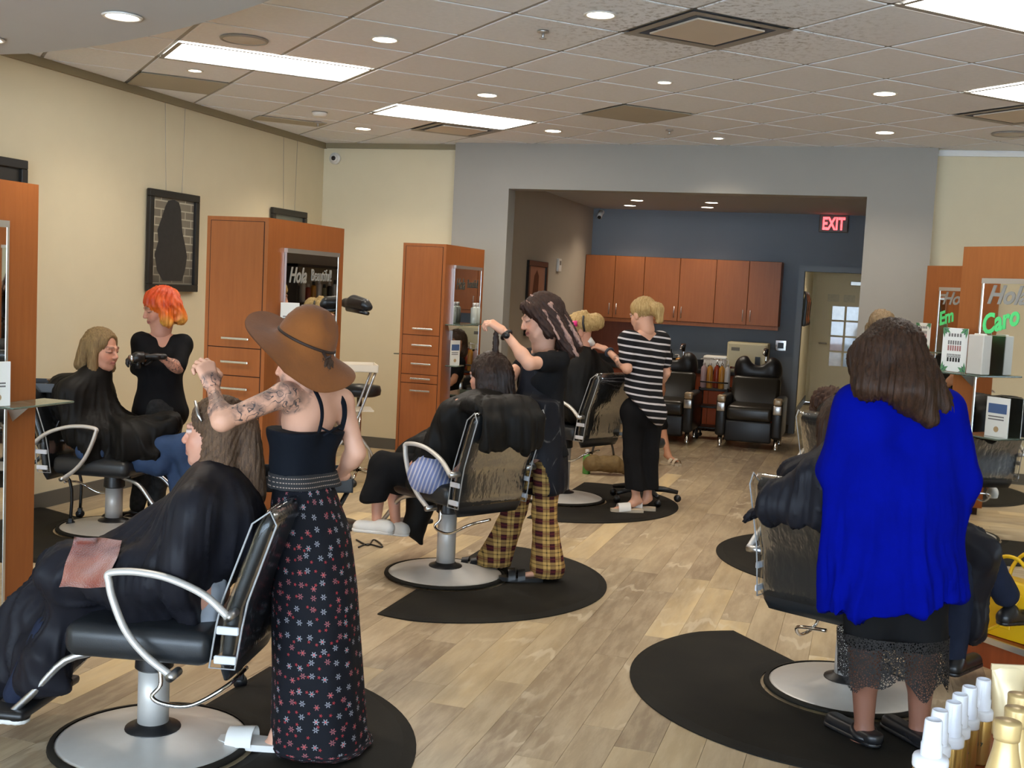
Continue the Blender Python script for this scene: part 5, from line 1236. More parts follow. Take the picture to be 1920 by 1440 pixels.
hair(r, hd, [('e', (0, -0.026, 0.038), (0.098, 0.115, 0.098)), ('c', (0.082, 0.0, 0.02), (0.095, 0.0, -0.085), 0.036, 0.038), ('c', (-0.082, 0.0, 0.02), (-0.095, 0.0, -0.085), 0.036, 0.038), ('c', (0.06, -0.08, 0.0), (0.07, -0.09, -0.085), 0.05, 0.045), ('c', (-0.06, -0.08, 0.0), (-0.07, -0.09, -0.085), 0.05, 0.045)], M_HAIRC, 16, 0.0055, 0.007, seed=1.0, wave=1.5, col=dye)
rl = A3(r.location)
o = empty('hair_dryer', tuple(P(256, 674, D - 0.30))); ol = A3(o.location)
MB().tube([P(270, 670, D - 0.28) - ol, P(256, 671, D - 0.30) - ol, P(247, 673, D - 0.32) - ol], [0.035, 0.038, 0.028], 16).build('barrel', M_BLACKP, o, True); MB().tube([P(259, 674, D - 0.30) - ol, P(259, 691, D - 0.30) - ol], [0.017, 0.015], 12).build('grip', M_BLACKP, o, True); MB().tube([P(247, 673, D - 0.32) - ol, P(243, 674, D - 0.33) - ol], [0.028, 0.022], 14).build('nozzle', M_SILVER, o, True)
tag(o, 'black hair dryer held by the stylist with orange hair', 'hair dryer')
# ---- client with dark wet hair --------------------------------------------------------------
L, cf, cl = chair_frame('B')
r = person('seated person in a black cape with dark wet hair and white slip-on shoes', (*CH['B'].location[:2], 0.55))
hd = dict(c=P(914, 705, 6.42), f=dv(-0.82, 0.56, -0.10), u=UZ, s=1.06)
M_HB = hair_mat('dark_wet_hair', lin(24, 15, 11), lin(60, 40, 30), rough=0.3)
hair(r, hd, [('e', (0, -0.022, 0.036), (0.088, 0.106, 0.094)), ('c', (0.07, -0.02, 0.03), (0.085, -0.03, -0.17), 0.035, 0.04), ('c', (-0.07, -0.02, 0.03), (-0.085, -0.03, -0.17), 0.035, 0.04), ('c', (0.0, -0.09, 0.02), (0.0, -0.11, -0.20), 0.065, 0.06), ('c', (0.05, -0.07, 0.0), (0.06, -0.08, -0.21), 0.045, 0.04), ('c', (-0.05, -0.07, 0.0), (-0.06, -0.08, -0.21), 0.045, 0.04), ('w', P(929, 655, 6.38), P(931, 618, 6.36), 0.018, 0.010, 0.02)], M_HB, 44, 0.005, 0.008, seed=8.0)
an = dict(al=P(706, 975, 6.18), ar=P(742, 985, 6.45), kl=P(712, 888, 6.25), kr=P(735, 885, 6.5), tl=P(672, 990, 6.15), tr=P(718, 995, 6.45))
J = seated_body(r, hd, L, 0.09, PINK, legs=True, shin=an, feet=False)
ex = [(P(800, 860, 6.2), P(775, 905, 6.15), 0.05, 0.05, 0.06), (P(905, 790, 6.35), P(930, 815, 6.32), 0.10, 0.07, 0.08), (P(890, 770, 6.4), P(800, 850, 6.4), 0.09, 0.09, 0.08)]
cape(r, L, 0.09, hd, C_CAPE, 3.1, True, 0.30, 0.20, 0.10, 0.024, ex, fold_n=10, shins=False)
S = SDF(0.010); S.cone(P(775, 985, 6.5), P(790, 1020, 6.5), 0.06, 0.012, 0.03); S.cone(P(790, 940, 6.5), P(780, 985, 6.5), 0.09, 0.06, 0.04); garment('cape_corner', r, C_CAPE, S, 1)
S = SDF(0.010)
for a, b, c in ((P(820, 890, 6.3), P(722, 876, 6.22), P(700, 935, 6.17)), (P(830, 885, 6.5), P(745, 880, 6.5), P(738, 935, 6.47))): S.cone(a, b, 0.10, 0.085); S.cone(b, c, 0.085, 0.07)
S.cut(P(705, 940, 6.2), -UZ); garment('black_trousers', r, C_BLACK, S, 1, wrinkle(14, 0.006))
def stripes(name, c1, c2, axis, freq, duty, curve=0.0):
    t = NT(name); t.p(0.8, 0, 0.2); v = t.co(); dt = t.n('ShaderNodeVectorMath', operation='DOT_PRODUCT'); t.l(v, dt.inputs[0]); dt.inputs[1].default_value = axis
    n = t.math('MULTIPLY', t.noise(v, 5, 2), curve); t.setc(t.mix(t.math('LESS_THAN', t.math('FRACT', t.math('ADD', t.math('MULTIPLY', dt.outputs['Value'], freq), n)), duty), c1, c2)); t.bump(t.noise(v, 300, 2), 0.15, 0.002); MATS[name] = t.m; return t.m
S = SDF(0.010); S.cone(P(845, 830, 6.22), P(800, 890, 6.10), 0.06, 0.10, 0.05); S.cone(P(800, 890, 6.10), P(835, 920, 6.10), 0.06, 0.05, 0.05)
garment('striped_blouse', r, stripes('blue_striped_cotton', lin(126, 140, 190), lin(196, 198, 216), tuple(RV * 0.9 - UZ * 0.3), 52, 0.4, 0.6), S, 1, wrinkle(20, 0.008))
shoe(r, 'slip_on_shoe', A3([*P(712, 985, 6.16)[:2], P(712, 1000, 6.16)[2]]), dv(-0.95, 0.2), 0.20, C_WHITE, C_WHITE, high=0.045, wid=0.042); shoe(r, 'slip_on_shoe', A3([*P(742, 990, 6.45)[:2], P(742, 1003, 6.45)[2]]), dv(-0.9, 0.3), 0.20, C_WHITE, C_WHITE, high=0.045, wid=0.042)
# ---- stylist in plaid trousers --------------------------------------------------------------
r = person('person in black tee, black apron and flared plaid trousers, lifting a strand of hair', P(985, 1075, 6.45) * A3([1, 1, 0]))
D = 6.45
J = dict(neck=P(1018, 650, D), sl=P(1046, 676, D - 0.10), sr=P(996, 672, D + 0.16), waist=P(1018, 770, D), pelvis=P(1012, 850, D), el=P(992, 682, D - 0.30), wl=P(945, 622, D - 0.22), er=P(960, 700, D + 0.05), wr=P(948, 720, D - 0.05),
         hl=P(1030, 855, D - 0.05), hr=P(990, 855, D + 0.06), kl=P(1020, 960, D - 0.10), kr=P(965, 955, D + 0.06), al=P(1030, 1062, D - 0.10), ar=P(930, 1050, D + 0.10), tl=P(980, 1080, D - 0.16), tr=P(880, 1062, D + 0.10))
hd = dict(c=P(1012, 596, D - 0.02), f=dv(-0.93, -0.18, -0.30), u=unit(UZ + dv(-0.22, 0)), s=1.05)
body(r, J, FAIR, 0.88, 0.009, head=dict(c=hd['c'], f=hd['f'], u=hd['u'], s=1.05, neck=J['neck'], eyes='shut', smile=True), hands=(dict(w=J['wl'], d=dv(-0.55, 0.1, 0.35), n=dv(-0.3, 0.3, -0.9), thumb=-1, curl=0.85, s=1.0), dict(w=J['wr'], d=dv(-0.9, -0.2, 0), n=dv(0, 0, -1), thumb=1, curl=0.6)))
S = SDF(0.009); T = torso(S, J, 0.012, 0.88, True); arm(S, J, 'l', 0.014, 0.88, 0, 0.55, grow=0.008); arm(S, J, 'r', 0.014, 0.88, 0, 0.55); S.cut(A3(J['neck']) - UZ * 0.015, UZ); S.cut(P(1010, 850, D), -UZ)
garment('black_tee', r, C_BLACK, S, 1, wrinkle(12, 0.005))
S = SDF(0.010); fw = dv(-1, 0); S.cone(P(1014, 760, D), P(1016, 905, D), 0.135, 0.150, 0.04, flat=(FV, 1.35)); S.cut(P(1010, 918, D), -UZ); S.cut(P(1010, 745, D), UZ); S.cone(P(1005, 690, D - 0.02), P(1005, 760, D - 0.02), 0.085, 0.115, 0.05)
def apron_mat():
    t = NT('black_waxed_apron'); t.p(0.6, 0, 0.14); v = t.co(); w = t.n('ShaderNodeTexVoronoi', feature='DISTANCE_TO_EDGE'); w.inputs['Scale'].default_value = 9; dv_ = t.n('ShaderNodeMapping'); dv_.inputs['Scale'].default_value = (1, 1, 0.5); t.l(v, dv_.inputs[0]); t.l(dv_.outputs[0], w.inputs[0])
    m = t.math('MULTIPLY', t.ramp(w.outputs['Distance'], [(0.0, (1, 1, 1)), (0.02, (0, 0, 0))]), t.ramp(t.noise(v, 12, 3), [(0.5, (0, 0, 0)), (0.62, (1, 1, 1))])); t.setc(t.mix(t.math('MULTIPLY', m, 0.6), t.mix(t.noise(v, 5, 3), (0.006, 0.0065, 0.009, 1), (0.014, 0.015, 0.021, 1)), lin(120, 120, 118))); return t.m
garment('apron', r, apron_mat(), S, 1, wrinkle(9, 0.012))
def plaid_mat():
    t = NT('mustard_plaid'); t.p(0.85, 0, 0.2); v = t.co()
    def band(ax, f, duty, ph=0.0):
        dt = t.n('ShaderNodeVectorMath', operation='DOT_PRODUCT'); t.l(v, dt.inputs[0]); dt.inputs[1].default_value = ax; return t.math('LESS_THAN', t.math('FRACT', t.math('ADD', t.math('MULTIPLY', dt.outputs['Value'], f), ph)), duty)
    h, z = tuple(RV * 0.95 + FV * 0.3), (0, 0, 1.0); F_ = 15.0
    c = t.mix(t.math('MULTIPLY', t.math('ADD', band(h, F_, 0.46), band(z, F_, 0.46)), 0.5), lin(196, 158, 92), lin(66, 26, 30)); c = t.mix(t.math('MULTIPLY', t.math('ADD', band(h, F_, 0.10, 0.30), band(z, F_, 0.10, 0.30)), 0.45), c, lin(20, 14, 16)); c = t.mix(t.math('MULTIPLY', band(z, F_, 0.06, 0.78), 0.6), c, lin(120, 44, 40)); t.setc(c); return t.m
S = SDF(0.009)
for q, fl in (('l', 0.048), ('r', 0.048)):
    a, k_, n_ = A3(J['h' + q]), A3(J['k' + q]), A3(J['a' + q]); S.cone(a, k_, 0.088, 0.068, 0.03); S.cone(k_, lerp(k_, n_, 0.35), 0.068, 0.072, 0.02); S.cone(lerp(k_, n_, 0.35), n_ - UZ * 0.0 + dv(-0.02, 0) * 0.01, 0.072, 0.100, 0.02)
S.cut(A3([0, 0, 0.035]), -UZ); garment('plaid_trousers', r, plaid_mat(), S, 1, folds(J['pelvis'], -UZ, 11, 0.008, 0.3, 0.8, 1.0))
M_HP = hair_mat('streaked_brown_hair', lin(30, 17, 13), lin(62, 38, 29), stretch=(46, 46, 2.2))
hair(r, hd, [('e', (0, -0.026, 0.042), (0.090, 0.108, 0.094)), ('c', (-0.075, 0.02, 0.05), (-0.085, -0.01, -0.10), 0.026, 0.028), ('c', (0.075, 0.02, 0.05), (0.085, -0.01, -0.10), 0.026, 0.028), ('c', (0.0, -0.09, 0.03), (0.0, -0.14, -0.20), 0.055, 0.045), ('c', (-0.06, -0.06, 0.0), (-0.085, -0.09, -0.23), 0.042, 0.03), ('c', (0.06, -0.06, 0.0), (0.08, -0.09, -0.22), 0.042, 0.03), ('c', (-0.05, 0.07, 0.075), (-0.078, 0.03, 0.01), 0.026, 0.022)], M_HP, 30, 0.005, 0.007, seed=3.0)
hair(r, hd, [('c', (-0.055, 0.055, 0.10), (-0.088, -0.015, 0.02), 0.006, 0.007), ('c', (-0.088, -0.015, 0.02), (-0.106, -0.05, -0.14), 0.007, 0.008), ('c', (-0.03, 0.02, 0.128), (-0.084, -0.06, 0.05), 0.006, 0.007), ('c', (-0.084, -0.06, 0.05), (-0.118, -0.10, -0.16), 0.007, 0.009), ('c', (-0.03, -0.12, 0.0), (-0.05, -0.165, -0.20), 0.010, 0.012), ('c', (-0.09, -0.09, -0.12), (-0.115, -0.115, -0.25), 0.012, 0.010)], hair_mat('pale_pink_streaks', lin(120, 88, 80), lin(186, 152, 140)), 30, 0.003, 0.006, face=False, seed=3.5, name='hair_streaks')
sandal(r, P(1000, 1080, D - 0.14), dv(-0.95, -0.1), 0.24, M_BLACKP, M_BLACKP, ((0.72, 0.02), (0.50, 0.02)), 0.017); sandal(r, P(912, 1062, D + 0.1), dv(-0.95, 0.1), 0.24, M_BLACKP, M_BLACKP, ((0.72, 0.02), (0.5, 0.02)), 0.005)
rl = A3(r.location); w0, w1 = J['wl'], J['el']; q = lerp(w0, w1, 0.10); ax = unit(A3(w1) - A3(w0)); u = unit(np.cross(ax, UZ)); w_ = np.cross(ax, u)
wt = MB().tube([q - rl + (u * math.cos(t) + w_ * math.sin(t)) * 0.030 for t in np.linspace(0, 2 * PI, 25)[:-1]], 0.009, 8, closed=True).build('watch_strap', M_BLACKP, r, True)
MB().tube([q - rl - FV * 0.028 + UZ * 0.0, q - rl - FV * 0.040], 0.019, 16).build('watch_face', M_BLACKM, wt, True)
# ---- client with blonde updo ----------------------------------------------------------------
L, cf, cl = chair_frame('C')
r = person('seated person in a black cape with a blonde updo and pink clip', (*CH['C'].location[:2], 0.6))
hd = dict(c=P(1086, 620, 8.62), f=dv(-0.97, 0.05, -0.22), u=unit(UZ + dv(-0.12, 0)), s=1.0)
J = seated_body(r, hd, L, 0.14, PINK, eyes='shut', legs=False)
cape(r, L, 0.14, hd, C_CAPE, 2.2, False, 0.34, 0.24, 0.10, 0.012, [(P(1085, 690, 8.6), P(1080, 760, 8.6), 0.13, 0.14, 0.06)], h=0.014)
hair(r, hd, [('e', (0, -0.020, 0.044), (0.084, 0.102, 0.088)), ('e', (0, -0.13, 0.045), (0.062, 0.070, 0.066)), ('c', (0, 0.06, 0.105), (0, -0.06, 0.12), 0.022, 0.026)], hair_mat('golden_blonde_hair', lin(140, 108, 62), lin(208, 178, 122)), 30, 0.005, 0.009, seed=4.0)
rl = A3(r.location); MB().tube([P(1072, 607, 8.52) - rl, P(1082, 607, 8.52) - rl], [0.022, 0.024], 10).build('hair_clip', plain('hot_pink_plastic', lin(214, 40, 120), 0.4), r, True)
MB().tube([P(1094, 592, 8.53) - rl, P(1093, 606, 8.52) - rl, P(1096, 622, 8.52) - rl], 0.008, 8).build('headband', M_BLACKP, r, True)
# ---- stylist in the striped shirt -----------------------------------------------------------
r = person('person with blonde ponytail in a black and white striped tee and cropped black trousers', P(1195, 958, 8.5) * A3([1, 1, 0])); D = 8.5
J = dict(neck=P(1212, 618, D), sl=P(1178, 638, D - 0.06), sr=P(1238, 640, D + 0.12), waist=P(1207, 710, D), pelvis=P(1204, 770, D), el=P(1176, 692, D - 0.12), wl=P(1138, 656, D + 0.10), er=P(1248, 700, D + 0.16), wr=P(1225, 735, D + 0.30),
         hl=P(1188, 772, D), hr=P(1222, 775, D + 0.04), kl=P(1186, 855, D), kr=P(1218, 855, D + 0.05), al=P(1193, 935, D), ar=P(1214, 930, D + 0.08), tl=P(1152, 958, D - 0.05), tr=P(1190, 950, D + 0.05))
hd = dict(c=P(1204, 590, D + 0.02), f=dv(-0.62, 0.72, -0.28), u=UZ, s=1.0)
body(r, J, FAIR, 0.86, 0.011, ts=0.60, head=dict(c=hd['c'], f=hd['f'], u=hd['u'], neck=J['neck']), hands=(dict(w=J['wl'], d=dv(-0.95, 0.2, 0.30), n=dv(0, 0.3, -1), thumb=-1, curl=0.5, h=0.0045), dict(w=J['wr'], d=dv(-0.9, 0.3, 0.2), n=dv(0, 0.3, -1), thumb=1, curl=0.5, h=0.0045)), inks=((lerp(J['sl'], J['el'], 0.55), lerp(J['el'], J['wl'], 0.35), 0.07, 0.008),))
S = SDF(0.010); T = torso(S, J, 0.020, 0.90, True); arm(S, J, 'l', 0.018, 0.86, 0, 0.60, grow=0.012); arm(S, J, 'r', 0.018, 0.86, 0, 0.60, grow=0.012); S.cut(A3(J['neck']) - UZ * 0.0, UZ); S.cut(P(1204, 770, D), -UZ + dv(-0.30, 0, 0))
garment('striped_tee', r, stripes('black_white_striped_jersey', lin(22, 22, 26), lin(196, 192, 196), tuple(UZ + RV * 0.12), 20.5, 0.27, 0.25), S, 1, wrinkle(11, 0.006))
S = SDF(0.010); leg(S, J, 'l', 0.012, 0.88, 1.84, flare=0.036); leg(S, J, 'r', 0.012, 0.88, 1.84, flare=0.036); S.cone(J['hl'], J['hr'], 0.094, 0.094, 0.05); S.ball(J['pelvis'], 0.105, 0.05); S.cut(P(1200, 918, D), -UZ); garment('black_cropped_trousers', r, C_BLACK, S, 1, wrinkle(12, 0.006))
hair(r, hd, [CAP, ('c', (0, -0.10, 0.045), (0.0, -0.155, 0.0), 0.038, 0.045), ('c', (0.0, -0.155, 0.0), (0.0, -0.16, -0.085), 0.045, 0.024)], hair_mat('golden_blonde_hair', lin(140, 108, 62), lin(208, 178, 122)), 30, 0.005, 0.009, seed=6.0)
rl = A3(r.location); ax = unit(A3(J['el']) - A3(J['wl'])); u = unit(np.cross(ax, UZ)); w_ = np.cross(ax, u); q = lerp(J['wl'], J['el'], 0.12); MB().tube([q - rl + (u * math.cos(t) + w_ * math.sin(t)) * 0.030 for t in np.linspace(0, 2 * PI, 21)[:-1]], 0.010, 8, closed=True).build('watch_strap', plain('slate_watch_band', lin(60, 66, 76), 0.5), r, True)
MB().tube([P(1112, 646, D + 0.12) - rl, P(1103, 636, D + 0.10) - rl], [0.022, 0.028], 10).build('applicator', M_WHITEP, r, True)
sandal(r, P(1192, 958, D - 0.03), dv(-0.95, -0.15), 0.24, C_WHITE, C_SOLE, ((0.60, 0.045),)); sandal(r, P(1217, 948, D + 0.06), dv(-0.9, 0.1), 0.24, C_WHITE, C_SOLE, ((0.60, 0.045),))
# ---- woman in the blue sweater --------------------------------------------------------------
r = person('person in a cobalt blue sweater and black lace skirt, seen from behind', P(1670, 1400, 4.22) * A3([1, 1, 0])); D = 4.22
J = dict(neck=P(1676, 728, D), sl=P(1606, 762, D), sr=P(1768, 770, D - 0.02), waist=P(1682, 925, D), pelvis=P(1676, 1040, D), el=P(1574, 882, D + 0.03), wl=P(1592, 905, D + 0.24), er=P(1798, 900, D + 0.0), wr=P(1775, 1010, D + 0.18),
         hl=P(1628, 1060, D), hr=P(1722, 1060, D), kl=P(1622, 1225, D), kr=P(1728, 1228, D), al=P(1620, 1372, D), ar=P(1722, 1375, D + 0.02), tl=P(1575, 1395, D + 0.10), tr=P(1690, 1400, D + 0.15))
hd = dict(c=P(1664, 668, D + 0.03), f=dv(-0.18, 0.95, -0.25), u=UZ, s=1.05)
body(r, J, TAN, 0.96, 0.009, ts=0.66, head=dict(c=hd['c'], f=hd['f'], u=hd['u'], s=1.05, neck=J['neck']), hands=(dict(w=P(1590, 908, D + 0.10), d=dv(-1, 0.15, 0.05), n=dv(0.1, 1, 0), thumb=1, curl=0.25, s=1.0, spread=0.12), dict(w=J['wr'], d=dv(-0.7, 0.6, -0.3), n=dv(-0.5, -0.3, 0.2), thumb=1, curl=0.6)))
def blue_knit():
    t = NT('cobalt_blue_knit'); t.p(0.95, 0, 0.05); v = t.co(); t.setc(t.mix(t.noise(v, 5, 3), lin(2, 10, 114), lin(3, 17, 150))); w = t.n('ShaderNodeTexWave'); w.inputs['Scale'].default_value = 160; t.l(v, w.inputs[0]); t.bump(w.outputs['Fac'], 0.15, 0.002); return t.m
S = SDF(0.010)
fr = np.stack([RV, FV, UZ])
S.cone(P(1640, 770, D), P(1730, 772, D), 0.095, 0.095, 0.06); S.cone(J['sl'], J['sr'], 0.068, 0.068, 0.05)
for q in (-1, 1):
    S.cone(P(1680 + q * 55, 800, D), P(1676 + q * 58, 950, D), 0.115, 0.120, 0.06); S.cone(P(1676 + q * 58, 950, D), P(1674 + q * 62, 1150, D), 0.120, 0.135, 0.06)
S.cone(J['neck'], P(1676, 745, D), 0.075, 0.10, 0.04); S.cone(P(1676, 900, D), P(1674, 1150, D), 0.13, 0.175, 0.06)
arm(S, J, 'l', 0.040, 0.96, 0, 1.6, 0.018); S.cone(P(1572, 885, D + 0.03), P(1590, 1005, D + 0.02), 0.065, 0.03, 0.06); S.cone(P(1590, 1000, D + 0.02), P(1575, 1150, D), 0.045, 0.050, 0.05)
arm(S, J, 'r', 0.036, 0.96, 0, 1.9, 0.018); S.cone(P(1800, 900, D), P(1780, 1000, D), 0.055, 0.02, 0.05)
S.cut(P(1676, 1132, D), -UZ + RV * 0.17 ); S.cut(P(1676, 722, D), UZ)
garment('blue_sweater', r, blue_knit(), S, 2, folds(P(1680, 740, D), -UZ, 7, 0.030, 0.18, 0.8, 2.6))
S = SDF(0.010); S.cone(P(1640, 1060, D), P(1632, 1190, D), 0.125, 0.10, 0.06); S.cone(P(1712, 1060, D), P(1722, 1190, D), 0.125, 0.105, 0.06); S.cut(P(1676, 1212, D), -UZ); garment('black_skirt', r, C_BLACK, S, 1, wrinkle(14, 0.006))
def lace_mat():
    t = NT('black_fishnet_lace'); v = t.co(); w = t.n('ShaderNodeTexVoronoi', feature='DISTANCE_TO_EDGE'); w.inputs['Scale'].default_value = 120; t.l(v, w.inputs[0])
    m = t.math('LESS_THAN', w.outputs['Distance'], 0.17); tr = t.n('ShaderNodeBsdfTransparent'); mx = t.n('ShaderNodeMixShader'); t.b.inputs['Base Color'].default_value = (0.012, 0.010, 0.010, 1); t.b.inputs['Roughness'].default_value = 0.8; t.l(m, mx.inputs[0]); t.l(tr.outputs[0], mx.inputs[1]); t.l(t.b.outputs[0], mx.inputs[2]); t.l(mx.outputs[0], t.out.inputs[0]); return t.m
v_ = []; LM = lace_mat()
G = []
for j in range(9):
    row = []
    for i in range(49):
        th = 2 * PI * i / 48; z_ = 1185 + j * 11 * (1 + 0.16 * math.sin(5 * th + 1) + 0.12 * math.sin(9 * th)); a = 0.205 + 0.008 * math.sin(8 * th) * j / 8; row.append(P(1674, z_, D) + RV * a * math.cos(th) + FV * 0.13 * math.sin(th) - A3(r.location))
    G.append(row)
MB().grid(G).build('lace_hem', LM, r, True)
sd1 = shoe(r, 'black_sandal', A3([*P(1618, 1392, D)[:2], 0.018]), dv(-0.45, 0.85), 0.235, C_BSHOE, C_BSHOE, high=0.02); sd2 = shoe(r, 'black_sandal', A3([*P(1720, 1395, D)[:2], 0.018]), dv(-0.35, 0.9), 0.235, C_BSHOE, C_BSHOE, high=0.02)
rl = A3(r.location)
for a_, o_ in ((J['al'], sd1), (J['ar'], sd2)):
    MB().tube([A3(a_) - rl + RV * 0.042 * math.cos(t) + FV * 0.048 * math.sin(t) + UZ * (0.0 + 0.012 * math.sin(t)) for t in np.linspace(0, 2 * PI, 25)[:-1]], 0.012, 7, closed=True).build('ankle_strap', C_BSHOE, o_, True)
M_HBL = hair_mat('long_chestnut_hair', lin(26, 15, 9), lin(72, 45, 27), stretch=(40, 40, 1.6))
hair(r, hd, [('e', (0, -0.024, 0.036), (0.092, 0.108, 0.096)), ('w', P(1640, 660, 4.17), P(1632, 725, 4.12), 0.075, 0.055, 0.04), ('w', P(1690, 650, 4.16), P(1704, 730, 4.09), 0.085, 0.080, 0.04), ('w', P(1704, 730, 4.09), P(1742, 785, 4.07), 0.078, 0.034, 0.04), ('w', P(1725, 690, 4.15), P(1762, 760, 4.14), 0.06, 0.045, 0.03), ('w', P(1760, 760, 4.14), P(1782, 775, 4.13), 0.03, 0.014, 0.03), ('w', P(1615, 670, 4.2), P(1618, 735, 4.16), 0.05, 0.035, 0.03)], M_HBL, 46, 0.005, 0.007, face=False, seed=9.0)
# ---- client in the plastic-covered chair, facing away --------------------------------------
L, cf, cl = chair_frame('E')
r = person('seated person in dark cape and jeans in front of the blue sweater', (*CH['E'].location[:2], 0.5))
hd = dict(c=L(-0.20, 0, 1.12), f=cf, u=UZ, s=1.0)
J = seated_body(r, hd, L, 0.05, WARM, legs=False)
hair(r, hd, [CAP, ('c', (0, -0.08, 0.0), (0, -0.09, -0.10), 0.07, 0.06)], M_HBL, 30, 0.004, 0.010)
ex = [(P(1585, 860, 4.36), P(1530, 898, 4.32), 0.085, 0.068, 0.08), (P(1530, 898, 4.32), P(1455, 942, 4.40), 0.068, 0.050, 0.08), (P(1455, 942, 4.40), P(1396, 978, 4.50), 0.052, 0.026, 0.06), (P(1585, 930, 4.28), P(1500, 952, 4.33), 0.070, 0.050, 0.08), (P(1585, 975, 4.26), P(1490, 980, 4.34), 0.042, 0.028, 0.07), (P(1590, 855, 4.5), P(1585, 870, 4.34), 0.10, 0.08, 0.10), (P(1780, 1000, 5.0), P(1835, 1030, 5.05), 0.10, 0.085, 0.06), (P(1830, 1040, 5.05), P(1828, 1190, 5.0), 0.075, 0.06, 0.05)]
cape(r, L, 0.05, hd, C_CAPEN, 5.0, False, 0.30, 0.26, 0.12, 0.032, ex, fold_n=10, shins=False)
S = SDF(0.009); S.cone(P(1840, 1040, 5.1), P(1885, 1115, 5.1), 0.075, 0.06); S.cone(P(1800, 1060, 5.0), P(1790, 1230, 5.0), 0.07, 0.05); S.cone(P(1560, 1060, 4.9), P(1750, 1080, 5.0), 0.10, 0.09); garment('jeans', r, C_JEAND, S, 1, wrinkle(16, 0.006))
q = P(1898, 1170, 5.1); shoe(r, 'black_shoe', q, dv(0.55, 0.2), 0.25, C_BSHOE, C_BSHOE); shoe(r, 'black_shoe', P(1795, 1262, 5.0), dv(0.5, 0.5), 0.25, C_BSHOE, C_BSHOE)
# ---- curly-haired client and her stylist -----------------------------------------------------
L, cf, cl = chair_frame('F')
r = person('seated person with dark curly hair and clips, mostly hidden by the blue sweater', (*CH['F'].location[:2], 0.55))
hd = dict(c=P(1560, 765, 7.3), f=cf, u=UZ, s=1.05)
J = seated_body(r, hd, L, 0.08, WARM, legs=False)
hair(r, hd, [('e', (0, -0.03, 0.03), (0.10, 0.115, 0.10)), ('e', (0, -0.08, -0.07), (0.10, 0.07, 0.09)), ('e', (-0.07, -0.03, -0.05), (0.05, 0.06, 0.09))], hair_mat('dark_curly_hair', lin(30, 16, 12), lin(84, 56, 40)), 14, 0.014, 0.009, seed=11.0, wave=2.5)
rl = A3(r.location)
for (x, y) in ((1573, 735), (1552, 752), (1543, 772)): MB().tube([P(x - 6, y + 5, 7.16) - rl, P(x + 8, y - 3, 7.14) - rl], [0.014, 0.008], 8).build('sectioning_clip', M_BLACKP, r, True)
cape(r, L, 0.08, hd, C_CAPE, 6.0, False, 0.34, 0.24, 0.11, 0.014, (), h=0.014)
r = person('standing person behind the blue sweater, only the top of light brown hair visible', P(1652, 1000, 7.9) * A3([1, 1, 0])); D = 7.9
J = dict(neck=P(1652, 648, D), sl=P(1692, 672, D), sr=P(1612, 672, D), waist=P(1652, 745, D), pelvis=P(1652, 815, D), el=P(1700, 745, D - 0.05), wl=P(1660, 760, D - 0.2), er=P(1606, 740, D - 0.05), wr=P(1630, 760, D - 0.22), hl=P(1675, 820, D), hr=P(1630, 820, D), kl=P(1672, 910, D), kr=P(1630, 910, D), al=P(1672, 990, D), ar=P(1630, 990, D), tl=P(1665, 1005, D - 0.1), tr=P(1625, 1005, D - 0.1))
hd = dict(c=P(1652, 617, D), f=dv(-0.4, -0.85, -0.35), u=UZ, s=1.0)
body(r, J, FAIR, 0.88, 0.013, head=dict(c=hd['c'], f=hd['f'], u=hd['u'], neck=J['neck'], h=0.006, eyes='shut'), feet=False, hands=(dict(w=J['wl'], d=dv(-0.5, -0.6, -0.2), n=dv(-0.6, 0, -0.6), thumb=-1, curl=0.6, h=0.005), dict(w=J['wr'], d=dv(-0.2, -0.8, -0.2), n=dv(0.6, 0, -0.6), thumb=1, curl=0.6, h=0.005)))
hair(r, hd, [CAP, ('c', (0.075, -0.02, 0.0), (0.09, -0.02, -0.20), 0.035, 0.035), ('c', (-0.075, -0.02, 0.0), (-0.09, -0.02, -0.20), 0.035, 0.035), ('c', (0, -0.09, 0.0), (0, -0.10, -0.2), 0.05, 0.05)], hair_mat('light_brown_hair', lin(96, 78, 56), lin(150, 128, 98)), 30, 0.005, 0.010, seed=12.0)
S = SDF(0.013); torso(S, J, 0.014, 0.9); arm(S, J, 'l', 0.014, 0.9, 0, 1.4); arm(S, J, 'r', 0.014, 0.9, 0, 1.4); S.cut(A3(J['neck']) - UZ * 0.01, UZ); garment('black_shirt', r, C_BLACK, S, 1)
S = SDF(0.013); leg(S, J, 'l', 0.014, 0.9, 1.95); leg(S, J, 'r', 0.014, 0.9, 1.95); S.ball(J['pelvis'], 0.14, 0.05); garment('black_trousers', r, C_BLACK, S, 1)
for q in 'lr': shoe(r, 'shoe', A3([*A3(J['a' + q])[:2], 0.018]), dv(-0.3, -0.9), 0.25, C_BSHOE, C_WHITE)
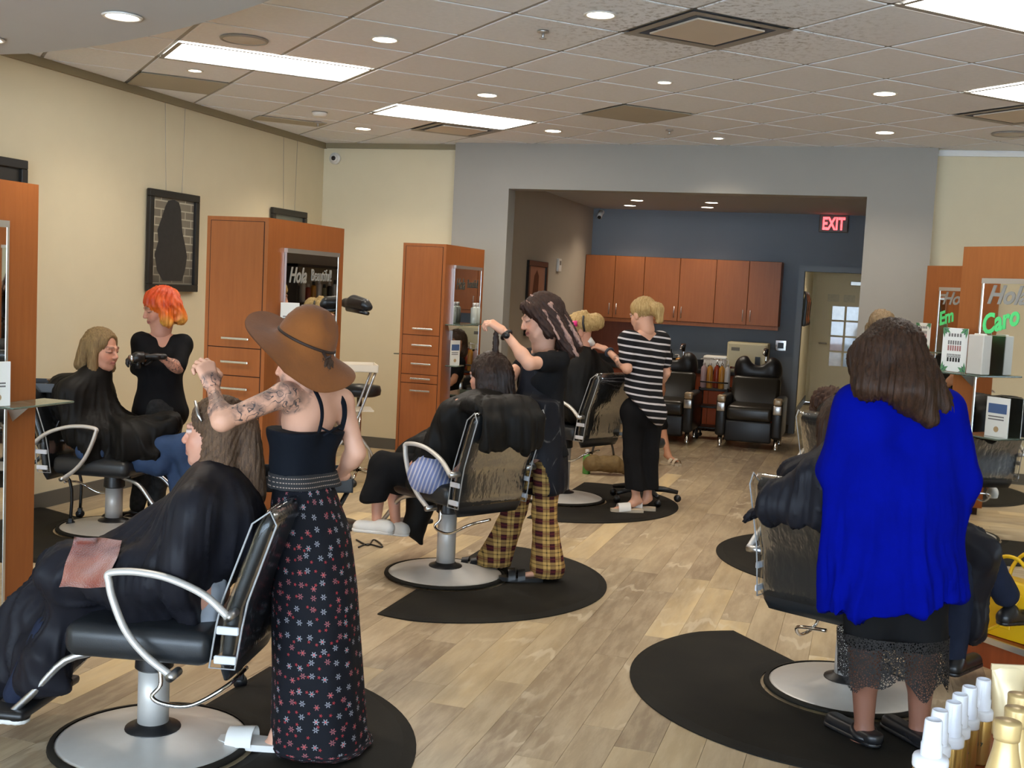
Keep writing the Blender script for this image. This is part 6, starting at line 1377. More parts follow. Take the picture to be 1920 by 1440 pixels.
# ---- person at the wash basins ---------------------------------------------------------------
r = person('seated person in light sandals at the wash chairs, mostly hidden by the striped tee', P(1225, 850, 11.3) * A3([1, 1, 0])); D = 11.3
J = dict(neck=P(1212, 688, D + .35), sl=P(1228, 705, D + 0.3), sr=P(1196, 705, D + 0.35), waist=P(1214, 745, D + 0.3), pelvis=P(1216, 775, D + 0.3), el=P(1240, 738, D + 0.2), wl=P(1244, 712, D + 0.05), er=P(1186, 738, D + 0.2), wr=P(1200, 760, D + 0.05), hl=P(1224, 778, D + 0.25), hr=P(1204, 778, D + 0.25), kl=P(1236, 780, D - 0.12), kr=P(1206, 780, D - 0.12), al=P(1252, 850, D - 0.2), ar=P(1214, 850, D - 0.2), tl=P(1270, 866, D - 0.32), tr=P(1226, 866, D - 0.32))
hd = dict(c=P(1212, 662, D + 0.35), f=dv(0.3, -0.95, 0.0), u=UZ, s=1.0)
body(r, J, WARM, 0.86, 0.013, head=dict(c=hd['c'], f=hd['f'], u=hd['u'], neck=J['neck'], h=0.006), hands=(dict(w=J['wl'], d=dv(0.3, -0.5, 0.8), n=dv(0, 1, 0), thumb=1, curl=0.5, h=0.005),))
hair(r, hd, [CAP, ('c', (0, -0.08, 0.0), (0, -0.09, -0.12), 0.06, 0.06)], hair_mat('dark_brown_hair', (0.05, 0.03, 0.02, 1), (0.1, 0.06, 0.04, 1)), 30, 0.005, 0.011)
S = SDF(0.013); torso(S, J, 0.014, 0.88); arm(S, J, 'l', 0.014, 0.86, 0, 0.6); arm(S, J, 'r', 0.014, 0.86, 0, 0.6); leg(S, J, 'l', 0.014, 0.88, 1.2); leg(S, J, 'r', 0.014, 0.88, 1.2); S.cut(A3(J['neck']) - UZ * 0.01, UZ); garment('black_dress', r, C_BLACK, S, 1)
for q in 'lr': sandal(r, A3(J['a' + q]), A3(J['t' + q]) - A3(J['a' + q]), 0.24, plain('cream_leather', lin(206, 190, 166), 0.5), C_SOLE, ((0.55, 0.018), (0.8, 0.014)), 0.0)
# ------------------------------------------------------------------ alcove furniture
def _ray(x, y): return RC @ A3([(x - 960) / FPX, (720 - y) / FPX, -1.0])
def PZ(x, y, z): d = _ray(x, y); return CP + d * ((z - CAMH) / d[2])
def PY(x, y, Y): d = _ray(x, y); return CP + d * (Y / d[1])
def PX(x, y, X): d = _ray(x, y); return CP + d * (X / d[0])
for (x0, x1, dsp, lab) in ((-3.475, -2.715, -3.09, 'wooden wall cabinet with two doors in the alcove, leftmost of three'), (-2.715, -1.825, -2.27, 'wooden wall cabinet with two doors in the alcove, middle of three'), (-1.825, -1.047, -1.43, 'wooden wall cabinet with two doors in the alcove, rightmost of three')):
    r = empty('wall_cabinet', ((x0 + x1) / 2, AY - 0.001, 1.265)); hw = (x1 - x0) / 2; m = dsp - (x0 + x1) / 2
    MB().box(-hw, hw, -0.28, 0, 0.045, 0.825).build('body', M_WOOD, r); MB().box(-hw, hw, -0.285, -0.25, 0, 0.045).build('valance', M_WOOD, r)
    for a, b, hx in ((-hw, m, m - 0.045), (m, hw, m + 0.045)):
        d = MB().rbox(a + 0.003, b - 0.003, -0.30, -0.281, 0.048, 0.822, 0.002, 1).build('door', M_WOOD, r)
        h_ = MB(); h_.tube([(hx, -0.325, 0.09), (hx, -0.325, 0.23)], 0.005, 8); h_.tube([(hx, -0.325, 0.10), (hx, -0.30, 0.10)], 0.004, 6); h_.tube([(hx, -0.325, 0.22), (hx, -0.30, 0.22)], 0.004, 6); h_.build('handle', M_STEEL, d, True)
    MB().box(-hw - 0.0005, hw + 0.0005, -0.284, -0.2795, 0.045, 0.825).build('reveal', M_GAP, r)
    tag(r, lab, 'cabinet', 'wall cabinets in the alcove')
r = empty('splashback_panel', (-3.05, AY - 0.001, 0.74)); MB().box(-0.42, 0.42, -0.015, 0, 0, 0.52).build('board', M_WOODR, r); MB().box(-0.42, 0.42, -0.02, -0.015, 0, 0.03).build('edge', M_GAP, r); tag(r, 'red-brown wooden panel under the leftmost wall cabinet', 'panel')
r = empty('worktop', (-2.2, AY - 0.28, 0.70)); MB().rbox(-1.25, 1.20, -0.27, 0.27, 0, 0.04, 0.006, 2).build('slab', plain('black_laminate', (0.014, 0.014, 0.016, 1), 0.25), r); MB().box(-1.25, 1.20, 0.255, 0.27, 0.04, 0.14).build('upstand', plain('black_laminate', (0.014, 0.014, 0.016, 1)), r); tag(r, 'long black worktop along the alcove wall', 'worktop')
for i in range(3):
    r = empty('base_cabinet', (-3.40 + 0.8 * i + 0.4, AY - 0.27, 0)); MB().box(-0.4, 0.4, -0.24, 0.26, 0.08, 0.699).build('body', M_WOODR, r); MB().box(-0.39, 0.39, -0.20, 0.25, 0, 0.08).build('plinth', M_GAP, r)
    for a in (-0.4, 0.0):
        d = MB().rbox(a + 0.003, a + 0.397, -0.258, -0.241, 0.09, 0.69, 0.002, 1).build('door', M_WOODR, r); MB().tube([(a + (0.35 if a < 0 else 0.05), -0.28, 0.5), (a + (0.35 if a < 0 else 0.05), -0.28, 0.62)], 0.005, 8).build('handle', M_STEEL, d, True)
    tag(r, 'red-brown base cabinet under the black worktop, ' + ('left', 'middle', 'right')[i] + ' of three', 'cabinet', 'base cabinets in the alcove')
r = empty('towel_warmer', tuple(PY(1342, 681, 14.12) * A3([1, 1, 0]) + UZ * 0.741)); S_ = MB().rbox(-0.14, 0.14, -0.10, 0.10, 0, 0.17, 0.03, 4).build('body', M_WHITEP, r, True); MB().rbox(-0.145, 0.145, -0.105, 0.105, 0.125, 0.18, 0.025, 3).build('lid', M_WHITEP, r, True)
for x in (-0.06, 0.05): MB().tube([(x, -0.10, 0.05), (x, -0.115, 0.05)], 0.02, 14).build('knob', M_BLACKP, r, True)
tag(r, 'white rounded towel warmer with two dark knobs on the worktop', 'appliance')
r = empty('sterilizer_box', tuple(PY(1402, 681, 14.20) * A3([1, 1, 0]) + UZ * 0.741)); cm = plain('cream_enamel', lin(206, 196, 160), 0.45, var=0.03)
MB().rbox(-0.24, 0.24, -0.16, 0.16, 0.0, 0.36, 0.008, 2).build('body', cm, r); MB().rbox(-0.225, 0.225, -0.168, -0.158, 0.02, 0.345, 0.004, 1).build('door', cm, r); MB().box(-0.19, -0.09, -0.170, -0.167, 0.26, 0.30).build('badge', plain('grey_badge', lin(110, 104, 92), 0.5), r); MB().box(0.10, 0.16, -0.185, -0.168, 0.10, 0.20).build('latch', M_BLACKP, r); MB().box(-0.19, -0.08, -0.170, -0.167, 0.04, 0.065).build('name_plate', M_CHROME, r)
tag(r, 'cream metal box with black latch on the worktop', 'appliance')
r = empty('wall_outlet', tuple(PY(1464, 648, AY - 0.001))); MB().rbox(-0.065, 0.065, -0.010, 0, -0.065, 0.065, 0.004, 2).build('plate', M_CHROME, r); MB().rbox(-0.035, 0.035, -0.014, -0.009, -0.035, 0.035, 0.003, 1).build('switch', M_BLACKP, r); tag(r, 'metal switch plate on the blue wall beside the doorway', 'switch')
def bottle(loc, rad, h, body_m, cap_m, label, grp, shape='pump', name='bottle'):
    r = empty(name, tuple(loc))
    if shape == 'pump':
        MB().lathe([(rad * 0.96, 0), (rad, 0.006), (rad, h * 0.62), (rad * 0.85, h * 0.70), (rad * 0.4, h * 0.75), (rad * 0.4, h * 0.78)], 18).build('flask', body_m, r, True)
        c_ = MB().lathe([(rad * 0.45, h * 0.77), (rad * 0.45, h * 0.84), (rad * 0.16, h * 0.86), (rad * 0.16, h * 0.96)], 14).build('pump_cap', cap_m, r, True); MB().tube([(0, 0, h * 0.97), (-rad * 0.5, 0, h * 0.985), (-rad * 1.3, 0, h * 0.96)], rad * 0.16, 8).build('spout', cap_m, c_, True)
    else:
        MB().lathe([(rad * 0.95, 0), (rad, 0.006), (rad, h * 0.74), (rad * 0.5, h * 0.82)], 18).build('flask', body_m, r, True); MB().lathe([(rad * 0.55, h * 0.80), (rad * 0.55, h * 0.98), (rad * 0.4, h)], 16).build('cap', cap_m, r, True)
    tag(r, label, 'bottle', grp); return r
mg, mr, mw = plain('amber_gold_plastic', lin(196, 136, 52), 0.3), plain('rust_red_plastic', lin(150, 56, 30), 0.35), plain('pearl_white_plastic', lin(206, 200, 196), 0.35)
mp_ = plain('pale_pink_plastic', lin(190, 160, 160), 0.35)
cart = empty('bottle_trolley', tuple(PZ(1335, 822, 0.0))); 
for z in (0.12, 0.36, 0.56): MB().rbox(-0.17, 0.17, -0.14, 0.14, z, z + 0.025, 0.008, 2).build('tray', M_BLACKP, cart)
for x in (-0.16, 0.16):
    for y in (-0.13, 0.13): MB().tube([(x, y, 0.04), (x, y, 0.60)], 0.012, 8).build('post', M_BLACKM, cart); MB().tube([(x, y - 0.01, 0.025), (x, y + 0.01, 0.025)], 0.025, 12).build('caster', M_BLACKP, cart, True)
MB().tube([(-0.16, -0.14, 0.66), (0.16, -0.14, 0.66)], 0.008, 8).build('rail', M_BLACKM, cart, True)
tag(cart, 'black bottle trolley between the two wash chairs', 'trolley')
cl0 = A3(cart.location)
for i, (dx, m_, c_, lab) in enumerate(((-0.135, mp_, mw, 'pale pink pump bottle at the left of the trolley between the wash chairs'), (-0.065, mg, mw, 'amber pump bottle beside the pale pink one on the trolley'), (0.0, mr, M_CHROME, 'rust red pump bottle between the amber ones on the trolley'), (0.07, mg, M_CHROME, 'amber pump bottle right of the rust red one on the trolley'), (0.135, mw, mw, 'white pump bottle at the right of the trolley between the wash chairs'))):
    bottle(cl0 + A3([dx, -0.05 if i != 2 else 0.05, 0.586]), 0.034, 0.34, m_, c_, lab, 'bottles on the trolley between the wash chairs')
for i, x in enumerate((-2.78, -2.66, -2.55, -2.45, -2.34, -2.22)):
    bottle((x, AY - 0.25 - 0.06 * (i % 2), 0.741), 0.038, (0.20, 0.26, 0.18, 0.30, 0.22, 0.16)[i], (M_BLACKP, mw, M_BLACKP, plain('dark_brown_plastic', lin(50, 34, 24), 0.3), M_BLACKP, mg)[i], (mw, M_BLACKP, M_CHROME, mw, M_BLACKP, mw)[i], ('short black', 'white', 'small black chrome-capped', 'tall brown', 'mid-height black', 'small amber')[i] + ' bottle on the black worktop behind the striped tee', 'bottles on the worktop', 'pump' if i % 2 else 'cap')
def wash_chair(x, y, lab):
    r = empty('wash_chair', (x, y, 0))                        # front faces -y
    for s in (-1, 1):
        for yy in (0.06, 0.62): MB().lathe([(0.026, 0.0), (0.022, 0.02), (0.026, 0.13)], 14, (s * 0.30, yy, 0)).build('leg', M_CHROME, r, True)
        a = MB().rbox(s * 0.30 - 0.055, s * 0.30 + 0.055, 0.0, 0.72, 0.13, 0.56, 0.03, 3).build('armrest', M_LEATHER, r, True)
        MB().rbox(s * 0.30 - 0.045, s * 0.30 + 0.045, -0.03, 0.10, 0.50, 0.575, 0.018, 3).build('arm_cap', plain('pale_wood_cap', lin(180, 160, 130), 0.3, 0.3), a, True); MB().rbox(s * 0.30 - 0.045, s * 0.30 + 0.045, -0.034, -0.005, 0.40, 0.50, 0.010, 2).build('arm_front', M_STEEL, a, True)
    MB().rbox(-0.25, 0.25, 0.0, 0.62, 0.30, 0.47, 0.05, 4).build('seat', M_LEATHERB, r, True); MB().rbox(-0.25, 0.25, 0.01, 0.08, 0.08, 0.31, 0.02, 3).build('leg_rest', M_LEATHER, r, True)
    o = MB().rbox(-0.27, 0.27, -0.07, 0.07, 0.0, 0.37, 0.05, 4).build('backrest', M_LEATHERB, r, True); o.location = (0, 0.60, 0.40); o.rotation_euler = (-0.35, 0, 0)
    # basin with the neck notch
    N = 40; pts = []
    for i in range(N):
        a = 2 * PI * i / N; pts.append((0.27 * math.copysign(abs(math.cos(a)) ** 0.6, math.cos(a)), 0.20 * math.copysign(abs(math.sin(a)) ** 0.7, math.sin(a))))
    S = SDF(0.012)
    S.cone((-0.15, 0.80, 0.80), (0.15, 0.80, 0.80), 0.12, 0.12, 0.05); S.cone((-0.155, 0.78, 0.88), (-0.15, 0.95, 0.86), 0.10, 0.09, 0.05); S.cone((0.155, 0.78, 0.88), (0.15, 0.95, 0.86), 0.10, 0.09, 0.05); S.cone((0, 0.60, 1.0), (0, 1.1, 0.97), 0.10, 0.13, 0.03, True)
    v, F = S.mesh(1); b = bpy.data.objects.new('basin', np_mesh('basin', v, F, M_BLACKP)); COL.objects.link(b); b.parent = r
    MB().lathe([(0.09, 0.0), (0.08, 0.02), (0.06, 0.70)], 16, (0, 0.9, 0)).build('basin_pedestal', M_BLACKP, r, True)
    MB().tube(smoothpath([(0.06, 1.02, 0.90), (0.06, 1.02, 1.02), (0.05, 0.96, 1.05), (0.04, 0.90, 1.0)], 4), 0.012, 8).build('spray_hose', M_CHROME, r, True); MB().tube([(0.06, 1.0, 0.98), (0.06, 0.97, 1.06)], [0.020, 0.030], 10).build('spray_head', M_BLACKP, r, True)
    tag(r, lab, 'wash chair', 'black hair-wash chairs in the alcove'); return r
wash_chair(-1.17, 12.55, 'black hair-wash chair with basin beside the doorway'); wash_chair(-2.13, 12.55, 'black hair-wash chair with basin behind the striped tee')
r = empty('folded_towel', tuple(PZ(1253, 742, 0.47) * A3([1, 1, 0]) + A3([0, 0.05, 0.48]))); MB().rbox(-0.09, 0.09, -0.06, 0.06, 0, 0.03, 0.012, 3).build('cloth', plain('white_terry', lin(220, 212, 196), 0.95, bumps=0.5), r, True); MB().rbox(-0.05, 0.02, -0.04, 0.05, 0.028, 0.06, 0.012, 3).build('fold', plain('white_terry', (0.8, 0.8, 0.8, 1)), r, True); tag(r, 'small white towel on the seat of the far wash chair', 'towel')
# exit sign
r = empty('exit_sign', tuple(PY(1563, 419.5, AY - 0.06))); MB().rbox(-0.168, 0.168, -0.025, 0.025, -0.105, 0.105, 0.008, 2).build('housing', plain('grey_sign_housing', lin(120, 116, 112), 0.5), r)
text('letters', 'EXIT', 0.205, emit('red_exit_glow', (1.0, 0.05, 0.06), 2.6), r, (0, -0.027, -0.070), (PI / 2, 0, 0), align='CENTER', width=0.62, bold=0.007); MB().box(-0.03, 0.03, -0.01, 0.01, 0.10, AZ - r.location[2]).build('mount', M_SILVER, r); tag(r, 'lit red EXIT sign hanging in the alcove', 'exit sign')
# alcove left wall: picture, thermostat, corner camera
p0, p1 = PX(988, 487, AX0), PX(1024, 490, AX0); ph = 0.80
r = empty('framed_picture', (AX0 + 0.001, (p0[1] + p1[1]) / 2, p0[2] - ph)); hw = (p1[1] - p0[1]) / 2; fm = plain('black_picture_frame', (0.01, 0.01, 0.01, 1)); f = MB()
for (a0, a1, c0, c1) in ((-hw, hw, 0, .06), (-hw, hw, ph - .06, ph), (-hw, -hw + .06, .06, ph - .06), (hw - .06, hw, .06, ph - .06)): f.rbox(0.0, 0.03, a0, a1, c0, c1, 0.004, 1)
f.build('frame', fm, r); MB().box(0.0, 0.012, -hw + .06, hw - .06, .06, ph - .06).build('print', plain('rose_portrait_print', lin(176, 128, 104), 0.4, var=0.1, nscale=4), r)
MB().add([(0.013, (u - 0.5) * 1.5 * hw, 0.06 + v * (ph - .12)) for u, v in ((0.25, 0.0), (0.2, 0.5), (0.3, 0.85), (0.48, 0.95), (0.62, 0.85), (0.6, 0.55), (0.7, 0.0))], [tuple(range(7))]).build('portrait_hair', plain('auburn_print', lin(96, 48, 26), 0.5, var=0.3, nscale=20), r); tag(r, 'dark framed portrait print on the taupe alcove wall', 'picture')
r = empty('thermostat', tuple(PX(1046, 497, AX0 + 0.001))); MB().rbox(0, 0.03, -0.06, 0.06, -0.075, 0.075, 0.006, 2).build('case', M_WHITEP, r); MB().rbox(0.029, 0.033, -0.03, 0.03, 0.0, 0.05, 0.002, 1).build('display', plain('grey_badge', (0.2, 0.2, 0.2, 1)), r); tag(r, 'small white wall box on the taupe alcove wall', 'thermostat')
r = empty('security_camera', tuple(PY(1128, 404, AY - 0.001))); MB().tube([(0, 0, 0.04), (0, -0.03, 0.04)], 0.035, 16).build('base', M_WHITEP, r, True); MB().tube([(0, -0.03, 0.04), (0, -0.12, -0.03)], 0.032, 14).build('barrel', M_WHITEP, r, True); MB().tube([(0, -0.118, -0.028), (0, -0.128, -0.036)], 0.024, 14).build('lens', M_BLACKP, r, True); tag(r, 'white bullet camera in the alcove corner', 'security camera')
# corridor: far door with clear document pockets, closer, lever, row of hooks
dr = empty('door_1', (-0.35, CY - 0.001, 0)); dr['kind'] = 'structure'
MB().box(-0.45, 0.45, -0.05, 0, 0.01, 2.05).build('door_leaf', M_DOORC, dr)
for a, b, c, d in ((-0.52, -0.45, 0, 2.1), (0.45, 0.52, 0, 2.1), (-0.45, 0.45, 2.05, 2.1)): MB().box(a, b, -0.03, 0, c, d).build('door_frame', M_DOORC, dr)
MB().rbox(0.02, 0.40, -0.10, -0.05, 1.93, 2.0, 0.008, 2).build('door_closer', M_STEEL, dr); MB().tube([(-0.40, -0.05, 0.98), (-0.40, -0.10, 0.98), (-0.28, -0.10, 0.98)], 0.012, 8).build('door_handle', M_STEEL, dr, True)
rnd = random.Random(4)
for i in range(3):
    for j in range(4):
        cc = ((190, 196, 206), (206, 196, 184), (176, 120, 110), (150, 170, 196), (214, 210, 204), (196, 176, 120))[rnd.randrange(6)]
        x = -0.23 + i * 0.225; z = 0.62 + j * 0.25; nm = 'paper_print_%d' % (cc[0])
        MB().box(x, x + 0.19, -0.058, -0.052, z, z + 0.22).build('document_pocket', plain(nm, lin(*cc), 0.12, var=0.35, nscale=14, coat=1.0), dr)
for i in range(3): MB().box(-0.32 + i * 0.25, -0.14 + i * 0.25, -0.056, -0.051, 1.66, 1.78).build('notice', plain('pale_notice', lin(196, 186, 160), 0.5, var=0.2, nscale=30), dr)
r = empty('coat_rail', (-0.915, 16.6, 1.0)); MB().box(0, 0.02, -0.6, 0.6, 0.75, 0.82).build('board', M_DOORC, r)
for k in range(7): MB().tube(smoothpath([(0.02, -0.5 + k * 0.16, 0.77), (0.07, -0.5 + k * 0.16, 0.72), (0.06, -0.5 + k * 0.16, 0.40 + 0.06 * (k % 3)), (0.05, -0.5 + k * 0.16, 0.30)], 3), [0.012] * 4 + [0.035] * 3 + [0.05] * 2 + [0.03], 8).build('hanging_item', (M_BLACKP, M_WOODR, M_LEATHERB)[k % 3], r, True)
tag(r, 'row of dark things hanging along the corridor wall', 'coat rail')
# retail shelf on the hidden alcove side wall, seen in the station mirror
r = empty('retail_shelf', (AX1 - 0.001, 12.95, 0.5)); bm_ = plain('dark_shelf_wood', lin(40, 32, 26), 0.5)
for z in (0.0, 0.40, 0.80, 1.25): MB().box(-0.26, 0, -0.85, 0.85, z, z + 0.03).build('shelf_board', bm_, r)
for y in (-0.85, 0.82): MB().box(-0.26, 0, y, y + 0.03, 0, 1.28).build('side_panel', bm_, r)
tag(r, 'dark retail shelf reflected in the station mirror behind the brown hat', 'shelf')
for k, z in enumerate((0.93, 1.33)):
    for i in range(11):
        m_ = (mr, mw, M_BLACKP, plain('olive_plastic', lin(120, 112, 84), 0.4), mw, mg)[(i * 5 + k * 3) % 6]
        bottle((AX1 - 0.13, 12.2 + i * 0.145, z), 0.035, 0.22 + 0.03 * ((i * 7) % 3), m_, (M_BLACKP, mw)[i % 2], ('rust red', 'white', 'black', 'olive', 'pearl', 'amber')[(i * 5 + k * 3) % 6] + ' bottle, number %s along the %s row of the mirrored dark shelf' % (('one', 'two', 'three', 'four', 'five', 'six', 'seven', 'eight', 'nine', 'ten', 'eleven')[i], ('lower', 'upper')[k]), 'bottles on the retail shelf', 'cap')

# ------------------------------------------------------------------ trolleys
def fold_trolley(c, rz, zt, w, d, label, tray_m, open_top=True, leg_m=None):
    r = empty('folding_trolley', tuple(c), rz); lm = leg_m or M_BLACKM
    t = MB(); t.box(-w / 2, w / 2, -d / 2, d / 2, zt, zt + 0.006)
    for (a, b, e, f) in ((-w / 2, w / 2, -d / 2, -d / 2 + 0.006), (-w / 2, w / 2, d / 2 - 0.006, d / 2), (-w / 2, -w / 2 + 0.006, -d / 2, d / 2), (w / 2 - 0.006, w / 2, -d / 2, d / 2)): t.box(a, b, e, f, zt, zt + 0.055)
    t.build('tray', tray_m, r)
    MB().box(-w / 2 + 0.02, w / 2 - 0.02, -d / 2 + 0.02, d / 2 - 0.02, zt - 0.30, zt - 0.29).build('lower_tray', tray_m, r)
    for y in (-d / 2 + 0.01, d / 2 - 0.01):
        MB().tube(smoothpath([(-w / 2 + 0.02, y, zt), (0.0, y, zt * 0.55), (w / 2 - 0.02, y, 0.30), (w / 2 - 0.01, y, 0.06)], 4), 0.010, 8).build('leg', lm, r, True); MB().tube(smoothpath([(w / 2 - 0.02, y * 0.93, zt), (0.0, y * 0.93, zt * 0.55), (-w / 2 + 0.02, y * 0.93, 0.30), (-w / 2 + 0.01, y * 0.93, 0.06)], 4), 0.010, 8).build('leg', lm, r, True)
        for x in (-w / 2 + 0.01, w / 2 - 0.01):
            cs = MB().tube([(x, y - 0.012, 0.027), (x, y + 0.012, 0.027)], 0.027, 14).build('caster', M_BLACKP, r, True); MB().rbox(x - 0.014, x + 0.014, y - 0.016, y + 0.016, 0.035, 0.068, 0.004, 1).build('fork', M_BLACKP, cs)
    MB().tube([(0, -d / 2 + 0.01, zt * 0.55), (0, d / 2 - 0.01, zt * 0.55)], 0.007, 8).build('cross_bar', lm, r, True)
    tag(r, label, 'trolley', 'folding salon trolleys'); return r
t1 = fold_trolley(PZ(88, 980, 0.0), math.radians(28), 0.84, 0.36, 0.34, 'black folding trolley with tray beside the left wall client', M_BLACKP)
t2 = fold_trolley(PZ(545, 1262, 0.0), math.radians(30), 0.78, 0.42, 0.34, 'black folding trolley behind the floral skirt', M_BLACKP)
t3 = fold_trolley(PZ(655, 920, 0.0), math.radians(30), 0.93, 0.34, 0.32, 'white folding trolley between the two drawer stations', plain('white_tray_plastic', lin(222, 214, 200), 0.4), leg_m=M_SILVER)
def bowl(loc, rad, m, label):
    r = empty('tint_bowl', tuple(loc)); MB().lathe([(rad * 0.55, 0), (rad * 0.62, 0.004), (rad * 0.95, 0.05), (rad * 1.05, 0.055), (rad * 1.02, 0.058), (rad * 0.90, 0.05), (rad * 0.5, 0.012), (0.001, 0.010)], 28, cap=False).build('bowl', m, r, True)
    MB().rbox(rad * 0.95, rad * 1.45, -0.012, 0.012, 0.048, 0.056, 0.003, 1).build('grip_tab', m, r); MB().lathe([(rad * 0.72, 0.03), (0.001, 0.034)], 20, cap=False).build('tint', plain('tint_cream', lin(150, 136, 112), 0.5), r, True); tag(r, label, 'bowl', 'hair tint bowls'); return r
bm_ = plain('brown_bowl_plastic', lin(110, 86, 62), 0.4)
q = A3(t1.location); bowl(q + A3([0.04, 0.05, 0.848]), 0.075, bm_, 'brown tint bowl on the trolley by the left wall')
q = A3(t2.location); bowl(q + RV * 0.10 - FV * 0.02 + UZ * 0.788, 0.06, bm_, 'brown tint bowl on the trolley behind the floral skirt')
# pad stool edge beyond the white trolley
r = empty('padded_stool', tuple(PZ(668, 905, 0.0))); MB().lathe([(0.13, 0.70), (0.165, 0.715), (0.17, 0.75), (0.16, 0.785), (0.001, 0.80)], 28).build('seat', M_LEATHER, r, True); MB().lathe([(0.022, 0.1), (0.022, 0.70)], 12).build('post', M_CHROME, r, True)
for k in range(5): a = k * 2 * PI / 5; MB().tube([(0, 0, 0.11), (0.22 * math.cos(a), 0.22 * math.sin(a), 0.07)], [0.018, 0.014], 8).build('base_arm', M_CHROME, r, True); MB().tube([(0.22 * math.cos(a), 0.22 * math.sin(a) - 0.01, 0.03), (0.22 * math.cos(a), 0.22 * math.sin(a) + 0.01, 0.03)], 0.03, 12).build('caster', M_BLACKP, r, True)
tag(r, 'black padded stool beside the white trolley', 'stool')
# rolling stool behind the striped tee
r = empty('rolling_stool', tuple(PZ(1205, 938, 0.016)), 0.3)
MB().lathe([(0.02, 0.42), (0.14, 0.43), (0.15, 0.46), (0.14, 0.49), (0.001, 0.50)], 24).build('seat', M_LEATHER, r, True); MB().lathe([(0.025, 0.09), (0.022, 0.43)], 12).build('gas_post', M_BLACKP, r, True)
for k in range(5):
    a = k * 2 * PI / 5; x, y = 0.27 * math.cos(a), 0.27 * math.sin(a); MB().tube([(0, 0, 0.10), (x * 0.6, y * 0.6, 0.095), (x, y, 0.075)], [0.028, 0.022, 0.016], 8).build('base_arm', M_BLACKP, r, True); MB().tube([(x, y - 0.014, 0.028), (x, y + 0.014, 0.028)], 0.028, 12).build('caster', M_BLACKP, r, True)
tag(r, 'black rolling stool with star base behind the striped tee', 'stool')
# hood dryer arm beside the station
r = empty('hood_dryer', tuple(P(655, 575, 7.3))); rl = A3(r.location); S = SDF(0.008); S.cone(P(650, 568, 7.3), P(690, 578, 7.15), 0.040, 0.028, 0.03, flat=(UZ, 0.8)); S.cone(P(664, 566, 7.25), P(684, 570, 7.15), 0.045, 0.035, 0.03); garment('hood', r, M_BLACKP, S, 1)
MB().tube([P(652, 578, 7.26) - rl, P(690, 588, 7.12) - rl], [0.020, 0.012], 10).build('heater_rim', M_BLACKM, r, True); MB().tube([P(652, 572, 7.3) - rl, P(640, 570, 7.35) - rl, P(625, 575, 7.4) - rl], 0.015, 8).build('arm', M_BLACKP, r, True); MB().tube([P(632, 575, 7.4) - rl, (P(632, 575, 7.4) - rl) * A3([1, 1, 0]) - UZ * (rl[2] - 0.03)], 0.018, 10).build('stand', M_BLACKM, r, True); MB().lathe([(0.20, -rl[2] + 0.0), (0.19, -rl[2] + 0.03), (0.02, -rl[2] + 0.05)], 24, tuple((P(632, 575, 7.4) - rl) * A3([1, 1, 0]))).build('stand_base', M_BLACKM, r, True); tag(r, 'black hood dryer sticking out behind the middle station', 'hair dryer')
# small things on the drawer stations
bottle((-3.58, 5.80, 1.049), 0.033, 0.19, plain('clear_grey_plastic', lin(176, 180, 172), 0.15), mw, 'clear bottle on the side shelf of the station behind the hat', 'station bottles')
r = empty('hair_brush', (-3.575, 5.74, 1.049)); MB().tube([(0, 0, 0.0), (0, 0, 0.14), (0, 0, 0.17), (0, 0, 0.26)], [0.012, 0.014, 0.024, 0.020], 10).build('brush_body', plain('amber_wood', lin(180, 132, 60), 0.5), r, True); MB().tube([(-0.01, 0, 0.17), (-0.01, 0, 0.26)], 0.026, 10).build('bristles', plain('straw_bristle', lin(190, 168, 110), 0.8), r, True); tag(r, 'amber hair brush standing on the side shelf of the middle station', 'brush')
r = empty('pink_notice', (-3.532, 5.70, 1.36)); MB().box(-0.006, 0, -0.08, 0.10, 0, 0.18).build('sheet', plain('pink_paper', lin(224, 150, 140), 0.7), r); MB().box(-0.008, -0.006, 0.0, 0.02, 0.165, 0.18).build('tape', M_WHITEP, r); tag(r, 'pink paper notice on the side of the middle station', 'notice')
def upright_card(loc, rz, w, h, label, blue=True):
    r = empty('info_card', tuple(loc), rz); MB().rbox(-w / 2, w / 2, -0.003, 0.003, 0, h, 0.001, 1).build('card', plain('white_card', (0.8, 0.8, 0.78, 1)), r)
    if blue: MB().box(-w * 0.4, w * 0.4, -0.0042, -0.003, h * 0.60, h * 0.84).build('blue_panel', plain('slate_blue_print', lin(72, 98, 140), 0.6), r)
    b = MB()
    for z in (0.50, 0.43): b.box(-w * 0.38, w * 0.3, -0.0042, -0.003, h * z, h * z + 0.006)
    b.build('print_line', plain('grey_print', (0.2, 0.2, 0.2, 1)), r); MB().lathe([(0.014, 0), (0.014, 0.001)], 12).build('seal_print', plain('tan_print', lin(180, 150, 110), 0.6), r).location = (0, -0.0035, h * 0.2); r.children[-1].rotation_euler = (PI / 2, 0, 0)
    tag(r, label, 'card', 'upright info cards on glass shelves'); return r
upright_card((-3.12, 8.56, 0.98), math.radians(62), 0.10, 0.20, 'white and blue card on the mirror of the far station')
q = on_station(stR, 0.33, -0.06, 1.02); upright_card(q, -PI / 4, 0.13, 0.19, 'white and blue card on the mirror at the right edge')
MB().rbox(0.15, 0.40, -0.13, 0, 1.012, 1.02, 0.003, 1).build('glass_shelf', M_GLASS, stR)
MB().rbox(0.36, 0.46, 0.08, 0.26, 0.972, 0.98, 0.003, 1).build('glass_shelf', M_GLASS, st2)
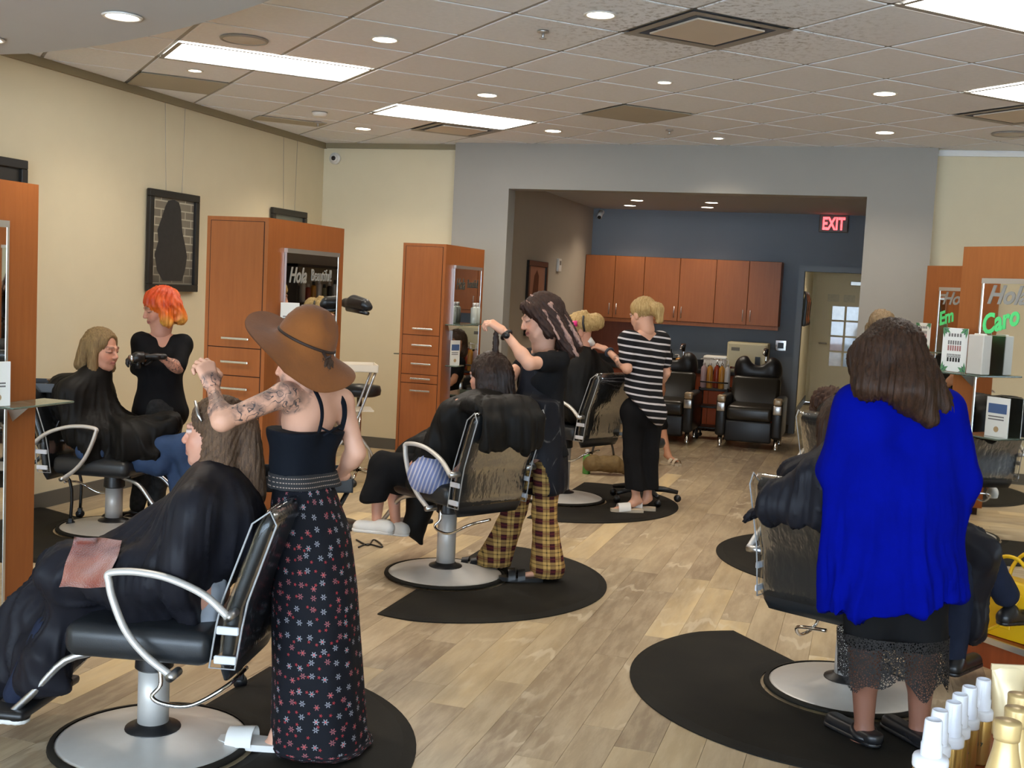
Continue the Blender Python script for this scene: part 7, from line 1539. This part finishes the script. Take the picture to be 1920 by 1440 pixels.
for i, dy in enumerate((0.0, 0.075)): bottle((-3.08, 8.86 + dy, 1.311), 0.028, 0.17, plain('clear_grey_plastic', (0.4, 0.42, 0.4, 1)), mw, ('nearer', 'farther')[i] + ' of two small pump bottles at the far station mirror', 'station bottles', 'cap')
MB().rbox(0.36, 0.50, 0.36, 0.60, 1.302, 1.31, 0.003, 1).build('glass_shelf', M_GLASS, st2)
upright_card((-3.09, 5.76, 1.312), math.radians(50), 0.11, 0.16, 'white card on the mirror shelf of the station behind the hat', False)
bottle((-3.06, 5.86, 1.312), 0.020, 0.15, mw, mw, 'slim white spray bottle on the mirror shelf behind the hat', 'station bottles', 'cap')
upright_card((-3.12, 3.545, 1.071), math.radians(70), 0.10, 0.17, 'white card on the shelf of the station at the left edge', False)
# bag under the blonde client
r = empty('tote_bag', tuple(PZ(1128, 890, 0.0)), 0.4); S = SDF(0.012); S.cone(A3(r.location) + A3([-0.10, 0, 0.10]), A3(r.location) + A3([0.12, 0, 0.10]), 0.075, 0.07, 0.05); S.cone(A3(r.location) + A3([0.1, 0, 0.1]), A3(r.location) + A3([0.2, 0, 0.04]), 0.06, 0.03, 0.05); S.cut((0, 0, 0.003), -UZ); garment('bag_body', r, plain('tan_woven_bag', lin(112, 90, 54), 0.8, var=0.4, nscale=30, bumps=0.5, bscale=140), S, 1, wrinkle(20, 0.01)); MB().tube(smoothpath([(-0.1, 0, 0.18), (-0.06, 0, 0.30), (0.06, 0, 0.30), (0.1, 0, 0.18)], 4), 0.010, 8).build('handle', M_LEATHERB, r, True); tag(r, 'tan woven bag on the floor under the blonde client', 'bag')
bottle(PZ(1099, 888, 0.0), 0.035, 0.22, plain('green_plastic', lin(80, 140, 60), 0.3), mw, 'green bottle with white cap on the floor under the blonde client', 'floor bottles', 'cap')
# cable on the floor by the white shoes
r = empty('loose_cable', tuple(PZ(705, 1020, 0.004))); rl = A3(r.location); MB().tube([q - rl for q in smoothpath([PZ(668, 1012, 0.006), PZ(690, 1022, 0.006), PZ(700, 1012, 0.006), PZ(712, 1018, 0.006), PZ(716, 1026, 0.006), PZ(690, 1020, 0.006), PZ(672, 1026, 0.006)], 5)], 0.005, 6).build('cord', M_BLACKP, r, True); tag(r, 'thin black cable loop on the floor under the white shoes', 'cable')
# yellow handbag on the ledge
p = on_station(stR, 0.62, -0.17, 0.1435); r = empty('handbag', p, -PI / 4 + 0.1); my = plain('yellow_leather', lin(232, 184, 22), 0.42, var=0.06, bumps=0.1, bscale=200)
hb = loft([[(q[0] * k, q[1] * k2, z) for q in rrect(0.40, 0.17, 28, 5)] for z, k, k2 in ((0.0, 0.97, 0.95), (0.02, 1.0, 1.0), (0.14, 0.98, 0.92), (0.25, 0.95, 0.62), (0.262, 0.94, 0.50))]); autosmooth(hb.build('bag_body', my, r), 50)
for s in (-1, 1): MB().tube(smoothpath([(-0.10, s * 0.055, 0.20), (-0.095, s * 0.08, 0.30), (-0.04, s * 0.09, 0.37), (0.04, s * 0.09, 0.37), (0.095, s * 0.08, 0.30), (0.10, s * 0.055, 0.20)], 5), 0.009, 8).build('handle', my, r, True)
MB().tube(smoothpath([(-0.19, -0.06, 0.20), (-0.24, -0.12, 0.10), (-0.10, -0.14, 0.02), (0.02, -0.12, 0.10), (0.06, -0.09, 0.22)], 6), 0.007, 8, flat=0.4).build('shoulder_strap', my, r, True)
MB().rbox(-0.03, 0.03, -0.105, -0.098, 0.05, 0.12, 0.003, 1).build('luggage_tag', my, r); MB().tube([(0.0, -0.1, 0.12), (0.02, -0.085, 0.22)], 0.004, 6).build('tag_cord', my, r, True); MB().box(0.10, 0.103, -0.090, 0.09, 0.0, 0.20).build('seam', plain('dark_yellow_stitch', lin(180, 136, 10), 0.5), r)
tag(r, 'bright yellow leather handbag on the ledge at the right edge', 'handbag')
# ------------------------------------------------------------------ reception counter with products, lower right corner
ZC = 0.745
cpoly = [PZ(1722, 1560, ZC), PZ(1728, 1462, ZC), PZ(1800, 1405, ZC), PZ(1850, 1372, ZC), PZ(2050, 1392, ZC), PZ(2200, 1700, ZC), PZ(1722, 1700, ZC)]
r = empty('reception_counter', (float(cpoly[0][0]), float(cpoly[0][1]), 0)); c0 = A3(r.location)
pl = [(float(q[0] - c0[0]), float(q[1] - c0[1])) for q in cpoly]
MB().prism(pl, ZC - 0.04, ZC).build('counter_top', M_WOODR, r); cx = sum(q[0] for q in pl) / len(pl); cy = sum(q[1] for q in pl) / len(pl)
MB().prism([(cx + (x - cx) * 0.88, cy + (y - cy) * 0.88) for x, y in pl], 0.0, ZC - 0.04).build('counter_body', M_WOODR, r); tag(r, 'wooden counter edge under the gold hair products', 'counter')
GOLD = NT('gold_metallic_bottle'); GOLD.p(0.26, 0.75); GOLD.setc(GOLD.mix(GOLD.noise(GOLD.co('Object', (30, 30, 0.5)), 2.0, 2), lin(150, 112, 52), lin(206, 172, 104))); GOLD = GOLD.m
PGOLD = plain('pale_gold_plastic', lin(206, 178, 124), 0.34, 0.35, var=0.04); PEARL = plain('pearl_gold_tube', lin(214, 196, 158), 0.32, 0.25, var=0.04)
WCAP = plain('white_cap_plastic', lin(226, 226, 232), 0.35, var=0.01); TCAP = plain('clear_cap_plastic', lin(224, 226, 236), 0.2, var=0.01)
def spray(px, py, d, rad, lab):
    p = P(px, py, d); r = empty('spray_bottle', (float(p[0]), float(p[1]), ZC + 0.001)); H = float(p[2]) - ZC - 0.001; b = H - 0.075
    MB().lathe([(rad * 0.96, 0), (rad, 0.004), (rad, b), (rad * 0.98, b + 0.002)], 32).build('flask', GOLD, r, True)
    MB().lathe([(rad * 1.04, b - 0.002), (rad * 1.06, b + 0.001), (rad * 1.06, b + 0.012), (rad * 1.0, b + 0.016), (rad * 0.55, b + 0.018)], 32).build('collar', WCAP, r, True)
    MB().lathe([(0.0165, b + 0.016), (0.0165, b + 0.036), (0.0150, b + 0.038), (0.0135, b + 0.072), (0.0125, H), (0.0105, H), (0.0100, H - 0.004), (0.001, H - 0.004)], 24, cap=False).build('sprayer_cap', TCAP, r, True)
    text('bottle_lettering', 'N 7', 0.010, plain('black_print', (0.02, 0.02, 0.02, 1)), r, (-0.010, -rad - 0.0006, b - 0.05), (PI / 2, 0, 0)); tag(r, lab, 'spray bottle', 'gold spray bottles with white caps'); return r
for k, (x, y, d, rr) in enumerate(((1751, 1349, 1.80, 0.026), (1763, 1331, 1.93, 0.021), (1789, 1316, 1.99, 0.021), (1801, 1301, 2.06, 0.021), (1819, 1287, 2.13, 0.021), (1845, 1273, 2.20, 0.021))):
    spray(x, y, d, rr, 'gold spray bottle with white cap, ' + ('nearest and largest of the row', 'second in the row', 'third in the row', 'fourth in the row', 'fifth in the row', 'last in the row beside the tube')[k])
def round_bottle(px, py, d, rad, lab):
    p = P(px, py, d); r = empty('gold_bottle', (float(p[0]), float(p[1]), ZC + 0.001)); H = float(p[2]) - ZC - 0.001; k = H - 0.022
    MB().lathe([(rad * 0.90, 0), (rad * 0.97, 0.006), (rad, 0.03), (rad, k * 0.42), (rad * 0.93, k * 0.58), (rad * 0.72, k * 0.76), (rad * 0.52, k * 0.90), (rad * 0.46, k * 0.97), (rad * 0.46, k)], 36).build('flask', PGOLD, r, True)
    MB().lathe([(rad * 0.52, k - 0.006), (rad * 0.53, k), (rad * 0.55, H - 0.003), (rad * 0.53, H), (0.001, H + 0.0005)], 32).build('cap', PGOLD, r, True); tag(r, lab, 'bottle', 'pale gold round bottles'); return r
round_bottle(1890, 1352, 1.72, 0.036, 'pale gold round bottle nearest the lower right corner'); round_bottle(1908, 1328, 1.86, 0.036, 'pale gold round bottle behind the nearest one'); round_bottle(1912, 1302, 2.02, 0.036, 'pale gold round bottle furthest back, beside the tube')
p = P(1893, 1246, 2.35); r = empty('cream_tube', (float(p[0]), float(p[1]), ZC + 0.001), YAW); H = float(p[2]) - ZC - 0.001
MB().lathe([(0.024, 0), (0.025, 0.004), (0.025, 0.03)], 24).build('tube_cap', PGOLD, r, True)
loft([[(q[0], q[1], z) for q in rrect(2 * a, 2 * b, 28, 2.0)] for z, a, b in ((0.03, 0.024, 0.024), (0.05, 0.026, 0.026), (H * 0.55, 0.030, 0.024), (H * 0.8, 0.034, 0.013), (H * 0.93, 0.036, 0.003), (H, 0.0365, 0.0015))]).build('tube_body', PEARL, r, True); MB().box(-0.037, 0.037, -0.0022, 0.0022, H - 0.012, H).build('crimp', PEARL, r); tag(r, 'pearly gold squeeze tube standing behind the spray bottles', 'tube')
